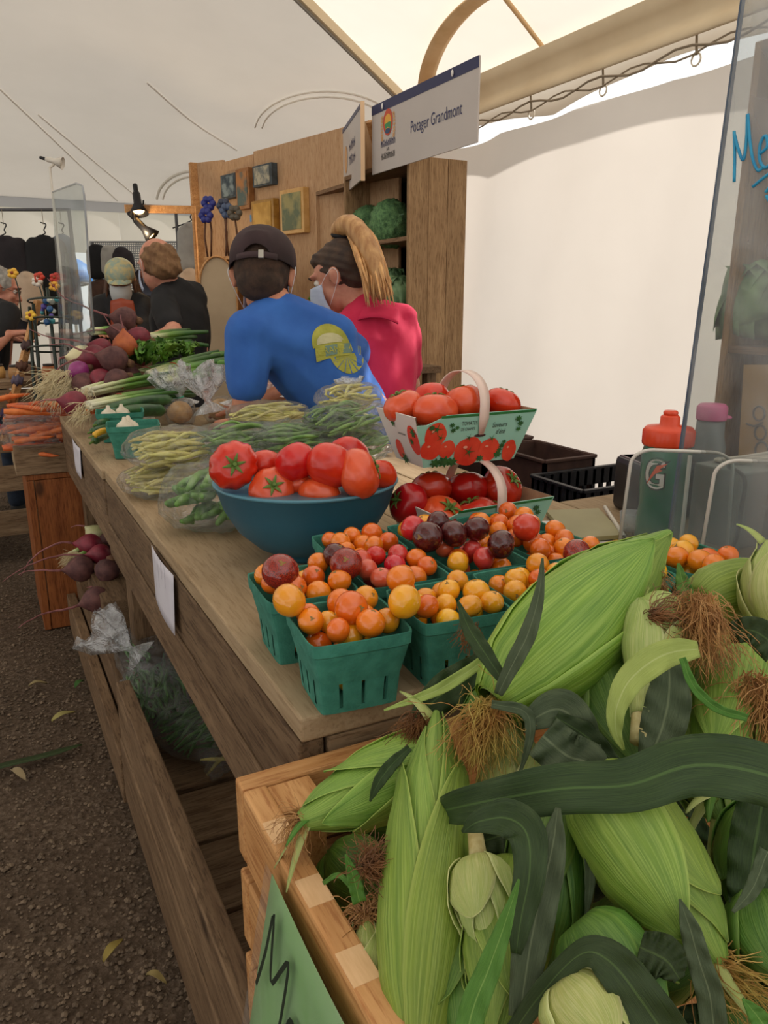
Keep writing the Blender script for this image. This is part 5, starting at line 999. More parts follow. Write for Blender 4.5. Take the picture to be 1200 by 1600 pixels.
# leafy greens heap: bunches with single leaves
lg = M('salad_leaf', '#3a6a1c', '#6a9a2c', .45, 12, rv=.2, hue=.01)
def leafbunch(c, n, L, label, spread=.06, updir=(0, 0, 1), mat=None, w=.42):
    rt = root('leafy_greens', c, label, 'leafy greens'); c = Vector(c)
    for i in range(n):
        d = (Vector(updir) * .6 + Vector((U(-1, 1), U(-1, 1), U(-.1, 1)))).normalized(); l = L * U(.6, 1.1); s = d.cross(Vector((U(-.3, .3), U(-.3, .3), 1))).normalized(); nn = s.cross(d); V, F = [], []; p0 = c + Vector((U(-1, 1), U(-1, 1), U(0, .5))) * spread
        for a in range(8):
            t = a / 7; ww = l * w * math.sin(PI * min(.97, t * .9 + .06)) ** .8; p = p0 + d * l * t - Vector((0, 0, l * .35 * t * t))
            for b in (-1, -.5, 0, .5, 1): V.append(p + s * ww * b * .5 + nn * (abs(b) * .10 * l + .012 * math.sin(t * 14 + b * 5 + i)))
        for a in range(7):
            for b in range(4): q = a * 5 + b; F.append((q, q + 5, q + 6, q + 1))
        mk('leaf', V, F, mat or lg, rt, True, solid=.0006)
    return rt
leafbunch(D(240, 568, 2.85), 34, .10, 'bunch of bright green salad leaves between the beets and the leek tops', .07); leafbunch(D(280, 560, 3.0), 26, .10, 'second bunch of green leaves right of the bright salad bunch', .06)
# roots and beets in the lower bin
bq(128, 888, 2.60, 42, (-1, 0, .05), .14, beet_m, 'big grey brown beet on the lower bin edge, upper left of the three', drop=.02); bq(152, 936, 2.45, 42, (-1, .05, -.2), .20, beet_m, 'lowest grey brown beet hanging over the bin edge with long pink tail', drop=.05)
bq(168, 890, 2.55, 38, (-.3, -.3, -1), .08, beet_m, 'grey beet against the table leg in the lower bin'); bq(142, 852, 2.7, 38, (-1, .1, .25), .22, beet_r, 'crimson beet at the top of the lower pile with a tail arching left', drop=.08)
bq(158, 866, 2.65, 34, (-1, 0, .1), .28, beet_r, 'maroon beet in the lower pile with a long root reaching down left', drop=.05); bq(178, 960, 2.5, 30, (.2, 0, -1), .03, beet_o, 'orange beet low beside the table leg'); bq(150, 835, 2.8, 30, (-.5, 0, .5), .05, on, 'pale green onion bulb on top of the lower pile', cat='onion', name='onion')
bq(172, 845, 2.8, 34, (-1, 0, .1), .1, beet_m, 'beet hidden behind the crimson one in the lower bin'); bq(170, 915, 2.6, 34, (-1, 0, .1), .02, beet_m, 'beet partly hidden by the table leg')
bx_ = box('turned_crate', .245, .6, 2.34, 2.75, .24, .36, W_grey, None, .003, label='weathered board box under the beets in the lower bin', cat='box')
hairs(D(118, 868, 2.65), (-1, 0, -.3), 120, .06, .015, 'onion_roots', 'tuft of pale onion roots in the lower beet pile')
bunch(D(112, 872, 2.65), (.9, .3, .25), .12, 3, 0, 'short green onion ends in the lower beet pile', roots=False, r=.008, spread=.015, band=False)
# carrots in their box on an upright orange crate
oc = root('upright_crate', (.27, 3.3, 0), 'tall orange brown wooden crate standing upright past the end of the table', 'crate')
box('side_board', .10, .125, 3.085, 3.5, 0, .60, W_orange, oc, .003); box('side_board', .127, .30, 3.088, 3.11, 0, .60, W_orange, oc, .003); box('side_board', .302, .50, 3.09, 3.112, 0, .60, W_orange, oc, .003); box('side_board', .475, .50, 3.115, 3.5, 0, .60, W_orange, oc, .003); box('top_board', .10, .5, 3.085, 3.5, .602, .622, W_orange, oc, .002)
cb = root('carrot_box', (.26, 3.25, .622), 'shallow weathered wooden box full of bagged carrots on the upright crate', 'box'); 
for a in ((.07, .42, 3.075, 3.095, .624, .735), (.07, .42, 3.40, 3.42, .624, .735), (.07, .09, 3.096, 3.399, .624, .735), (.40, .42, 3.096, 3.399, .624, .735), (.09, .40, 3.096, 3.399, .624, .634)): box('board', *a, W_tableX if a[1] - a[0] > .1 else W_table, cb, .003)
cam_ = M('carrot', '#cc5a24', '#e2773c', .5, 40, rv=.12, hue=.01); vv, ff = tube([(0, 0, 0), (.03, .002, 0), (.08, 0, .002), (.13, -.003, 0), (.155, 0, 0)], [.009, .0125, .010, .006, .001], 9); cme = bpy.data.meshes.new('carrot'); cme.from_pydata(vv, [], ff); cme.polygons.foreach_set('use_smooth', [True] * len(ff)); cme.materials.append(cam_)
for i in range(70):
    o = bpy.data.objects.new('carrot', cme); C.objects.link(o); k = i / 70; o.location = (U(.03, .30), U(3.07, 3.34), .68 + .20 * k + U(0, .01)); o.rotation_euler = (U(-.2, .2), U(-.15, .15), U(-.5, .5) + (PI if i % 5 == 0 else 0)); o.scale = (U(.8, 1.1),) * 3
    if o.rotation_euler.z > 2: o.location.x += .14
    tag(o, 'orange carrot in the carrot box', 'carrot', 'carrots in the carrot box')
for i, (x, y, z) in enumerate([(.19, 3.24, .80), (.16, 3.16, .755)]): bag((x, y, z + .01), .13, .11, .06, .1, 'y', ('over the carrots, upper one' if i == 0 else 'over the carrots, lower one at the box front'), n=0, seed=50 + i, rumple=.012)
# ---------------- people ----------------
skin = M('skin', '#b9785c', '#c98a6c', .55, 30, sss=.15, bump=.15, bsc=300); skin2 = M('skin_pink', '#c4826c', '#d4987e', .55, 30, sss=.15)
eye_w = M('eye_white', '#d8d4cc', rough=.3); eye_d = M('eye_dark', '#2a1c14', rough=.2); lipm = M('lips', '#a0584c', rough=.5)
def head_prims(c, yaw, pitch, s=1.0, roll=0):
    """head centred at c, looking along local -Y before rotation by yaw; returns prims and the matrix"""
    Mx = Matrix.Translation(c) @ Matrix.Rotation(yaw, 4, 'Z') @ Matrix.Rotation(roll, 4, 'Y') @ Matrix.Rotation(pitch, 4, 'X') @ Matrix.Scale(s, 4)
    pr = [ell((0, .012, .03), (.074, .094, .088), 3), ell((0, -.03, -.045), (.056, .062, .062), 3), ell((0, -.062, -.088), (.026, .024, .022), 2), cap((0, -.088, .005), .010, (0, -.108, -.030), .014), ell((-.016, -.098, -.032), (.009, .009, .008)), ell((.016, -.098, -.032), (.009, .009, .008)),
          ell((0, -.076, .034), (.058, .028, .012), 2), ell((-.04, -.066, -.022), (.022, .02, .02)), ell((.04, -.066, -.022), (.022, .02, .02)), ell((0, -.092, -.056), (.024, .012, .006)), ell((0, -.090, -.068), (.020, .012, .007))]
    for sg in (-1, 1): pr += [ell((sg * .079, .012, -.005), (.010, .020, .033), 2), ell((sg * .088, .018, .008), (.006, .018, .022), 2)]
    return [xf(p, Mx) for p in pr], Mx
def face(Mx, rt):
    for sg in (-1, 1):
        e = mk('eye', *xf(ell((sg * .031, -.074, .008), .0125, 2), Mx), eye_w, rt, True); mk('iris', *xf(ell((sg * .031, -.0845, .007), (.0055, .003, .0055), 2), Mx), eye_d, e, True)
        mk('eyebrow', *xf(tube([(sg * .015, -.098, .03), (sg * .032, -.098, .036), (sg * .05, -.086, .030)], [.003, .004, .002], 6), Mx), M('brow', '#4a3424', rough=.9), rt, True)
    mk('mouth', *xf(ell((0, -.099, -.061), (.021, .004, .0035), 2), Mx), lipm, rt, True)
def hand_prims(w, d, side, up=(0, 0, 1), curl=.5, s=1.0):
    w, d, up = Vector(w), Vector(d).normalized(), Vector(up); sd = d.cross(up).normalized(); up = sd.cross(d).normalized(); P = []
    P.append(hull(ell(w, (.022 * s,) * 3, 2), ell(w + d * .075 * s + sd * .030 * s, .013 * s), ell(w + d * .078 * s - sd * .030 * s, .013 * s), ell(w + d * .085 * s, .014 * s)))
    for i, (o, l) in enumerate([(-.032, .062), (-.011, .075), (.011, .078), (.032, .068)]):
        if side < 0: o = -o
        b = w + (d * .080 + sd * o) * s; m = b + (d * .55 * l - up * curl * l * .25) * s; e = m + (d * .42 * l - up * curl * l * .5) * s; P += [cap(b, .0095 * s, m, .0085 * s), cap(m, .0085 * s, e, .007 * s)]
    b = w + (d * .025 + sd * .022 * side) * s; m = b + (d * .035 + sd * .035 * side - up * .01) * s; P += [cap(b, .013 * s, m, .0105 * s), cap(m, .0105 * s, m + (d * .03 + sd * .010 * side - up * .008) * s, .008 * s)]
    return P
def person(loc, label, headc, yaw, pitch, neck, chest, pelvis, arms, feet, skin_m, shirt, pants, sleeve='short', rs=1.0, roll=0, sw=.185, chestr=(.165, .105, .14), up_axis=None, fold_seed=0, facial=True, back=None, shoe=None):
    """arms: list of (shoulder, elbow, wrist, hand_dir, side); one continuous skin body, clothes as shells around it"""
    rt = root('person', loc, label, 'person'); neck, chest, pelvis = Vector(neck), Vector(chest), Vector(pelvis); hp, HM = head_prims(Vector(headc), yaw, pitch, rs, roll)
    pr = hp + [cap(Vector(headc) + Vector((0, 0, -.04)) - (HM.to_3x3() @ Vector((0, -.02, 0))), .052 * rs, neck, .056 * rs), hull(ell(neck, .05), *[ell(a[0], .055) for a in arms], ell(chest, (.12, .09, .10))), hull(ell(chest, (.13, .095, .10)), ell(pelvis, (.14, .10, .10)))]
    for sh, el, wr, hd, sd in arms: pr += [cap(sh, .050 * rs, el, .039 * rs), cap(el, .040 * rs, wr, .026 * rs)] + hand_prims(Vector(wr), hd, sd, s=rs)
    for hip, kn, ft in feet: pr += [cap(hip, .07, kn, .05), cap(kn, .05, ft, .035)]
    blob('body', pr, skin_m, rt, .0065, 3)
    if facial: face(HM, rt)
    axis = (neck - pelvis).normalized(); sd_ = (Vector(arms[0][0]) - Vector(arms[1][0])).normalized() if len(arms) > 1 else R_
    fw_ = sd_.cross(axis).normalized(); rotm = Matrix((sd_, fw_, axis)).transposed()
    cp = [hull(ell(neck - axis * .012, .070), *[ell(a[0], .064) for a in arms], ell(chest, chestr, 2, rotm)), hull(ell(chest, chestr, 2, rotm), ell(pelvis + axis * .03, (.155, .115, .10), 2, rotm)), hull(ell(pelvis + axis * .02, (.155, .115, .10), 2, rotm), ell(pelvis - axis * .06, (.165, .125, .05), 2, rotm))]
    for sh, el, wr, hd, sd in arms:
        sh, el, wr = Vector(sh), Vector(el), Vector(wr)
        if sleeve == 'short': cp += [cap(sh, .068, sh.lerp(el, .72), .060)]
        else: cp += [cap(sh, .066, el, .052), cap(el, .052, wr.lerp(el, .12), .040)]
    sdv = fold_seed
    def dsp(v): return .006 * noise.noise(v * 7 + Vector((sdv, 0, 0))) + .005 * abs(noise.noise(Vector((v.x * 16 + sdv, v.y * 16, v.z * 7)))) + .004 * math.sin(30 * v.z + 14 * v.x + 5 * noise.noise(v * 6))
    so_ = blob('shirt', cp, shirt, rt, .008, 6, disp=dsp)
    if feet:
        lp = [ell(pelvis - axis * .08, (.15, .11, .08), 2, rotm)]
        for hip, kn, ft in feet: lp += [cap(hip, .088, kn, .064), cap(kn, .064, Vector(ft) + Vector((0, 0, .03)), .054)]
        blob('trousers', lp, pants, rt, .012, 4)
        for hip, kn, ft in feet:
            f3 = Vector(ft); fd = (HM.to_3x3() @ Vector((0, -1, 0))); fd.z = 0; fd.normalize(); mk('shoe', *hull(ell(f3 + Vector((0, 0, -.015)), (.045, .045, .035), 2), ell(f3 + fd * .15 + Vector((0, 0, -.025)), (.042, .042, .025), 2)), shoe or M('shoe', '#2c2a28', rough=.7), rt, True)
    return rt, HM, so_
def decal_on(ob, nm, m2, o, ux, uy, dirv, mat, rt, off=.002, sub=0):
    vs, fs = ob_data[ob.name]; bt = BVHTree.FromPolygons(vs, fs); o, ux, uy, dirv = Vector(o), Vector(ux), Vector(uy), Vector(dirv).normalized(); V = []
    bm = bmesh.new(); bv = [bm.verts.new((a[0], a[1], 0)) for a in m2[0]]
    for f in m2[1]:
        try: bm.faces.new([bv[i] for i in f])
        except ValueError: pass
    if sub: bmesh.ops.triangulate(bm, faces=bm.faces[:]); bmesh.ops.subdivide_edges(bm, edges=bm.edges[:], cuts=sub, use_grid_fill=True)
    bm.verts.index_update()
    for v in bm.verts:
        p = o + ux * v.co.x + uy * v.co.y; h = bt.ray_cast(p - dirv * .5, dirv); V.append((h[0] - dirv * off) if h[0] else p)
    F = [tuple(v.index for v in f.verts) for f in bm.faces]; bm.free(); return mk(nm, V, F, mat, rt, kind='stuff' if nm == 'lettering' else None)
blue = M('blue_cotton', '#2a5cab', '#346abb', .85, 9, bump=.25, bsc=600); pink = M('pink_cotton', '#c81e48', '#d82c56', .85, 9, bump=.25, bsc=600); black = M('black_cotton', '#121214', '#1c1c1f', .85, 9); jean = M('denim', '#2a3444', '#36445a', .9, 20)
maskm = M('mask_blue', '#a9b4cc', '#bcc6da', .8, 8, (1, 1, 6)); loop_m = M('mask_loop', '#e4e6ea', rough=.6)
def mask(HM, rt, mat=None):
    V, F = grid(lambda u, v: HM @ Vector(((.064 + .004 * math.sin(PI * v)) * math.sin((u - .5) * 2.7), -(.028 + .088 * math.cos((u - .5) * 2.7)) - .018 * math.sin(PI * v) * math.cos((u - .5) * 2.5), .004 - .02 * abs(u - .5) - .112 * v * (1 - .35 * abs(u - .5)))), 14, 10); m_ = mk('face_mask', V, F, mat or maskm, rt, True, solid=.002)
    for sg in (-1, 1): mk('ear_loop', *xf(tube(spline([(sg * .062, -.055, -.012), (sg * .080, -.015, .012), (sg * .092, .022, .022), (sg * .094, .034, .0), (sg * .084, .012, -.030), (sg * .060, -.045, -.080)], 18), .0010, 5), HM), loop_m, m_, True)
TT = 2.15
# vendor in blue, leaning on the table, seen from behind
shl, shr = D(392, 520, TT - .05), D(520, 524, TT + .10)
mh = D(412, 434, TT + .02); 
man, HMm, msh = person((1.12, 2.25, 0), 'person from behind in blue printed T-shirt and dark cap, leaning on the table', mh, PI - .50, .34, D(434, 484, TT), D(480, 560, TT + .10), D(572, 680, TT + .25),
    [(shl, D(385, 628, TT - .02), (.70, 2.36, .875), (-.2, .9, -.1), 1), (shr, D(560, 560, TT + .35), (.80, 2.55, .90), (-.6, .7, -.1), -1)], [(D(560, 700, TT + .18), (1.12, 2.10, .46), (1.16, 2.14, .06)), (D(590, 690, TT + .3), (1.20, 2.36, .46), (1.24, 2.42, .06))], skin, blue, jean, fold_seed=3, chestr=(.18, .115, .15))
mask(HMm, man)
hairm = M('hair_short', '#2c1e16', '#4a3426', .85, 40, (1, 1, 1), bump=.9, bsc=500)
blob('hair', [xf(ell((0, .022, .012), (.080, .096, .085), 3), HMm), xf(ell((0, .05, -.035), (.066, .062, .05), 3), HMm)], hairm, man, .005, 3)
capm = M('cap_brown', '#332526', '#423033', .9, 8, bump=.3, bsc=400)
def capshell(HM, rt, mat, name='cap', vis=True, strap=True, brim=(0, -1)):
    V, F = [], []; n, m = 40, 12
    for i in range(m + 1):
        th = (PI / 2 - .02) * i / m
        for j in range(n):
            a = 2 * PI * j / n; r = math.sin(th) ** .85; x = .092 * r * math.cos(a); y = .112 * r * math.sin(a) + .012; z = .038 + .094 * math.cos(th) ** .9
            if i == m: z -= .028
            if strap and i >= m - 3 and abs(a - PI / 2) < .48: z += .034 * math.cos((a - PI / 2) / .48 * PI / 2) ** .6 * (i - (m - 4)) / 4 * 1.0
            V.append(HM @ Vector((x, y, z)))
    for i in range(m):
        for j in range(n): F.append((i * n + j, i * n + (j + 1) % n, (i + 1) * n + (j + 1) % n, (i + 1) * n + j))
    c = mk(name, V, F, mat, rt, True, solid=.003)
    V, F = grid(lambda u, v: HM @ Vector((.082 * math.sin((u - .5) * 2.7) * (1 - .12 * v), -.085 * math.cos((u - .5) * 2.5) - .07 * v * math.cos((u - .5) * 1.8), .020 + .022 * math.cos((u - .5) * 3) - .014 * v)), 12, 5); mk('visor', V, F, mat, c, True, solid=.003)
    mk('button', *xf(ell((0, .012, .133), (.007, .007, .004), 2), HM), mat, c, True)
    if strap:
        P = [Vector((.095 * math.cos(a), .114 * math.sin(a) + .012, .016)) for a in [PI / 2 - .62 + 1.24 * i / 12 for i in range(13)]]; V, F = [], []
        for i, p in enumerate(P): V += [HM @ (p + Vector((0, 0, -.008))), HM @ (p + Vector((0, 0, .008)))]; F += [(2 * i - 2, 2 * i, 2 * i + 1, 2 * i - 1)] if i else []
        mk('strap', V, F, mat, c, True, solid=.003); mk('buckle', *xf(BX(-.022, -.008, .122, .130, .005, .027), HM), M('buckle', '#b8b4ac', rough=.3, metal=.9), c, bevel=.001)
    return c
capshell(HMm, man, capm)

ylw = M('print_yellow', '#9a9c3c', '#b0ae4c', .8, 30); ypale = M('print_pale', '#b9b58a', '#c8c49c', .8, 30); gy = M('print_greygreen', '#6f8a7c', rough=.8)
o_ = D(524, 542, TT); ux = (D(550, 536, TT) - D(500, 553, TT)).normalized() * 1.12; uy = (D(517, 512, TT) - D(532, 562, TT)).normalized() * 1.12; dv = F_
def arc(cx, cy, rx, ry, a0, a1, n=16): return [(cx + rx * math.cos(a), cy + ry * math.sin(a), 0) for a in [a0 + (a1 - a0) * i / n for i in range(n + 1)]]
for nm, pts, mt, ln_ in [('printed_emblem', arc(-.008, .010, .046, .056, 0, PI), ylw, 1), ('printed_emblem', arc(-.008, .016, .034, .026, 0, PI), ypale, 1.5), ('printed_emblem', arc(.022, -.014, .042, .052, PI, 2 * PI), ylw, 1), ('printed_banner', [(-.056, -.022, 0), (.058, -.016, 0), (.066, .014, 0), (-.048, .014, 0)], ylw, 2), ('printed_banner', [(-.030, -.015, 0), (.055, -.012, 0), (.060, .011, 0), (-.024, .010, 0)], gy, 2.6)]:
    decal_on(msh, nm, (pts, [tuple(range(len(pts)))]), o_, ux, uy, dv, mt, man, .002 * ln_, sub=3)
for k in range(7):
    a = PI + PI * (k + .5) / 7; decal_on(msh, 'printed_ray', ([(.022, -.02, 0), (.022 + .040 * math.cos(a) - .0012, -.02 + .046 * math.sin(a), 0), (.022 + .040 * math.cos(a) + .0012, -.02 + .046 * math.sin(a), 0)], [(0, 1, 2)]), o_, ux, uy, dv, blue, man, .0032, sub=2)
t = text_mesh('GRANDM', .024); decal_on(msh, 'lettering', ([Vector((v.x * .85 - .046, v.y - .010, 0)) for v in t[0]], t[1]), o_, ux, uy, dv, ylw, man, .0062)
# vendor in pink with ponytail
TW = 2.55
wh = D(531, 434, TW); ws = (D(545, 520, TW - .05), D(625, 505, TW + .05))
wom, HMw, wsh = person((1.32, 2.55, 0), 'person in a pink polo shirt with blond ponytail and face mask', wh, -PI / 2 - .82, .38, D(572, 482, TW), D(592, 545, TW + .03), D(590, 690, TW + .05),
    [(ws[0], D(530, 610, TW - .12), (1.00, 2.75, .95), (-.7, .6, -.2), -1), (ws[1], D(640, 600, TW + .15), (1.15, 2.95, .95), (-.7, .6, -.2), 1)], [((1.28, 2.45, .85), (1.30, 2.47, .46), (1.32, 2.50, .06)), ((1.40, 2.60, .85), (1.42, 2.64, .46), (1.44, 2.68, .06))], skin2, pink, jean, fold_seed=8, rs=.95, chestr=(.145, .10, .14))
mask(HMw, wom)
hd = M('hair_roots', '#33241c', '#4a3526', .7, 30, bump=.6, bsc=300); hb = M('hair_blond', '#b07a46', '#dcab70', .45, 50, (1, 1, .2), rv=.25, bump=.4, bsc=300)
blob('hair', [xf(ell((0, .026, .036), (.080, .098, .090), 3), HMw), xf(ell((0, -.035, .075), (.060, .045, .036), 3), HMw), xf(ell((.0, .06, -.02), (.060, .055, .05), 3), HMw)], hd, wom, .005, 3, disp=lambda v: .0015 * math.sin(260 * v.z + 90 * v.x))
pt = root('x', (0, 0, 0), '', ''); bpy.data.objects.remove(pt)
base = D(532, 366, TW - .03); random.seed(21)
bun = mk('ponytail', *tube(spline([D(532, 385, TW), D(530, 360, TW - .03), D(552, 354, TW - .08), D(580, 400, TW - .12), D(592, 440, TW - .13), D(596, 468, TW - .13)], 20), [.018 + .022 * math.sin(PI * i / 20) ** .8 - .012 * (i / 20) for i in range(20)], 14), hb, wom, True)
for i in range(90):
    a, b = U(-1.15, 1.15), U(-1, 1); w_ = lambda s: Vector((0, 0, 0)) + R_ * a * s + F_ * b * s * .7
    ex = D(592 + a * 16 + U(-8, 8), 462 + U(-20, 18), TW - .13 + b * .03)
    P = spline([base + w_(.008), D(542 + a * 7, 345 + U(-4, 6), TW - .05) + w_(.006), D(564 + a * 13, 368, TW - .08) + w_(.012) * .6, D(582 + a * 18, 418, TW - .12) + F_ * b * .03, ex], 14); v, f = tube([Vector(p) for p in P], [.003, .005, .006, .007, .007, .007, .007, .007, .006, .006, .005, .004, .003, .001], 6); mk('hair_lock', v, f, hb, wom, True)
mk('hair_tie', *tube([base + (R_ * math.cos(a) * .026 + U_ * math.sin(a) * .014 + F_ * math.sin(a) * .02) for a in [PI * i / 8 for i in range(17)]], .007, 6), black, wom, True)
# polo collar
V, F = grid(lambda u, v: D(534 + 88 * u, 496 - 20 * math.sin(PI * u * .8) + (16 + 6 * u) * v, TW - .085 + .05 * (abs(u - .45)) - .028 * v), 12, 4); mk('collar', V, F, pink, wom, True, solid=.004)
# ---------------- seated far people ----------------
tb_, HMb, bsh = person(D(275, 640, 3.9), 'person with reddish hair and bald crown in a black T-shirt, beyond the table', D(245, 415, 3.75), PI + .30, .25, D(270, 452, 3.8), D(282, 510, 3.85), D(290, 640, 3.95),
    [(D(255, 470, 3.7), D(272, 520, 3.55), (D(225, 535, 3.6)), (-.8, -.2, 0), 1), (D(302, 460, 3.95), D(310, 530, 4.0), (D(270, 545, 4.1)), (-.8, .2, 0), -1)], [(D(285, 670, 3.9), D(240, 680, 3.8), (D(240, 680, 3.8).x, D(240, 680, 3.8).y, .06)), (D(300, 670, 4.0), D(255, 680, 4.1), (D(255, 680, 4.1).x, D(255, 680, 4.1).y, .06))], skin2, black, jean, rs=1.05, fold_seed=5, chestr=(.19, .13, .16))
rh = M('hair_red', '#6a4a30', '#8c6a48', .8, 40, (1, 1, .3), bump=.9, bsc=260)
blob('hair', [xf(ell((0, .04, .015), (.088, .090, .078), 3), HMb), xf(ell((0, .078, -.03), (.078, .055, .055), 3), HMb)], rh, tb_, .006, 3, disp=lambda v: .004 * math.sin(120 * v.z + 80 * v.x) + .003 * noise.noise(v * 60))
mask(HMb, tb_)
ptn = M('cap_floral', '#c4b888', '#93a89c', .8, 30, lo=.4, hi=.6)
hp_, HMh, hsh = person(D(190, 640, 5.0), 'person in floral cap, white face mask and dark clothes behind far counter', D(188, 438, 4.9), -.25, .38, D(190, 462, 4.95), D(188, 510, 5.0), D(188, 620, 5.1),
    [(D(160, 475, 5.0), D(152, 530, 4.8), D(150, 498 + 20, 4.65), (.2, -.8, 0), -1), (D(222, 475, 5.0), D(228, 530, 4.8), D(214, 520, 4.65), (-.2, -.8, 0), 1)], [(D(180, 640, 5.0), D(178, 650, 4.7), (D(178, 650, 4.7).x, D(178, 650, 4.7).y, .06)), (D(200, 640, 5.0), D(205, 650, 4.7), (D(205, 650, 4.7).x, D(205, 650, 4.7).y, .06))], skin, black, jean, sleeve='long', fold_seed=6)
mask(HMh, hp_, M('mask_white', '#c4c8c8', rough=.8)); capshell(HMh, hp_, ptn, strap=False)
random.seed(31); hbw = M('hair_brown', '#3a2418', '#5c3a24', .7, 40, rv=.2)
for i in range(40):
    sg = 1 if i % 2 else -1; a = U(0, 1); P = [HMh @ Vector((sg * (.070 + .01 * a), -.03 + .09 * a, .03)), HMh @ Vector((sg * (.086 + .02 * a), -.03 + .09 * a, -.07)), HMh @ Vector((sg * (.10 + .03 * a), -.05 + .08 * a, -.20)), HMh @ Vector((sg * (.11 + .03 * a), -.06 + .08 * a, -.32 + U(-.04, .04)))]; v, f = tube([Vector(p) for p in spline(P, 10)], [.008] * 8 + [.005, .001], 5); mk('hair_lock', v, f, hbw, hp_, True)
gp_, HMg, gsh = person(D(-30, 640, 4.6), 'person with grey hair and glasses in a black top at the left edge', D(2, 452, 4.5), PI / 2 - .1, .30, D(-10, 480, 4.55), D(-14, 520, 4.6), D(-25, 630, 4.7),
    [(D(-30, 490, 4.75), D(-20, 535, 4.7), D(10, 528, 4.55), (.9, 0, 0), 1), (D(12, 490, 4.35), D(-8, 540, 4.2), D(14, 522, 4.25), (.9, .1, .1), -1)], [(D(-30, 640, 4.6), D(10, 650, 4.5), (D(10, 650, 4.5).x, D(10, 650, 4.5).y, .06)), (D(-30, 640, 4.8), D(12, 640, 4.75), (D(12, 640, 4.75).x, D(12, 640, 4.75).y, .06))], skin2, black, jean, fold_seed=9)
gh = M('hair_grey', '#8a8680', '#b4b0a8', .8, 40, bump=.8, bsc=260)
blob('hair', [xf(ell((0, .028, .038), (.084, .100, .092), 3), HMg)], gh, gp_, .006, 3, disp=lambda v: .004 * noise.noise(v * 50)); blob('beard', [xf(ell((0, -.062, -.085), (.045, .04, .045), 3), HMg)], gh, gp_, .006, 3, disp=lambda v: .004 * noise.noise(v * 50))
g_ = []
for sg in (-1, 1): g_.append(xf(tube([(sg * .031 + .022 * math.cos(a), -.100, .006 + .016 * math.sin(a)) for a in [PI * i / 8 for i in range(17)]], .0016, 5), HMg)); g_.append(xf(tube([(sg * .052, -.099, .008), (sg * .082, -.06, .01), (sg * .088, .01, .01)], .0016, 5), HMg))
mk('glasses', *join(*g_), M('glasses_frame', '#5a3a2a', rough=.4), gp_, True, kind='stuff')
# ---------------- crate shelves and booth behind the vendors ----------------
def PL(px, py, a, b):   # where a pixel ray meets the upright plane through a and b
    n = (b - a).cross(Vector((0, 0, 1))); d = D(px, py, 1) - cam.location; return cam.location + d * ((a - cam.location).dot(n) / d.dot(n))
def shelf_unit(name, x, y0, y1, zt, dep, boards, label, matS=W_shelf, matB=W_darkin, t=.022, nside=3, z0=0):
    r = root(name, (x + dep / 2, (y0 + y1) / 2, z0), label, 'shelf'); w = dep / nside
    for i in range(nside):
        box('side_board', x + w * i + .0008, x + w * (i + 1) - .0008, y0, y0 + t, z0, zt, matS, r, .002); box('side_board', x + w * i + .0008, x + w * (i + 1) - .0008, y1 - t, y1, z0, zt, matS, r, .002)
    box('top_board', x, x + dep, y0 + t + .001, y1 - t - .001, zt - t, zt, W_shelfY, r, .002); n = 5; w = (y1 - y0 - 2 * t) / n
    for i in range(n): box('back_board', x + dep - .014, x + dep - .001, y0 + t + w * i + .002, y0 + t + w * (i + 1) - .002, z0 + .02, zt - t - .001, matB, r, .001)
    for z in boards: box('shelf_board', x + .006, x + dep - .016, y0 + t + .001, y1 - t - .001, z - .02, z, W_shelfY, r, .002)
    return r
SX = 1.9
shelf_unit('crate_shelf', SX, 3.41, 4.15, 1.905, .325, [1.55, 1.15, .8, .4], 'tall weathered plank shelf of stacked crates holding green vegetables behind the vendors')
shelf_unit('crate_shelf', SX + .02, 4.17, 4.62, 1.88, .30, [1.42, 1.0, .5], 'lighter plywood crate shelf left of the tall weathered one', W_ply, W_ply)
grn = M('head_green', '#3f6640', '#6c9860', .7, 60, rv=.1, bump=1, bsc=150, bd=.006); kal = M('cabbage', '#4c7048', '#86a878', .55, 14, rv=.1)
def bumpy(c, r, label, mat=None, amp=.26, fr=26, sq=.9, cat='broccoli', name='broccoli_head'):
    c = Vector(c); V, F = ell((0, 0, 0), 1, 4); V = [Vector((v.x, v.y, v.z * sq)) * r * (1 + amp * abs(noise.noise(v * 4.5)) + amp * .6 * abs(noise.noise(v * fr / 2))) + c for v in V]; return mk(name, V, F, mat or grn, None, True, label=label, cat=cat)
bumpy(AX(576, 345, 2.02), .082, 'round dark green head at the left of the top shelf compartment'); bumpy(AX(610, 350, 2.0), .098, 'larger dark green head in the middle of the top shelf compartment', sq=1.15); bumpy(AX(630, 358, 2.08), .075, 'dark green head half hidden at the right of the top compartment'); bumpy(AX(590, 372, 2.03), .06, 'paler green head low in the top compartment')
def cabbage(c, r, label):
    c = Vector(c); rt = root('cabbage', c - Vector((0, 0, r)), label, 'cabbage'); mk('heart', *ell(c, r * .8, 3), kal, rt, True)
    for i in range(11):
        a = i * 2.4; el = .1 + .8 * (i % 4) / 4; d = Vector((math.cos(a) * math.cos(el), math.sin(a) * math.cos(el), math.sin(el))); s = d.cross(Vector((0, 0, 1))).normalized(); u = s.cross(d).normalized()
        V, F = grid(lambda p, q: c + (d * math.cos((p - .5) * 1.9) * math.cos((q - .5) * 1.9) + s * math.sin((p - .5) * 1.9) + u * math.sin((q - .5) * 1.9)) * r * (.9 + .01 * i + .12 * (abs(p - .5) + abs(q - .5)) ** 2 + .04 * math.sin(p * 12 + i) * q), 7, 7); mk('leaf', V, F, kal, rt, True, solid=.001)
    return rt
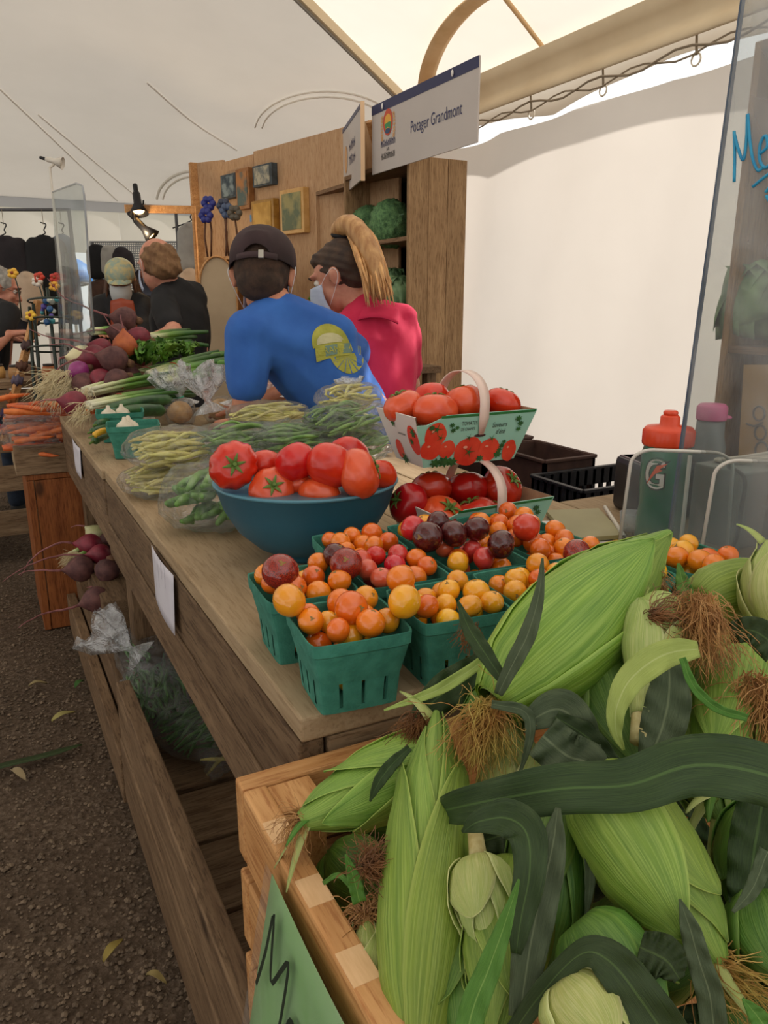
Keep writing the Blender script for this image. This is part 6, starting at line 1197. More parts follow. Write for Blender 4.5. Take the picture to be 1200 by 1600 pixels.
cabbage(AX(622, 462, 2.02), .10, 'big leafy cabbage on the middle shelf, right of the pink collar'); cabbage(AX(612, 440, 2.05), .07, 'smaller cabbage leaning behind the ponytail end')
leafbunch(AX(520, 490, 1.75), 36, .13, 'curly green lettuce below the face mask of the person in pink', .09, w=.6); 
tbk = root('side_table', (1.85, 3.0, 0), 'low grey crate table behind the vendors carrying the green lettuce', 'table'); box('top', 1.6, 1.88, 3.05, 4.2, .93, .96, W_grey, tbk)
for x, y in ((1.62, 3.08), (1.82, 3.08), (1.62, 4.13), (1.82, 4.13)): box('leg', x, x + .05, y, y + .05, 0, .929, W_post, tbk)
for q in ((500, 372), (516, 380)):
    bumpy(AX(q[0], q[1], 2.0), .045, 'tan %s gourd on the lighter crate shelf' % ('left' if q[0] == 500 else 'right'), M('gourd', '#a8865c', '#c8a880', .6, 20), .05, 8, 1.1, 'gourd', 'gourd')
# booth of plywood
B1, B2, B3 = AZ(535, 200, 2.2), AZ(350, 250, 2.2), AZ(305, 255, 2.2)
bt = root('plywood_booth', ((B1.x + B2.x) / 2, (B1.y + B2.y) / 2, 0), 'tall tan plywood booth walls hung with small pictures', 'partition')
def panel(a, b, zt, name, par, mat=W_ply, th=.02):
    a, b = Vector(a), Vector(b); v, f = obox((a.x, a.y, zt / 2), (b.x, b.y, zt / 2), th, zt); return mk(name, v, f, mat, par, bevel=.002)
Bm = B1.lerp(B2, .70); ex = (B1 - B2).normalized() * .5
panel(B1 + ex, Bm, 2.2, 'panel', bt); panel(Bm + (B2 - B1).normalized() * .003, B2, 2.185, 'panel', bt); panel(B2, B3, 2.2, 'panel', bt); dB = (B1 - B2); dB.z = 0; dB.normalize(); nB = dB.cross(Vector((0, 0, 1))).normalized()
if nB.dot(cam.location - B1) < 0: nB = -nB
v, f = obox(B3 - Vector((0, 0, 2.2)) + nB * .02, B3 + nB * .02, .05, .05); mk('post', v, f, W_crate, bt, bevel=.002)
def picture(x0, y0, x1, y1, label, c1, c2, sc=14, fr=None, th=.045):
    a, b = PL((x0 + x1) / 2 - (x1 - x0) / 2, (y0 + y1) / 2, B1, B2), PL(x1, (y0 + y1) / 2, B1, B2); zt, zb = PL((x0 + x1) / 2, y0, B1, B2).z, PL((x0 + x1) / 2, y1, B1, B2).z
    p = root('wall_picture', (a + b) / 2, label, 'picture', 'small pictures on the plywood booth'); o = nB * (th / 2 + .011); zc = (zt + zb) / 2; a2 = Vector((a.x, a.y, zc)) + o; b2 = Vector((b.x, b.y, zc)) + o
    v, f = obox(a2, b2, th, zt - zb); mk('frame', v, f, fr or M('frame_dark', '#2c3438', '#46525a', .6, 20), p, bevel=.003); a3 = a2.lerp(b2, .1) + nB * (th / 2); b3 = a2.lerp(b2, .9) + nB * (th / 2); v, f = obox(a3, b3, .008, (zt - zb) * .82); mk('painted_board', v, f, M('pic' + c1 + c2, c1, c2, .6, sc, lo=.42, hi=.58), p, bevel=.001)
picture(356, 273, 379, 311, 'dark blue grey square picture, leftmost on the booth wall', '#2c3c48', '#7c8a8c'); picture(380, 264, 400, 328, 'tall narrow picture, orange above and grey green below', '#a8713c', '#4a5c58', 8, M('frame_wood', '#8c5c30', '#a87444', .6, 20)); picture(406, 258, 436, 292, 'small silvery picture highest on the booth wall', '#6c706c', '#b0a890', 18)
picture(404, 313, 439, 362, 'golden framed picture above the dark cap', '#b88a34', '#d0a24c', 10, M('frame_gold', '#8c6424', '#b4883c', .5, 20))
picture(449, 296, 486, 366, 'landscape painting in a pale wooden frame right of the golden one', '#9c9460', '#5c6a50', 7, M('frame_pale', '#c89a58', '#d8ae70', .5, 20))
p = PL(397, 341, B1, B2) + nB * .013; v, f = obox(p - dB * .03, p + dB * .03, .003, .045); mk('wall_tag', v, f, M('bluetag', '#3c8cc0'), None, label='small bright blue tag on the booth wall under the narrow picture', cat='tag')
# booth cabinet with metal flowers
cA = PL(318, 402, B2, B3); cz = 1.50
cx0 = AZ(318, 402, cz); fc = root('booth_cabinet', (cx0.x, cx0.y, 0), 'pale plywood cabinet in the booth with an oval board leaning on it', 'cabinet'); q0 = AZ(318, 402, cz); q1 = AZ(392, 398, cz); q1 = q0 + (q1 - q0) 
qd = (q1 - q0).normalized(); qn = Vector((qd.y, -qd.x, 0)); 
if qn.dot(cam.location - q0) > 0: qn = -qn
def slab(a, b, z0, z1, off0, off1, name, mat, par):
    v = [Vector((p.x, p.y, 0)) + qn * o + Vector((0, 0, z)) for z in (z0, z1) for p, o in ((a, off0), (b, off0), (b, off1), (a, off1))]; return mk(name, v, [(3, 2, 1, 0), (4, 5, 6, 7), (0, 1, 5, 4), (1, 2, 6, 5), (2, 3, 7, 6), (3, 0, 4, 7)], mat, par, bevel=.002)
slab(q0, q1, cz - .02, cz, 0, .3, 'top_board', W_crate, fc); slab(q0, q0 + qd * .02, 0, cz - .021, 0, .3, 'side_board', W_crate, fc); slab(q1 - qd * .02, q1, 0, cz - .021, 0, .3, 'side_board', W_crate, fc); slab(q0 + qd * .02, q1 - qd * .02, 0, cz - .021, .28, .299, 'back_board', W_ply, fc); slab(q0 + qd * .021, q1 - qd * .021, .7, .72, 0, .279, 'shelf_board', W_crate, fc)
ov = root('oval_board', D(345, 600, 4.6), 'pale oval topped board leaning on the booth cabinet', 'board'); oc_ = D(345, 520, 4.45); ZB = -(oc_.z + .1); V2 = [(-.105, ZB)] + [(.105 * math.cos(PI - PI * i / 16), .16 + .16 * math.sin(PI * i / 16)) for i in range(17)] + [(.105, ZB)]
Vv = [oc_ + R_ * a + Vector((0, 0, b + .1)) for a, b in V2]; n_ = len(Vv); F2 = Vector((F_.x, F_.y, 0)).normalized(); Vv += [p + F2 * .02 for p in Vv]; mk('board', Vv, [tuple(range(n_))[::-1], tuple(range(n_, 2 * n_))] + [(i, (i + 1) % n_, n_ + (i + 1) % n_, n_ + i) for i in range(n_)], M('ovalm', '#b09a7c', '#bfa98a', .7, 4), ov); Vv = [oc_ + R_ * a * (s_) + Vector((0, 0, (b * s_) + .1)) - F2 * .006 for s_ in (1,) for a, b in V2]
mk('rim', *tube([p for p in Vv], .006, 6), W_crate, ov, True)
random.seed(4)
for i, (px, py, hpx, cl, lab) in enumerate([(325, 318, 82, '#2c3484', 'blue metal flower, highest at the left of the booth cabinet'), (321, 337, 64, '#2c3484', 'round blue metal flower just below the highest'), (349, 322, 80, '#3a4258', 'dark metal flower in the middle of the cabinet group'), (354, 330, 72, '#4a5a78', 'grey blue metal flower right of the middle one'), (366, 333, 68, '#5a5448', 'brownish metal flower at the right of the cabinet group')]):
    t = 4.72 - .02 * i; tp_ = D(px, py, t); bs = Vector((tp_.x, tp_.y, cz)); f_ = root('metal_flower', bs, lab, 'flower', 'metal flowers on the booth cabinet'); v, f = tube([bs, bs.lerp(tp_, .5) + R_ * .012 * (-1) ** i, tp_], .006, 6); mk('stem', v, f, M('rust', '#4a2c1c', '#6c4428', .7, 40), f_, True); v, f = lathe([(.012, 0), (.02, .004), (.012, .01)], 12, cx=bs.x + .02 * 0, cy=bs.y, cz=cz); mk('foot', v, f, MC['rust'], f_, True)
    pr = [ell(tp_ + R_ * math.cos(a) * .026 + Vector((0, -.01, math.sin(a) * .026)), (.022, .014, .022), 2) for a in [2 * PI * j / 6 for j in range(6)]]
    for q in pr: mk('petal', *q, M('pet' + cl, cl, rough=.4), f_, True)
# ---------------- hanging signs ----------------
sw = M('sign_white', '#b7afaa', '#bdb5b0', .45, 2); nv = M('navy', '#1d2450', rough=.4)
sP = [AX(*q, 1.875) for q in [(583, 165), (753, 88), (745, 243), (583, 258)]]; ya, yb = sP[0].y, (sP[1].y + sP[2].y) / 2; zt, zb = (sP[0].z + sP[1].z) / 2, (sP[2].z + sP[3].z) / 2
sg = root('stall_sign', (1.87, (ya + yb) / 2, zb), 'grey white stall name sign with navy top band reading Potager Grandmont', 'sign')
box('board', 1.868, 1.876, yb, ya, zb, zt, sw, sg, .0005); box('top_band', 1.8665, 1.868, yb, ya, zt - .042, zt, nv, sg, 0)
SO, SU, SV = Vector((1.8675, ya, zb)), Vector((0, -1, 0)), Vector((0, 0, 1)); WW, HH = ya - yb, zt - zb
def sdec(nm, m, mat, x, y, sx_=1, lvl=1): return mk(nm, *place(([Vector((v[0] * sx_ + x, v[1] + y, 0)) for v in m[0]], m[1]), SO, SU, SV, .001 * lvl), mat, sg, kind='stuff' if nm in ('lettering', 'fine_print') else None)
for f_ in (.13, .80): mk('clip', *xf(ell((1.863, ya - WW * f_, zt - .022), (.005, .008, .014), 2), Matrix.Identity(4)), M('clipm', '#d8d4d0', rough=.3), sg, True)
navt = M('navy_text', '#30345c', rough=.5)
t = text_mesh('Potager Grandmont', .072); w_ = max(v.x for v in t[0]); sdec('lettering', t, navt, WW * .42, HH * .40, WW * .46 / w_, 1.2)
lg1, lg2, lg3, lg4 = (M('lg' + a, a, rough=.5) for a in ('#c24a30', '#e0a63c', '#3c8a54', '#2c4a6c')); wheat = M('lgw', '#c89a6c', rough=.5)
lx, ly = WW * .185, HH * .68
for k in range(9):
    for sgn_ in (-1, 1):
        a = -1.1 + k * .28; sdec('wheat_ear', ngon2(0, 0, .012, .006, 10), wheat, lx + sgn_ * (.052 + .012 * math.cos(a)), ly - .02 + .055 * math.sin(a), 1, 1.1)
sdec('printed_emblem', ngon2(0, 0, .048, .058, 28), lg1, lx, ly, 1, 1.2); sdec('printed_emblem', ngon2(0, 0, .034, .036, 24), lg2, lx, ly, 1, 1.7); sdec('printed_emblem', ([(-.034, 0, 0), (-.02, -.022, 0), (.0, -.014, 0), (.03, -.028, 0), (.034, .002, 0), (.01, .006, 0)], [(0, 1, 2, 3, 4, 5)]), lg3, lx, ly - .006, 1, 2.2); sdec('printed_emblem', ngon2(0, 0, .026, .012, 16), lg4, lx, ly - .038, 1, 2.6)
for n_s, w_s, z_, h_s, mt in ((8, .15, HH * .35, .036, navt), (2, .03, HH * .28, .016, M('lgk', '#2a2a2c', rough=.5)), (9, .14, HH * .17, .034, MC['lgk'])): sdec('fine_print', marks(w_s, h_s, n_s, n_s), mt, lx, z_, 1, 1.3)
s2a, s2b = AZ(566, 162, 2.10), AZ(537, 205, 2.10); s2 = root('stall_sign', (s2a + s2b) / 2 - Vector((0, 0, .4)), 'second smaller stall sign seen at a steep angle left of the first', 'sign')
a_, b_ = D(566, 162, 3.75), D(537, 205, 4.35); b_.z = a_.z; a0, b0s = Vector((a_.x, a_.y, a_.z - .17)), Vector((b_.x, b_.y, a_.z - .17)); v, f = obox(a0, b0s, .01, .34); mk('board', v, f, sw, s2, bevel=.001); dd = (b0s - a0).normalized(); 
nn2 = dd.cross(Vector((0, 0, 1))); nn2 = nn2 if nn2.dot(cam.location - a0) > 0 else -nn2
v, f = obox(a0 + nn2 * .006 + Vector((0, 0, .165)), b0s + nn2 * .006 + Vector((0, 0, .165)), .003, .02); mk('top_band', v, f, nv, s2); v, f = obox(a0 - dd * .01, a0, .02, .36); mk('edge_strip', v, f, M('peach', '#e8c49c', rough=.6), s2)
bo_, ux_ = b0s + nn2 * .0065, -dd
for n_s, z_ in ((4, .02), (5, -.05)): mk('fine_print', *place(marks(.20, .05, n_s, n_s), bo_ + ux_ * .34 + Vector((0, 0, z_)), ux_, (0, 0, 1), .001 if nn2.dot(ux_.cross(Vector((0, 0, 1)))) > 0 else -.003), navt, s2, kind='stuff')
mk('printed_emblem', *place(ngon2(0, 0, .05, .07, 20), bo_ + ux_ * .12, ux_, (0, 0, 1), .001 if nn2.dot(ux_.cross(Vector((0, 0, 1)))) > 0 else -.003), wheat, s2)
mk('support_post', *obox((a0.x + .05, a0.y + .02, a0.z + .1), (1.98, a0.y + .1, 1.91), .03, .03), W_crate, s2)
# ---------------- lamps on a wooden beam ----------------
bA, bB = D(195, 326, 5.3), D(312, 328, 5.05); bB.z = bA.z = 1.86; bA, bB = AZ(195, 326, 1.86), AZ(310, 328, 1.86)
bB = bB if (bB - bA).length < 3 else bA + (bB - bA).normalized() * 1.2
bm_ = root('lamp_beam', bA, 'horizontal wooden batten at the booth top carrying black lamps', 'beam'); v, f = obox(bA, bB, .03, .05); mk('batten', v, f, W_crate, bm_, bevel=.002)
v, f = obox(bB - Vector((0, 0, bB.z)), bB + Vector((0, 0, .02)), .04, .05); mk('post', v, f, W_crate, bm_, bevel=.002)
blkm = M('lamp_black', '#161618', '#242428', .4, 10, metal=.3); bulb = M('bulb_warm', '#ffe0a8', emit='#ffc070', est=9)
def spot(c, d, r, L, label, mat, face_m, name='clamp_lamp', barn=False, arm=None):
    c, d = Vector(c), Vector(d).normalized(); Mx = Matrix.Translation(c) @ d.to_track_quat('Z', 'Y').to_matrix().to_4x4(); rt = root(name, c, label, 'lamp')
    mk('shade', *xf(lathe([(r * .28, -L * .55), (r * .4, -L * .45), (r * .42, 0), (r, L * .5), (r * .96, L * .5), (r * .38, 0), (r * .3, -L * .4)], 20), Mx), mat, rt, True); mk('bulb', *xf(ell((0, 0, L * .30), (r * .6, r * .6, r * .4), 3), Mx), face_m, rt, True)
    mk('socket', *xf(lathe([(r * .22, -L * .9), (r * .26, -L * .85), (r * .26, -L * .5), (r * .2, -L * .45)], 12), Mx), blkm, rt, True)
    if barn:
        for k in range(4):
            a = k * PI / 2; v, f = BX(-r * .8, r * .8, r * .9, r * .96, L * .45, L * .9); mk('barn_door', *xf((v, f), Mx @ Matrix.Rotation(a, 4, 'Z')), mat, rt)
    if arm: mk('arm', *tube(arm, .006, 6), mat, rt, True)
    return rt
lA = bA.lerp(bB, .16)
spot(lA + Vector((.0, -.05, .03)), (.0, -.35, -1), .065, .15, 'upper black spot lamp glowing warm on the wooden batten', blkm, bulb, arm=[lA + Vector((0, 0, .0)), lA + Vector((.04, -.03, .03)), lA + Vector((0.04, -.05, .05))]); spot(lA + Vector((.03, -.05, -.13)), (.7, -.35, -.8), .06, .16, 'lower black cone lamp under the batten, tilted right', blkm, bulb, arm=[lA + Vector((-.03, -.03, .0)), lA + Vector((-.03, -.05, -.08))])
lt = bpy.data.lights.new('lamp_light', 'POINT'); lt.energy = 3; lt.color = (1, .75, .45); lt.shadow_soft_size = .04; lo_ = bpy.data.objects.new('lamp_light', lt); C.objects.link(lo_); lo_.location = lA + Vector((0, -.14, -.18))
wl = M('lamp_white', '#cfc8bc', rough=.4); cT = D(85, 252, 3.3)
spot(cT, (R_ * 1.0 - Vector((0, 0, .25))), .026, .07, 'small white clip lamp on a thin bent rod above the far acrylic screen', wl, wl, arm=[cT + Vector((0, 0, -.01)), D(78, 262, 3.3), D(80, 285, 3.3), D(86, 340, 3.3), D(97, 440, 3.35), D(105, 600, 3.4)])
# ---------------- far acrylic screen ----------------
acr = film('acrylic_clear', .95, '#eef2f2', .05, 2, .05, .25); edg = M('acrylic_edge', '#8a8d92', '#a4a8ac', .2, 4); edw = M('acrylic_edge_light', '#c8c4bc', '#d8d4cc', .2, 4)
fs = root('acrylic_screen', AX(95, 640, .30), 'clear acrylic screen with rounded corner at the far end of the table', 'screen')
Q = [AX(*q, .33) for q in [(81, 300), (118, 286), (127, 290), (130, 305), (145, 520), (98, 600)]]; V = Q + [p + Vector((.006, 0, 0)) for p in Q]; n_ = len(Q)
zs_ = min(q.z for q in Q); mk('pane', V, [tuple(range(n_)), tuple(range(n_, 2 * n_))[::-1]] + [(i, (i + 1) % n_, n_ + (i + 1) % n_, n_ + i) for i in range(n_)], acr, fs)
mk('edge', *tube([q + Vector((.003, 0, 0)) for q in Q[:5]], .003, 6), edg, fs, True)
# ---------------- flower stand, far stalls ----------------
gm_ = M('green_metal', '#16241c', '#22342a', .4, 20); st_ = root('flower_stand', D(80, 640, 3.5), 'dark green metal garden stand with small painted flowers and glass beads', 'stand'); random.seed(9)
for a, b in [((104, 395), (114, 570)), ((96, 430), (103, 580)), ((52, 475), (62, 590)), ((46, 480), (52, 590)), ((92, 440), (97, 590)), ((74, 450), (86, 560))]:
    p, q = D(*a, 3.6), D(*b, 3.55); mk('rod', *tube([p, p.lerp(q, .5), q, Vector((q.x, q.y, .02))], .008, 6), gm_, st_, True)
for k, y in enumerate((470, 545, 500)): P = [D(75 + 32 * math.cos(a), y + 5 * math.sin(a), 3.58 + .12 * math.sin(a)) for a in [2 * PI * i / 20 for i in range(21)]]; mk('ring', *tube(P, .005, 5), gm_, st_, True)
for i, (px, py, c_, cn) in enumerate([(20, 427, '#e8b43c', 'yellow'), (61, 433, '#c8402c', 'red'), (58, 440, '#d8d0c4', 'white'), (86, 434, '#b83428', 'dark red'), (85, 447, '#e0a83c', 'amber'), (48, 493, '#ecc040', 'bright yellow')]):
    c = D(px, py, 3.5); fr_ = root('garden_flower', c, '%s painted metal flower on the green stand at the left' % cn, 'flower', 'painted flowers on the green stand')
    for j in range(5): a = j * 1.257; mk('petal', *ell(c + R_ * math.cos(a) * .014 + U_ * math.sin(a) * .014, (.013, .013, .011), 2), M('gf' + c_, c_, rough=.5), fr_, True)
    mk('centre', *ell(c - F_ * .008, .008, 2), M('gfc', '#8a3c1c'), fr_, True); mk('stem', *tube([c + F_ * .012, c + F_ * .04 - Vector((0, 0, .06)), D(min(px + 14, 100), py + 70, 3.58)], .003, 5), gm_, fr_, True)
for i in range(12):
    c = D(U(66, 92), U(465, 512), 3.5 + U(0, .1)); mk('glass_bead', *ell(c, U(.010, .016), 2), M('bead' + str(i % 4), ['#2c5a8c', '#4aa0a8', '#5a4a9c', '#c8d0c8'][i % 4], rough=.1), None, True, label='small round glass bead hanging in the green stand', cat='bead', group='beads in the green stand')
# far counter left and pallet front
lc = root('craft_table', (-.2, 4.3, 0), 'low rustic craft table with pallet boards at the left edge', 'table'); za = .88
lp, lq = AZ(-60, 566, za), AZ(100, 562, za)
box('top', -1.4, .42, 4.05, 4.75, za - .03, za, W_tableX, lc)
for i, z in enumerate((.72, .55, .36, .14)): box('pallet_board', -1.4, .38, 4.03, 4.05, z, z + .125, W_tableX, lc)
for x in (-1.3, -.7, -.15, .28): box('post', x, x + .07, 4.051, 4.12, 0, za - .031, W_post, lc)
for i in range(9):
    x = -.30 + .075 * i; c = Vector((x, U(4.12, 4.5), za)); cl = random.choice(['#a87c4c', '#6c4c38', '#8c8c94', '#c89c5c', '#b0683c']); v, f = lathe([(.001, 0), (.03, 0), (.034, .03), (.028, .055), (.024, .058), (.001, .058)], 14, cx=c.x, cy=c.y, cz=c.z); o = root('craft_jar', c, 'small %s craft jar on the rustic table' % {'#a87c4c': 'tan', '#6c4c38': 'brown', '#8c8c94': 'grey', '#c89c5c': 'honey', '#b0683c': 'rust'}[cl], 'jar', 'craft jars on the rustic table'); mk('body', v, f, M('jar' + cl, cl, rough=.6), o, True); mk('lid', *lathe([(.001, .058), (.026, .058), (.026, .068), (.001, .07)], 12, cx=c.x, cy=c.y, cz=c.z), M('jlid', '#3a3430', rough=.5), o, True)
# hanging bead chain ornament
hc = root('ornament_strip', D(30, 720, 3.6), 'long wooden ornament strip with purple, orange and red knots leaning at the left', 'ornament')
P = [D(60, 470, 3.62), D(36, 560, 3.6), D(20, 620, 3.6), D(5, 690, 3.6)]; v, f = obox(P[0], P[3], .03, .03); mk('strip', v, f, W_crate, hc, bevel=.002)
for i, (px, py, c_) in enumerate([(34, 572, '#5a3828'), (27, 594, '#5c5264'), (17, 622, '#b0602c'), (10, 645, '#3a2c4c'), (5, 670, '#8c2434'), (42, 540, '#4a3434')]): bumpy_m = M('kn' + c_, c_, rough=.7); v, f = ell(D(px, py, 3.57), (.028, .022, .024), 3); mk('knot', [q + Vector((0, 0, .006 * math.sin(q.x * 300))) for q in v], f, bumpy_m, hc, True)
# ---------------- clothes, grid, hoodie at the far stalls ----------------
def garment(px, py, t, w, h, mat, label, hang=True, name='jacket', sleeves=True):
    c = D(px, py, t); rt = root(name, c, label, 'clothing', 'clothes hanging at the far stalls'); hw = w / 2400 * t; hh = h / 1200 * t; T = Vector((0, 0, -hh))
    pr = [hull(ell(c - R_ * hw * .62 - Vector((0, 0, .04)), .045), ell(c + R_ * hw * .62 - Vector((0, 0, .04)), .045), ell(c - R_ * hw * .6 + T, .05), ell(c + R_ * hw * .6 + T, .05))]
    if sleeves: pr += [cap(c - R_ * hw * .7 - Vector((0, 0, .05)), .045, c - R_ * hw * .98 + T * .85, .035), cap(c + R_ * hw * .7 - Vector((0, 0, .05)), .045, c + R_ * hw * .98 + T * .85, .035)]
    pr.append(ell(c + Vector((0, 0, .0)), (.06, .05, .03))); blob('cloth', pr, mat, rt, .012, 4, disp=lambda v: .008 * math.sin(v.x * 28 + v.y * 14 + v.z * 3) + .008 * noise.noise(v * 9))
    if hang: mk('hanger', *tube(spline([c - R_ * .14 - Vector((0, 0, .02)), c + Vector((0, 0, .03)), c + Vector((0, 0, .06)), c + R_ * .02 + Vector((0, 0, .10)), c - R_ * .02 + Vector((0, 0, .115))], 16), .005, 5), blkm, rt, True); mk('hook_line', *tube([c + Vector((0, 0, .10)), Vector((c.x, c.y, 1.93))], .003, 4), rp, rt)
    return rt
cd, ck, cg, ct = M('cloth_dark', '#1c181c', '#2c262a', .9, 6), M('cloth_black', '#0e0e10', '#18181b', .9, 6), M('cloth_grey', '#8c8a86', '#a4a29c', .9, 6), M('cloth_tan', '#b49c84', '#c8b098', .9, 6)
rl = root('clothes_rail', D(-40, 350, 6.2), 'thin rail with hanging clothes at the far left stall', 'rail'); mk('bar', *tube([Vector((D(-60, 350, 6.0).x, D(-60, 350, 6.0).y, 1.93)), Vector((D(110, 352, 6.0).x, D(110, 352, 6.0).y, 1.93))], .012, 8), M('railm', '#5c5c60', metal=.5), rl, True)
for px in (-60, 110): q = D(px, 352, 6.0); mk('upright', *tube([(q.x, q.y, 0), (q.x, q.y, 1.94)], .014, 8), MC['railm'], rl, True)
garment(8, 372, 6.0, 66, 150, cd, 'dark brown coat hanging at the far left edge'); garment(70, 372, 6.0, 62, 110, ck, 'black top on a hanger left of the far acrylic screen'); garment(45, 430, 5.9, 40, 60, ct, 'tan patterned cloth with black marks under the black top', False, 'cloth_piece', False); garment(98, 372, 6.1, 30, 120, M('cloth_blue', '#4c5c74', '#6c7c90', .9, 6), 'blue grey garment seen through the far acrylic screen')
garment(298, 352, 5.9, 34, 60, cg, 'grey hooded top hanging left of the plywood booth'); garment(296, 425, 5.9, 30, 90, ct, 'tan garment hanging below the grey hooded top', False); garment(152, 385, 6.6, 26, 40, ck, 'small black garment at the left of the metal grid', False); garment(168, 388, 6.6, 22, 34, cg, 'pale scarf at the left of the metal grid', False, 'scarf', False); garment(190, 392, 6.6, 34, 26, cd, 'dark furry hat hanging on the metal grid', False, 'hat', False); garment(230, 420, 6.7, 36, 60, cd, 'dark garment behind the bald crowned head', False); garment(160, 440, 6.7, 40, 90, M('cloth_brown', '#3c2a24', '#5a4034', .9, 9), 'brown garments low at the left of the grid', False)
ga, gb = D(143, 378, 6.9), D(284, 372, 6.9); gb.z = ga.z; gr_ = root('wire_grid', Vector((ga.x, ga.y, 0)), 'grey perforated metal display grid at the far end of the tent', 'grid'); gd_ = (gb - ga).normalized(); L_ = (gb - ga).length; gmt = M('grid_metal', '#7c7e80', '#8e9092', .5, 5, metal=.3); ms = []
for i in range(47): x = L_ * i / 46; ms.append(obox(ga + gd_ * x, ga + gd_ * x - Vector((0, 0, .62)), .006, .008))
for i in range(32): z = .02 * i; ms.append(obox(ga - Vector((0, 0, z)), gb - Vector((0, 0, z)), .006, .008))
mk('mesh', *join(*ms), gmt, gr_, kind='stuff'); mk('frame', *tube([Vector((ga.x, ga.y, 0)), ga, gb, Vector((gb.x, gb.y, 0))], .02, 8), gmt, gr_, True)
rl2 = root('clothes_rail', D(290, 350, 5.9), 'short rail left of the plywood booth holding the grey hooded top', 'rail'); qa, qb = D(276, 350, 5.9), D(318, 350, 5.9); mk('bar', *tube([Vector((qa.x, qa.y, 1.93)), Vector((qb.x, qb.y, 1.93))], .01, 8), MC['railm'], rl2, True)
for q_ in (qa, qb): mk('upright', *tube([(q_.x, q_.y, 0), (q_.x, q_.y, 1.94)], .012, 8), MC['railm'], rl2, True)
# blue dome in the opening, low table there, chair
dm = D(112, 440, 9.2); V, F = lathe([(.26, 0), (.255, .10), (.21, .20), (.12, .27), (.01, .30)], 24, cx=dm.x, cy=dm.y, cz=dm.z - .02); um = root('sun_umbrella', (dm.x, dm.y, 0), 'bright blue umbrella dome seen through the gap at the tent end', 'umbrella'); mk('canopy', V, F, M('blue_canopy', '#2c7cd0', '#4c98e0', .5, 3), um, True); mk('pole', *tube([(dm.x, dm.y, 0), (dm.x, dm.y, dm.z + .2)], .02, 8), wl, um, True); mk('edge_band', *tube([(dm.x + .262 * math.cos(a), dm.y + .262 * math.sin(a), dm.z - .03 + .012 * math.sin(4 * a)) for a in [2 * PI * i / 32 for i in range(33)]], .014, 6), blkm, um, True)
far = root('white_display_table', (D(120, 500, 6.5).x, D(120, 500, 6.5).y, 0), 'pale cloth covered display table below the tent gap', 'table'); q = D(118, 470, 6.5); box('cloth', q.x - .22, q.x + .25, q.y - .2, q.y + .3, 0, .95, M('palecloth', '#c8b8b0', '#d8cac4', .9, 4), far, .01); box('top', q.x - .24, q.x + .27, q.y - .22, q.y + .32, .951, .975, M('paletop', '#d8d0c8', rough=.8), far, .004)
ch = root('orange_chair', (D(190, 500, 4.4).x, D(190, 500, 4.4).y, 0), 'orange brown moulded chair back behind the beet pile', 'chair'); cM = M('chair_orange', '#8c3414', '#a8441c', .4, 4); q = D(192, 500, 4.4)
V, F = grid(lambda u, v: q + R_ * (u - .5) * .15 * (1 - .15 * v ** 4) + Vector((0, 0, (v - .6) * .30 - .02 * abs(u - .5) * (v > .9))) + F_ * .03 * abs(u - .5), 10, 10); mk('backrest', V, F, cM, ch, True, solid=.008); V, F = grid(lambda u, v: q + R_ * (u - .5) * .17 - Vector((0, 0, .185 - .01 * abs(v - .5))) + Vector((F_.x, F_.y, 0)) * v * .18, 6, 6); mk('seat', V, F, cM, ch, True, solid=.01)
for a, b in ((-.07, 0), (.07, 0), (-.07, .17), (.07, .17)): p = q + R_ * a + Vector((F_.x, F_.y, 0)) * b; mk('leg', *tube([(p.x, p.y, q.z - .19), (p.x, p.y, 0)], .008, 8), blkm, ch, True)
fct = root('far_counter', (D(190, 540, 4.5).x, D(190, 540, 4.5).y, 0), 'pale wooden counter in front of the person in the floral cap', 'table'); q = D(190, 510, 4.45); box('top', q.x - .25, q.x + .35, q.y - .12, q.y + .15, .955, .98, W_crateX, fct); box('front_board', q.x - .24, q.x + .34, q.y - .10, q.y - .08, .2, .954, W_tableX, fct)
for a, b in ((-.23, .1), (.3, .1), (-.23, -.075), (.3, -.075)): box('leg', q.x + a, q.x + a + .04, q.y + b, q.y + b + .04, 0, .954, W_post, fct)
tr = root('wooden_tray', AZ(360, 560, .845), 'small brown wooden tray on the table left of the blue sleeve', 'tray'); q = AZ(362, 563, .845)
for a in ((-.14, .14, -.01, .01), (-.14, .14, .20, .22), (-.14, -.12, .011, .199), (.12, .14, .011, .199)): box('side', q.x + a[0], q.x + a[1], q.y + a[2], q.y + a[3], .845, .90, W_orange, tr, .002)
box('base', q.x - .12, q.x + .12, q.y + .01, q.y + .2, .845, .852, W_orange, tr, .001); box('tray_table', q.x - .3, q.x + .3, q.y - .05, q.y + .35, .80, .844, W_grey, None, .003, label='small grey plank table just past the big table, carrying the wooden tray', cat='table')
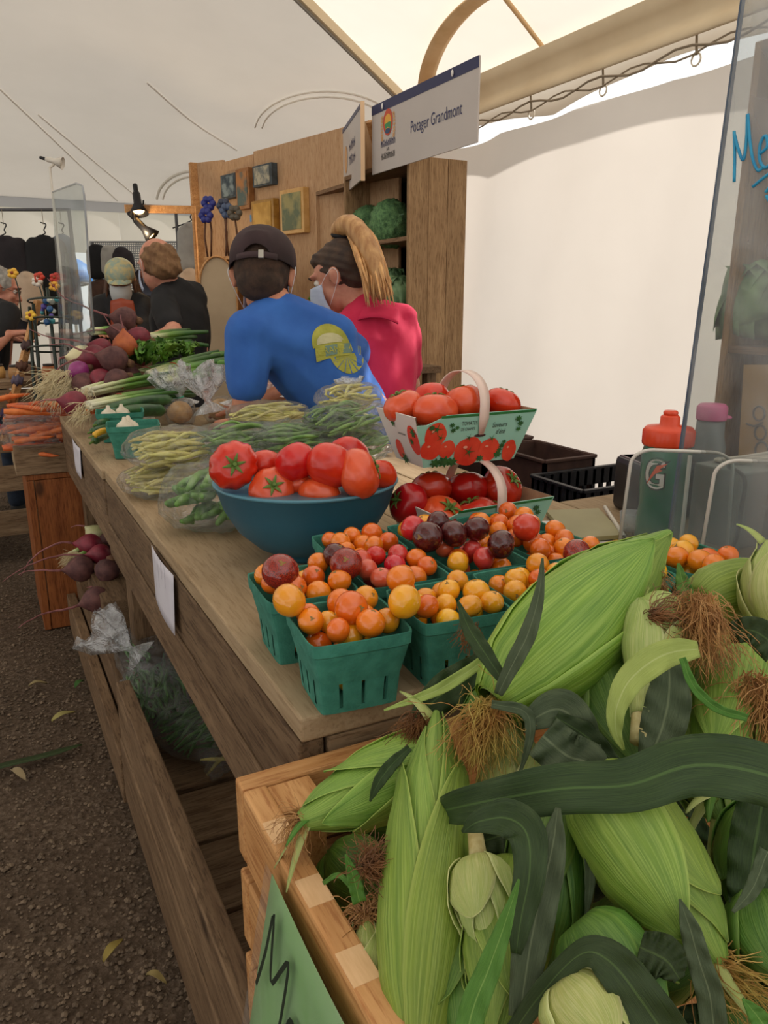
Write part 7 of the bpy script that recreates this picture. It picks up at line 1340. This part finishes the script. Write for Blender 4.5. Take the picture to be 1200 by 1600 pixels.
# ---------------- things at the right ----------------
nb = [AZ(*q, TZ + .004) for q in [(852, 803), (935, 800), (975, 842), (893, 848)]]
def flat(name, Q, th, mat, label, cat, z=None, kids_=None):
    Q = [Vector(q) for q in Q]; n = len(Q); V = Q + [q + Vector((0, 0, th)) for q in Q]; return mk(name, V, [tuple(range(n))[::-1], tuple(range(n, 2 * n))] + [(i, (i + 1) % n, n + (i + 1) % n, n + i) for i in range(n)], mat, None, bevel=.0006, label=label, cat=cat)
flat('paper_sheet', [AZ(*q, TZ + .001) for q in [(835, 815), (945, 812), (968, 862), (845, 868)]], .001, M('paper', '#cfc8c4', '#dcd6d2', .7, 5), 'white paper sheet lying under the olive notebook', 'paper')
flat('paper_sheet', [AZ(*q, TZ + .0025) for q in [(905, 858), (985, 838), (1000, 860), (925, 878)]], .001, M('ypaper', '#d8b45c', '#e4c878', .7, 12, (1, 6, 1), lo=.45, hi=.55), 'yellow and red striped paper beside the acrylic foot', 'paper')
flat('notebook', nb, .008, M('olive_card', '#8d8662', '#99926c', .6, 6), 'olive green notebook lying closed on the table', 'notebook')
a, b = AZ(945, 792, TZ + .015), AZ(975, 838, TZ + .012); pn = root('pen', a, 'white pen lying against the right edge of the notebook', 'pen'); mk('barrel', *tube([a, b], .004, 8), wl, pn, True); mk('tip', *tube([b, b + (b - a).normalized() * .012], [.003, .0008], 8), blkm, pn, True)
cp = AZ(985, 838, TZ); cu = root('small_jar', cp, 'small clear plastic cup behind the acrylic foot', 'cup'); v, f = lathe([(.016, .002), (.018, 0), (.022, .045), (.021, .045), (.017, .004)], 20, cx=cp.x, cy=cp.y, cz=cp.z); mk('cup', v, f, film('cup_film', .75, '#f0f0ee', .1, 4, .2), cu, True); mk('contents', *lathe([(.001, .002), (.0165, .002), (.019, .02), (.001, .021)], 16, cx=cp.x, cy=cp.y, cz=cp.z), M('cupin', '#b8aca0', rough=.6), cu, True)
# green sports bottle
bp = Vector((1.002, .905, TZ)); bt_ = root('sports_bottle', bp, 'green squeeze sports bottle with orange screw lid and white G emblem', 'bottle'); bg = M('bottle_green', '#0f5c40', '#177050', .3, 3, coat=.3)
R0 = .040; v, f = lathe([(.034, 0), (R0, .006), (R0, .05), (.037, .075), (.0375, .09), (R0, .115), (R0, .165), (.037, .178), (.034, .182)], 40, cx=bp.x, cy=bp.y, cz=bp.z); mk('body', v, f, bg, bt_, True)
om = M('lid_orange', '#d8401c', '#e24c26', .35, 5); lz = .182; ld = mk('lid', *lathe([(.040, lz - .004), (.041, lz), (.041, lz + .020), (.037, lz + .026), (.016, lz + .029), (.0155, lz + .043), (.012, lz + .046), (.001, lz + .046)], 72, lambda a, r, z: 1 + (.02 * math.cos(a * 24) if r > .038 else 0), bp.x, bp.y, bp.z), om, bt_, True); mk('spout', *lathe([(.011, lz + .045), (.012, lz + .050), (.010, lz + .053), (.001, lz + .053)], 20, cx=bp.x, cy=bp.y, cz=bp.z), om, ld, True)
vd = Vector((-bp.x, -bp.y, 0)).normalized(); va = math.atan2(vd.y, vd.x) - .42
def wrap(m, x0, y0, sx_, sy_, lvl, nm, mat):
    V = [Vector((bp.x + (R0 + .0005 * lvl) * math.cos(va + (v[0] * sx_ + x0) / R0), bp.y + (R0 + .0005 * lvl) * math.sin(va + (v[0] * sx_ + x0) / R0), bp.z + v[1] * sy_ + y0)) for v in m[0]]; return mk(nm, V, m[1], mat, bt_)
tg = text_mesh('G', 1.0); cx_ = (max(v.x for v in tg[0]) + min(v.x for v in tg[0])) / 2; cy_ = max(v.y for v in tg[0]) / 2; tg = ([Vector((v.x - cx_, v.y - cy_, 0)) for v in tg[0]], tg[1])
cu = bpy.data.curves.new('t', 'FONT'); cu.body = 'G'; cu.size = 1; cu.offset = .015; cu.resolution_u = 4; o = bpy.data.objects.new('t', cu); C.objects.link(o); dg = bpy.context.evaluated_depsgraph_get(); dg.update(); e = o.evaluated_get(dg).to_mesh(); tb2 = ([Vector((v.co.x - cx_, v.co.y - cy_, 0)) for v in e.vertices], [tuple(p.vertices) for p in e.polygons]); o.evaluated_get(dg).to_mesh_clear()
cu.offset = .045; dg.update(); e = o.evaluated_get(dg).to_mesh(); tb3 = ([Vector((v.co.x - cx_, v.co.y - cy_, 0)) for v in e.vertices], [tuple(p.vertices) for p in e.polygons]); o.evaluated_get(dg).to_mesh_clear(); bpy.data.objects.remove(o)
wrap(tb3, 0, .135, .052, .070, 1, 'emblem_outline', blkm); wrap(tb2, 0, .135, .050, .068, 2, 'emblem_letter', M('emb_white', '#cfc8c0', rough=.4))
bolt = ([(-.012, -.018, 0), (.002, .002, 0), (-.003, .003, 0), (.004, .016, 0), (.020, .021, 0), (.008, .010, 0), (.013, .009, 0)], [(0, 1, 2), (2, 1, 3), (1, 5, 3), (3, 5, 4), (1, 6, 5)]); wrap(([(v[0] * 1.25, v[1] * 1.25, 0) for v in bolt[0]], bolt[1]), 0, .133, 1, 1, 3, 'emblem_bolt', blkm); wrap(bolt, 0, .133, 1, 1, 4, 'emblem_bolt', M('bolt_or', '#e0561c', rough=.4))
# second bottle with pink cap
p2 = Vector((1.27, 1.045, TZ)); b2 = root('water_bottle', p2, 'grey bottle with pink cap behind the green sports bottle', 'bottle'); mk('body', *lathe([(.030, 0), (.033, .005), (.033, .13), (.028, .15), (.026, .185)], 28, cx=p2.x, cy=p2.y, cz=p2.z), M('bot_grey', '#6c7478', '#8a9090', .25, 4), b2, True); mk('cap', *lathe([(.028, .183), (.029, .186), (.029, .208), (.024, .214), (.001, .215)], 28, cx=p2.x, cy=p2.y, cz=p2.z), M('cap_pink', '#d86a9c', rough=.4), b2, True); mk('cap_tab', *ell(p2 + R_ * .032 + Vector((0, 0, .187)), (.010, .008, .004), 2), MC['cap_pink'], b2, True)
# acrylic screen standing in two feet
PX = .956; A0, A1 = Vector((PX, .845, TZ + .002)), Vector((PX, .812, 1.66))
sc_ = root('acrylic_screen', (PX, .6, TZ), 'tall clear acrylic screen with blue handwriting standing in two acrylic feet', 'screen')
V = [A0, A1, Vector((PX, -.2, 1.66)), Vector((PX, -.2, TZ + .002))]; V += [p + Vector((.005, 0, 0)) for p in V]; mk('pane', V, [(0, 1, 2, 3), (7, 6, 5, 4), (0, 4, 5, 1), (1, 5, 6, 2), (2, 6, 7, 3), (3, 7, 4, 0)], film('acrylic_haze', .86, '#e2e4e2', .08, 2, .05, .22), sc_); mk('edge', *obox(A0 + Vector((.0025, .001, 0)), A1 + Vector((.0025, .001, 0)), .0055, .004), M('edge_blue', '#3c4a5c', '#55657a', .2, 3), sc_)
def foot(yc, x0, x1, h, nm='foot', tilt=.0):
    r = .025; P = [Vector((x0, 0, 0))] + [Vector((x0 + .006 + r - r * math.cos(a), 0, h - r + r * math.sin(a))) for a in [PI / 2 * i / 8 for i in range(9)]] + [Vector((x1 - .006 - r + r * math.sin(a), 0, h - r + r * math.cos(a))) for a in [PI / 2 * i / 8 for i in range(9)]] + [Vector((x1, 0, 0))]
    P = [p + Vector((0, yc - (p.x - x0) * tilt, TZ)) for p in P]; n = len(P); V = P + [p + Vector((0, .010, 0)) for p in P]; f_ = mk(nm, V, [tuple(range(n)), tuple(range(n, 2 * n))[::-1]] + [(i, (i + 1) % n, n + (i + 1) % n, n + i) for i in range(n)], acr, sc_); mk('foot_edge', *tube([p + Vector((0, .005, 0)) for p in P], .0030, 6), edw, f_, True); return f_
foot(.865, .875, 1.0, .188, tilt=.85); foot(.742, .915, 1.05, .19, tilt=.85)
mk('slot_edge', *obox((PX - .003, .815, TZ + .0), (PX - .003, .815, TZ + .18), .005, .004), edw, sc_)
ink2 = M('blue_ink', '#1c8cc0', '#2ca0c8', .4, 40)
def on_panel(px, py): return AX(px, py, PX - .0012)
for s in [[(1147, 208), (1153, 232), (1161, 250), (1166, 222), (1168, 178), (1171, 215), (1176, 248), (1184, 266), (1192, 262)], [(1147, 205), (1148, 240), (1147, 284)], [(1188, 240), (1199, 228), (1196, 212), (1188, 225), (1187, 250), (1196, 262), (1210, 250)], [(1176, 292), (1190, 280), (1215, 262)], [(1196, 300), (1206, 290), (1214, 300), (1205, 315), (1197, 306)]]:
    P = [on_panel(*q) for q in (spline(s, 40) if len(s) > 3 else spline(s, 12))]; mk('handwriting', *tube([p for p in P], .0022, 5), ink2, sc_, True)
# dark till, cable, card reader, clips
def dev(nm, c, sx_, sy_, sz_, yaw, mat, label, cat, bv=.012):
    r = root(nm, c, label, cat); Mx = Matrix.Translation(c) @ Matrix.Rotation(yaw, 4, 'Z'); v, f = BX(-sx_ / 2, sx_ / 2, -sy_ / 2, sy_ / 2, 0, sz_); mk('housing', *xf((v, f), Mx), mat, r, bevel=bv); return r, Mx
dkp = M('dark_plastic', '#1c1a1e', '#2a272c', .4, 6); q = AZ(960, 800, TZ)
dv1, m1 = dev('card_printer', Vector((1.165, 1.07, TZ)), .13, .12, .11, -.3, dkp, 'dark receipt printer left of the green bottle, behind the acrylic foot', 'printer'); mk('lid_plate', *xf(BX(-.058, .058, -.052, .052, .1055, .110), m1), M('plum', '#4a3038', rough=.35), dv1, bevel=.002); mk('power_lamp', *xf(ell((-.02, -.02, .112), (.006, .004, .002)), m1), blkm, dv1, True)
dv2, m2 = dev('cash_till', Vector((1.165, .690, TZ)), .17, .17, .145, -.1, dkp, 'black till with a small white label at the right edge behind the screen', 'till', .02); mk('seam', *xf(BX(-.0865, -.0850, -.08, .08, .09, .093), m2), M('seamg', '#8a8a8c', rough=.4), dv2); mk('label_plate', *xf(BX(-.0868, -.0852, -.01, .05, .035, .05), m2), wl, dv2); mk('label_plate', *xf(BX(-.0868, -.0852, .0, .05, .055, .07), m2), blkm, dv2)
dv3, m3 = dev('grey_box', Vector((1.165, .875, TZ)), .14, .10, .135, -.05, M('greybox', '#8a8c88', '#9a9c98', .6, 5), 'plain grey box between the pink capped bottle and the black till', 'box', .004)
mk('power_cable', *tube(spline([(1.10, .86, TZ + .14), (1.085, .815, TZ + .13), (1.08, .81, TZ + .08), (1.07, .805, TZ + .03), (1.06, .815, TZ + .006), (1.04, .83, TZ + .006)], 24), .0035, 8), blkm, None, True, label='black power cable hanging down beside the green bottle', cat='cable')
for k in range(3):
    c = Vector((1.165 + .012 * k, .875 - .015 * k, TZ + .140)); v, f = tube(spline([c + Vector((-.035, .03, 0)), c + Vector((-.01, .0, .008)), c + Vector((.03, -.03, .018 - .006 * k))], 10), [.004] * 10, 6); o = root('utensil', c, 'pale plastic clip on the grey box, %s of the pile' % ['top', 'middle', 'bottom'][k], 'clip', 'pale clips on the grey box'); mk('arm', v, f, wl, o, True); mk('jaw', *ell(c + Vector((-.035, .03, .0)), (.009, .007, .005)), wl, o, True)
# black and brown crates behind the table
blc = M('crate_black', '#15161a', '#212226', .5, 10); brc = M('crate_brown', '#3a2620', '#4c342a', .8, 20)
def vent_crate(name, x0, x1, y0, y1, z0, z1, mat, label, slots=True):
    r = root(name, ((x0 + x1) / 2, (y0 + y1) / 2, z0), label, 'crate'); t = .012; h = z1 - z0
    def wall(a, b, fixed, ax):
        L = b - a; ms = []
        for zz0, zz1 in ((z0, z0 + h * .18), (z0 + h * .42, z0 + h * .52), (z0 + h * .76, z1)) if slots else ((z0, z1),): ms.append((a, b, zz0, zz1))
        if slots:
            n = max(4, int(L / .035))
            for i in range(n + 1): c = a + L * i / n; ms.append((max(a, c - .006), min(b, c + .006), z0 + h * .18, z1 - .001))
        return join(*[BX(p, q, fixed, fixed + t, zz0, zz1) if ax == 'x' else BX(fixed, fixed + t, p, q, zz0, zz1) for p, q, zz0, zz1 in ms])
    for nm, m in (('side', wall(x0, x1, y0, 'x')), ('side', wall(x0, x1, y1 - t, 'x')), ('side', wall(y0, y1, x0, 'y')), ('side', wall(y0, y1, x1 - t, 'y'))): mk(nm, *m, mat, r, kind='stuff' if slots else None)
    v, f = BX(x0, x1, y0, y1, z0, z0 + .008); mk('base', v, f, mat, r)
    P = [(x0, y0), (x1, y0), (x1, y1), (x0, y1), (x0, y0)]
    for p, q in zip(P, P[1:]): mk('rim', *obox((*p, z1), (*q, z1), .018, .010), mat, r, bevel=.002)
    return r
vent_crate('vented_crate', 1.55, 2.1, 1.70, 1.945, .48, .70, blc, 'black vented plastic crate, topmost behind the notebook'); vent_crate('vented_crate', 1.55, 2.1, 1.70, 1.945, .24, .474, blc, 'black vented plastic crate, second in the stack behind the notebook'); vent_crate('vented_crate', 1.55, 2.1, 1.70, 1.945, 0, .234, blc, 'black vented crate at the bottom of the stack behind the notebook')
vent_crate('brown_crate', 1.62, 1.84, 1.97, 2.30, .50, .735, brc, 'brown cardboard lined crate behind the upper black crate', False); vent_crate('brown_crate', 1.62, 1.84, 2.32, 2.66, .50, .745, brc, 'further brown crate partly hidden by the cartons', False); box('crate_stand', 1.60, 1.86, 1.96, 2.68, 0, .495, W_grey, None, .005, label='grey wooden stand under the brown crates', cat='stand')
# right hand crate shelf with cabbages and paper bag
shelf_unit('crate_shelf', 1.9, .62, 1.56, 1.90, .34, [1.125, .80, .4], 'grey brown crate shelf at the right edge seen through the acrylic screen', W_shelf, W_darkin)
cabbage(AX(1192, 478, 2.03), .12, 'pale green cabbage on the right hand shelf behind the screen')
pbm = M('kraft_paper', '#a88450', '#b8945e', .8, 6); pb_ = root('paper_bag', (2.0, 1.40, .80), 'brown kraft paper bag with dark loop drawings on the right hand shelf', 'bag'); a_, b_ = AX(1160, 592, 1.915).y, 1.22
v = [(1.915, a_, 1.075), (1.915, b_ - .1, 1.10), (2.05, b_ - .1, 1.10), (2.05, a_, 1.075), (1.915, a_ - .02, .802), (1.915, b_ - .1, .802), (2.05, b_ - .1, .802), (2.05, a_ - .02, .802)]; mk('bag_body', v, [(0, 1, 5, 4), (1, 2, 6, 5), (2, 3, 7, 6), (3, 0, 4, 7), (4, 5, 6, 7)], pbm, pb_, solid=.002)
for px, py, r in ((1186, 646, 9), (1188, 676, 9), (1190, 703, 10)): P = [AX(px + r * math.cos(a), py + r * 1.25 * math.sin(a), 1.9125) for a in [2 * PI * i / 16 for i in range(17)]]; mk('drawn_loop', *tube(P, .0032, 5), M('loopink', '#4c4c48', rough=.7), pb_, True)
mk('drawn_line', *tube([AX(*q, 1.9125) for q in [(1166, 662), (1178, 666), (1192, 660)]], .003, 5), MC['loopink'], pb_, True)
# dirt track leaf blade on the ground
gl_ = [AZ(*q, .014) for q in [(-30, 1205), (20, 1192), (70, 1180), (128, 1163)]]; V, F = [], []
S = spline(gl_, 20)
for i, p in enumerate(S):
    p = Vector(p); d = (gl_[3] - gl_[0]).normalized(); s = Vector((-d.y, d.x, 0)); w = .014 * min(1, (20 - i) / 5) ** .7; V += [p - s * w, p + Vector((0, 0, -.003)), p + s * w]
    if i:
        for b in (0, 1): q = 3 * i - 3 + b; F.append((q, q + 1, q + 4, q + 3))
mk('corn_leaf', V, F, L1, None, True, uv=[(i // 3 / 20, (i % 3) / 2) for i in range(60)], solid=.001, label='long dark green leaf blade lying on the dirt at the left', cat='leaf')
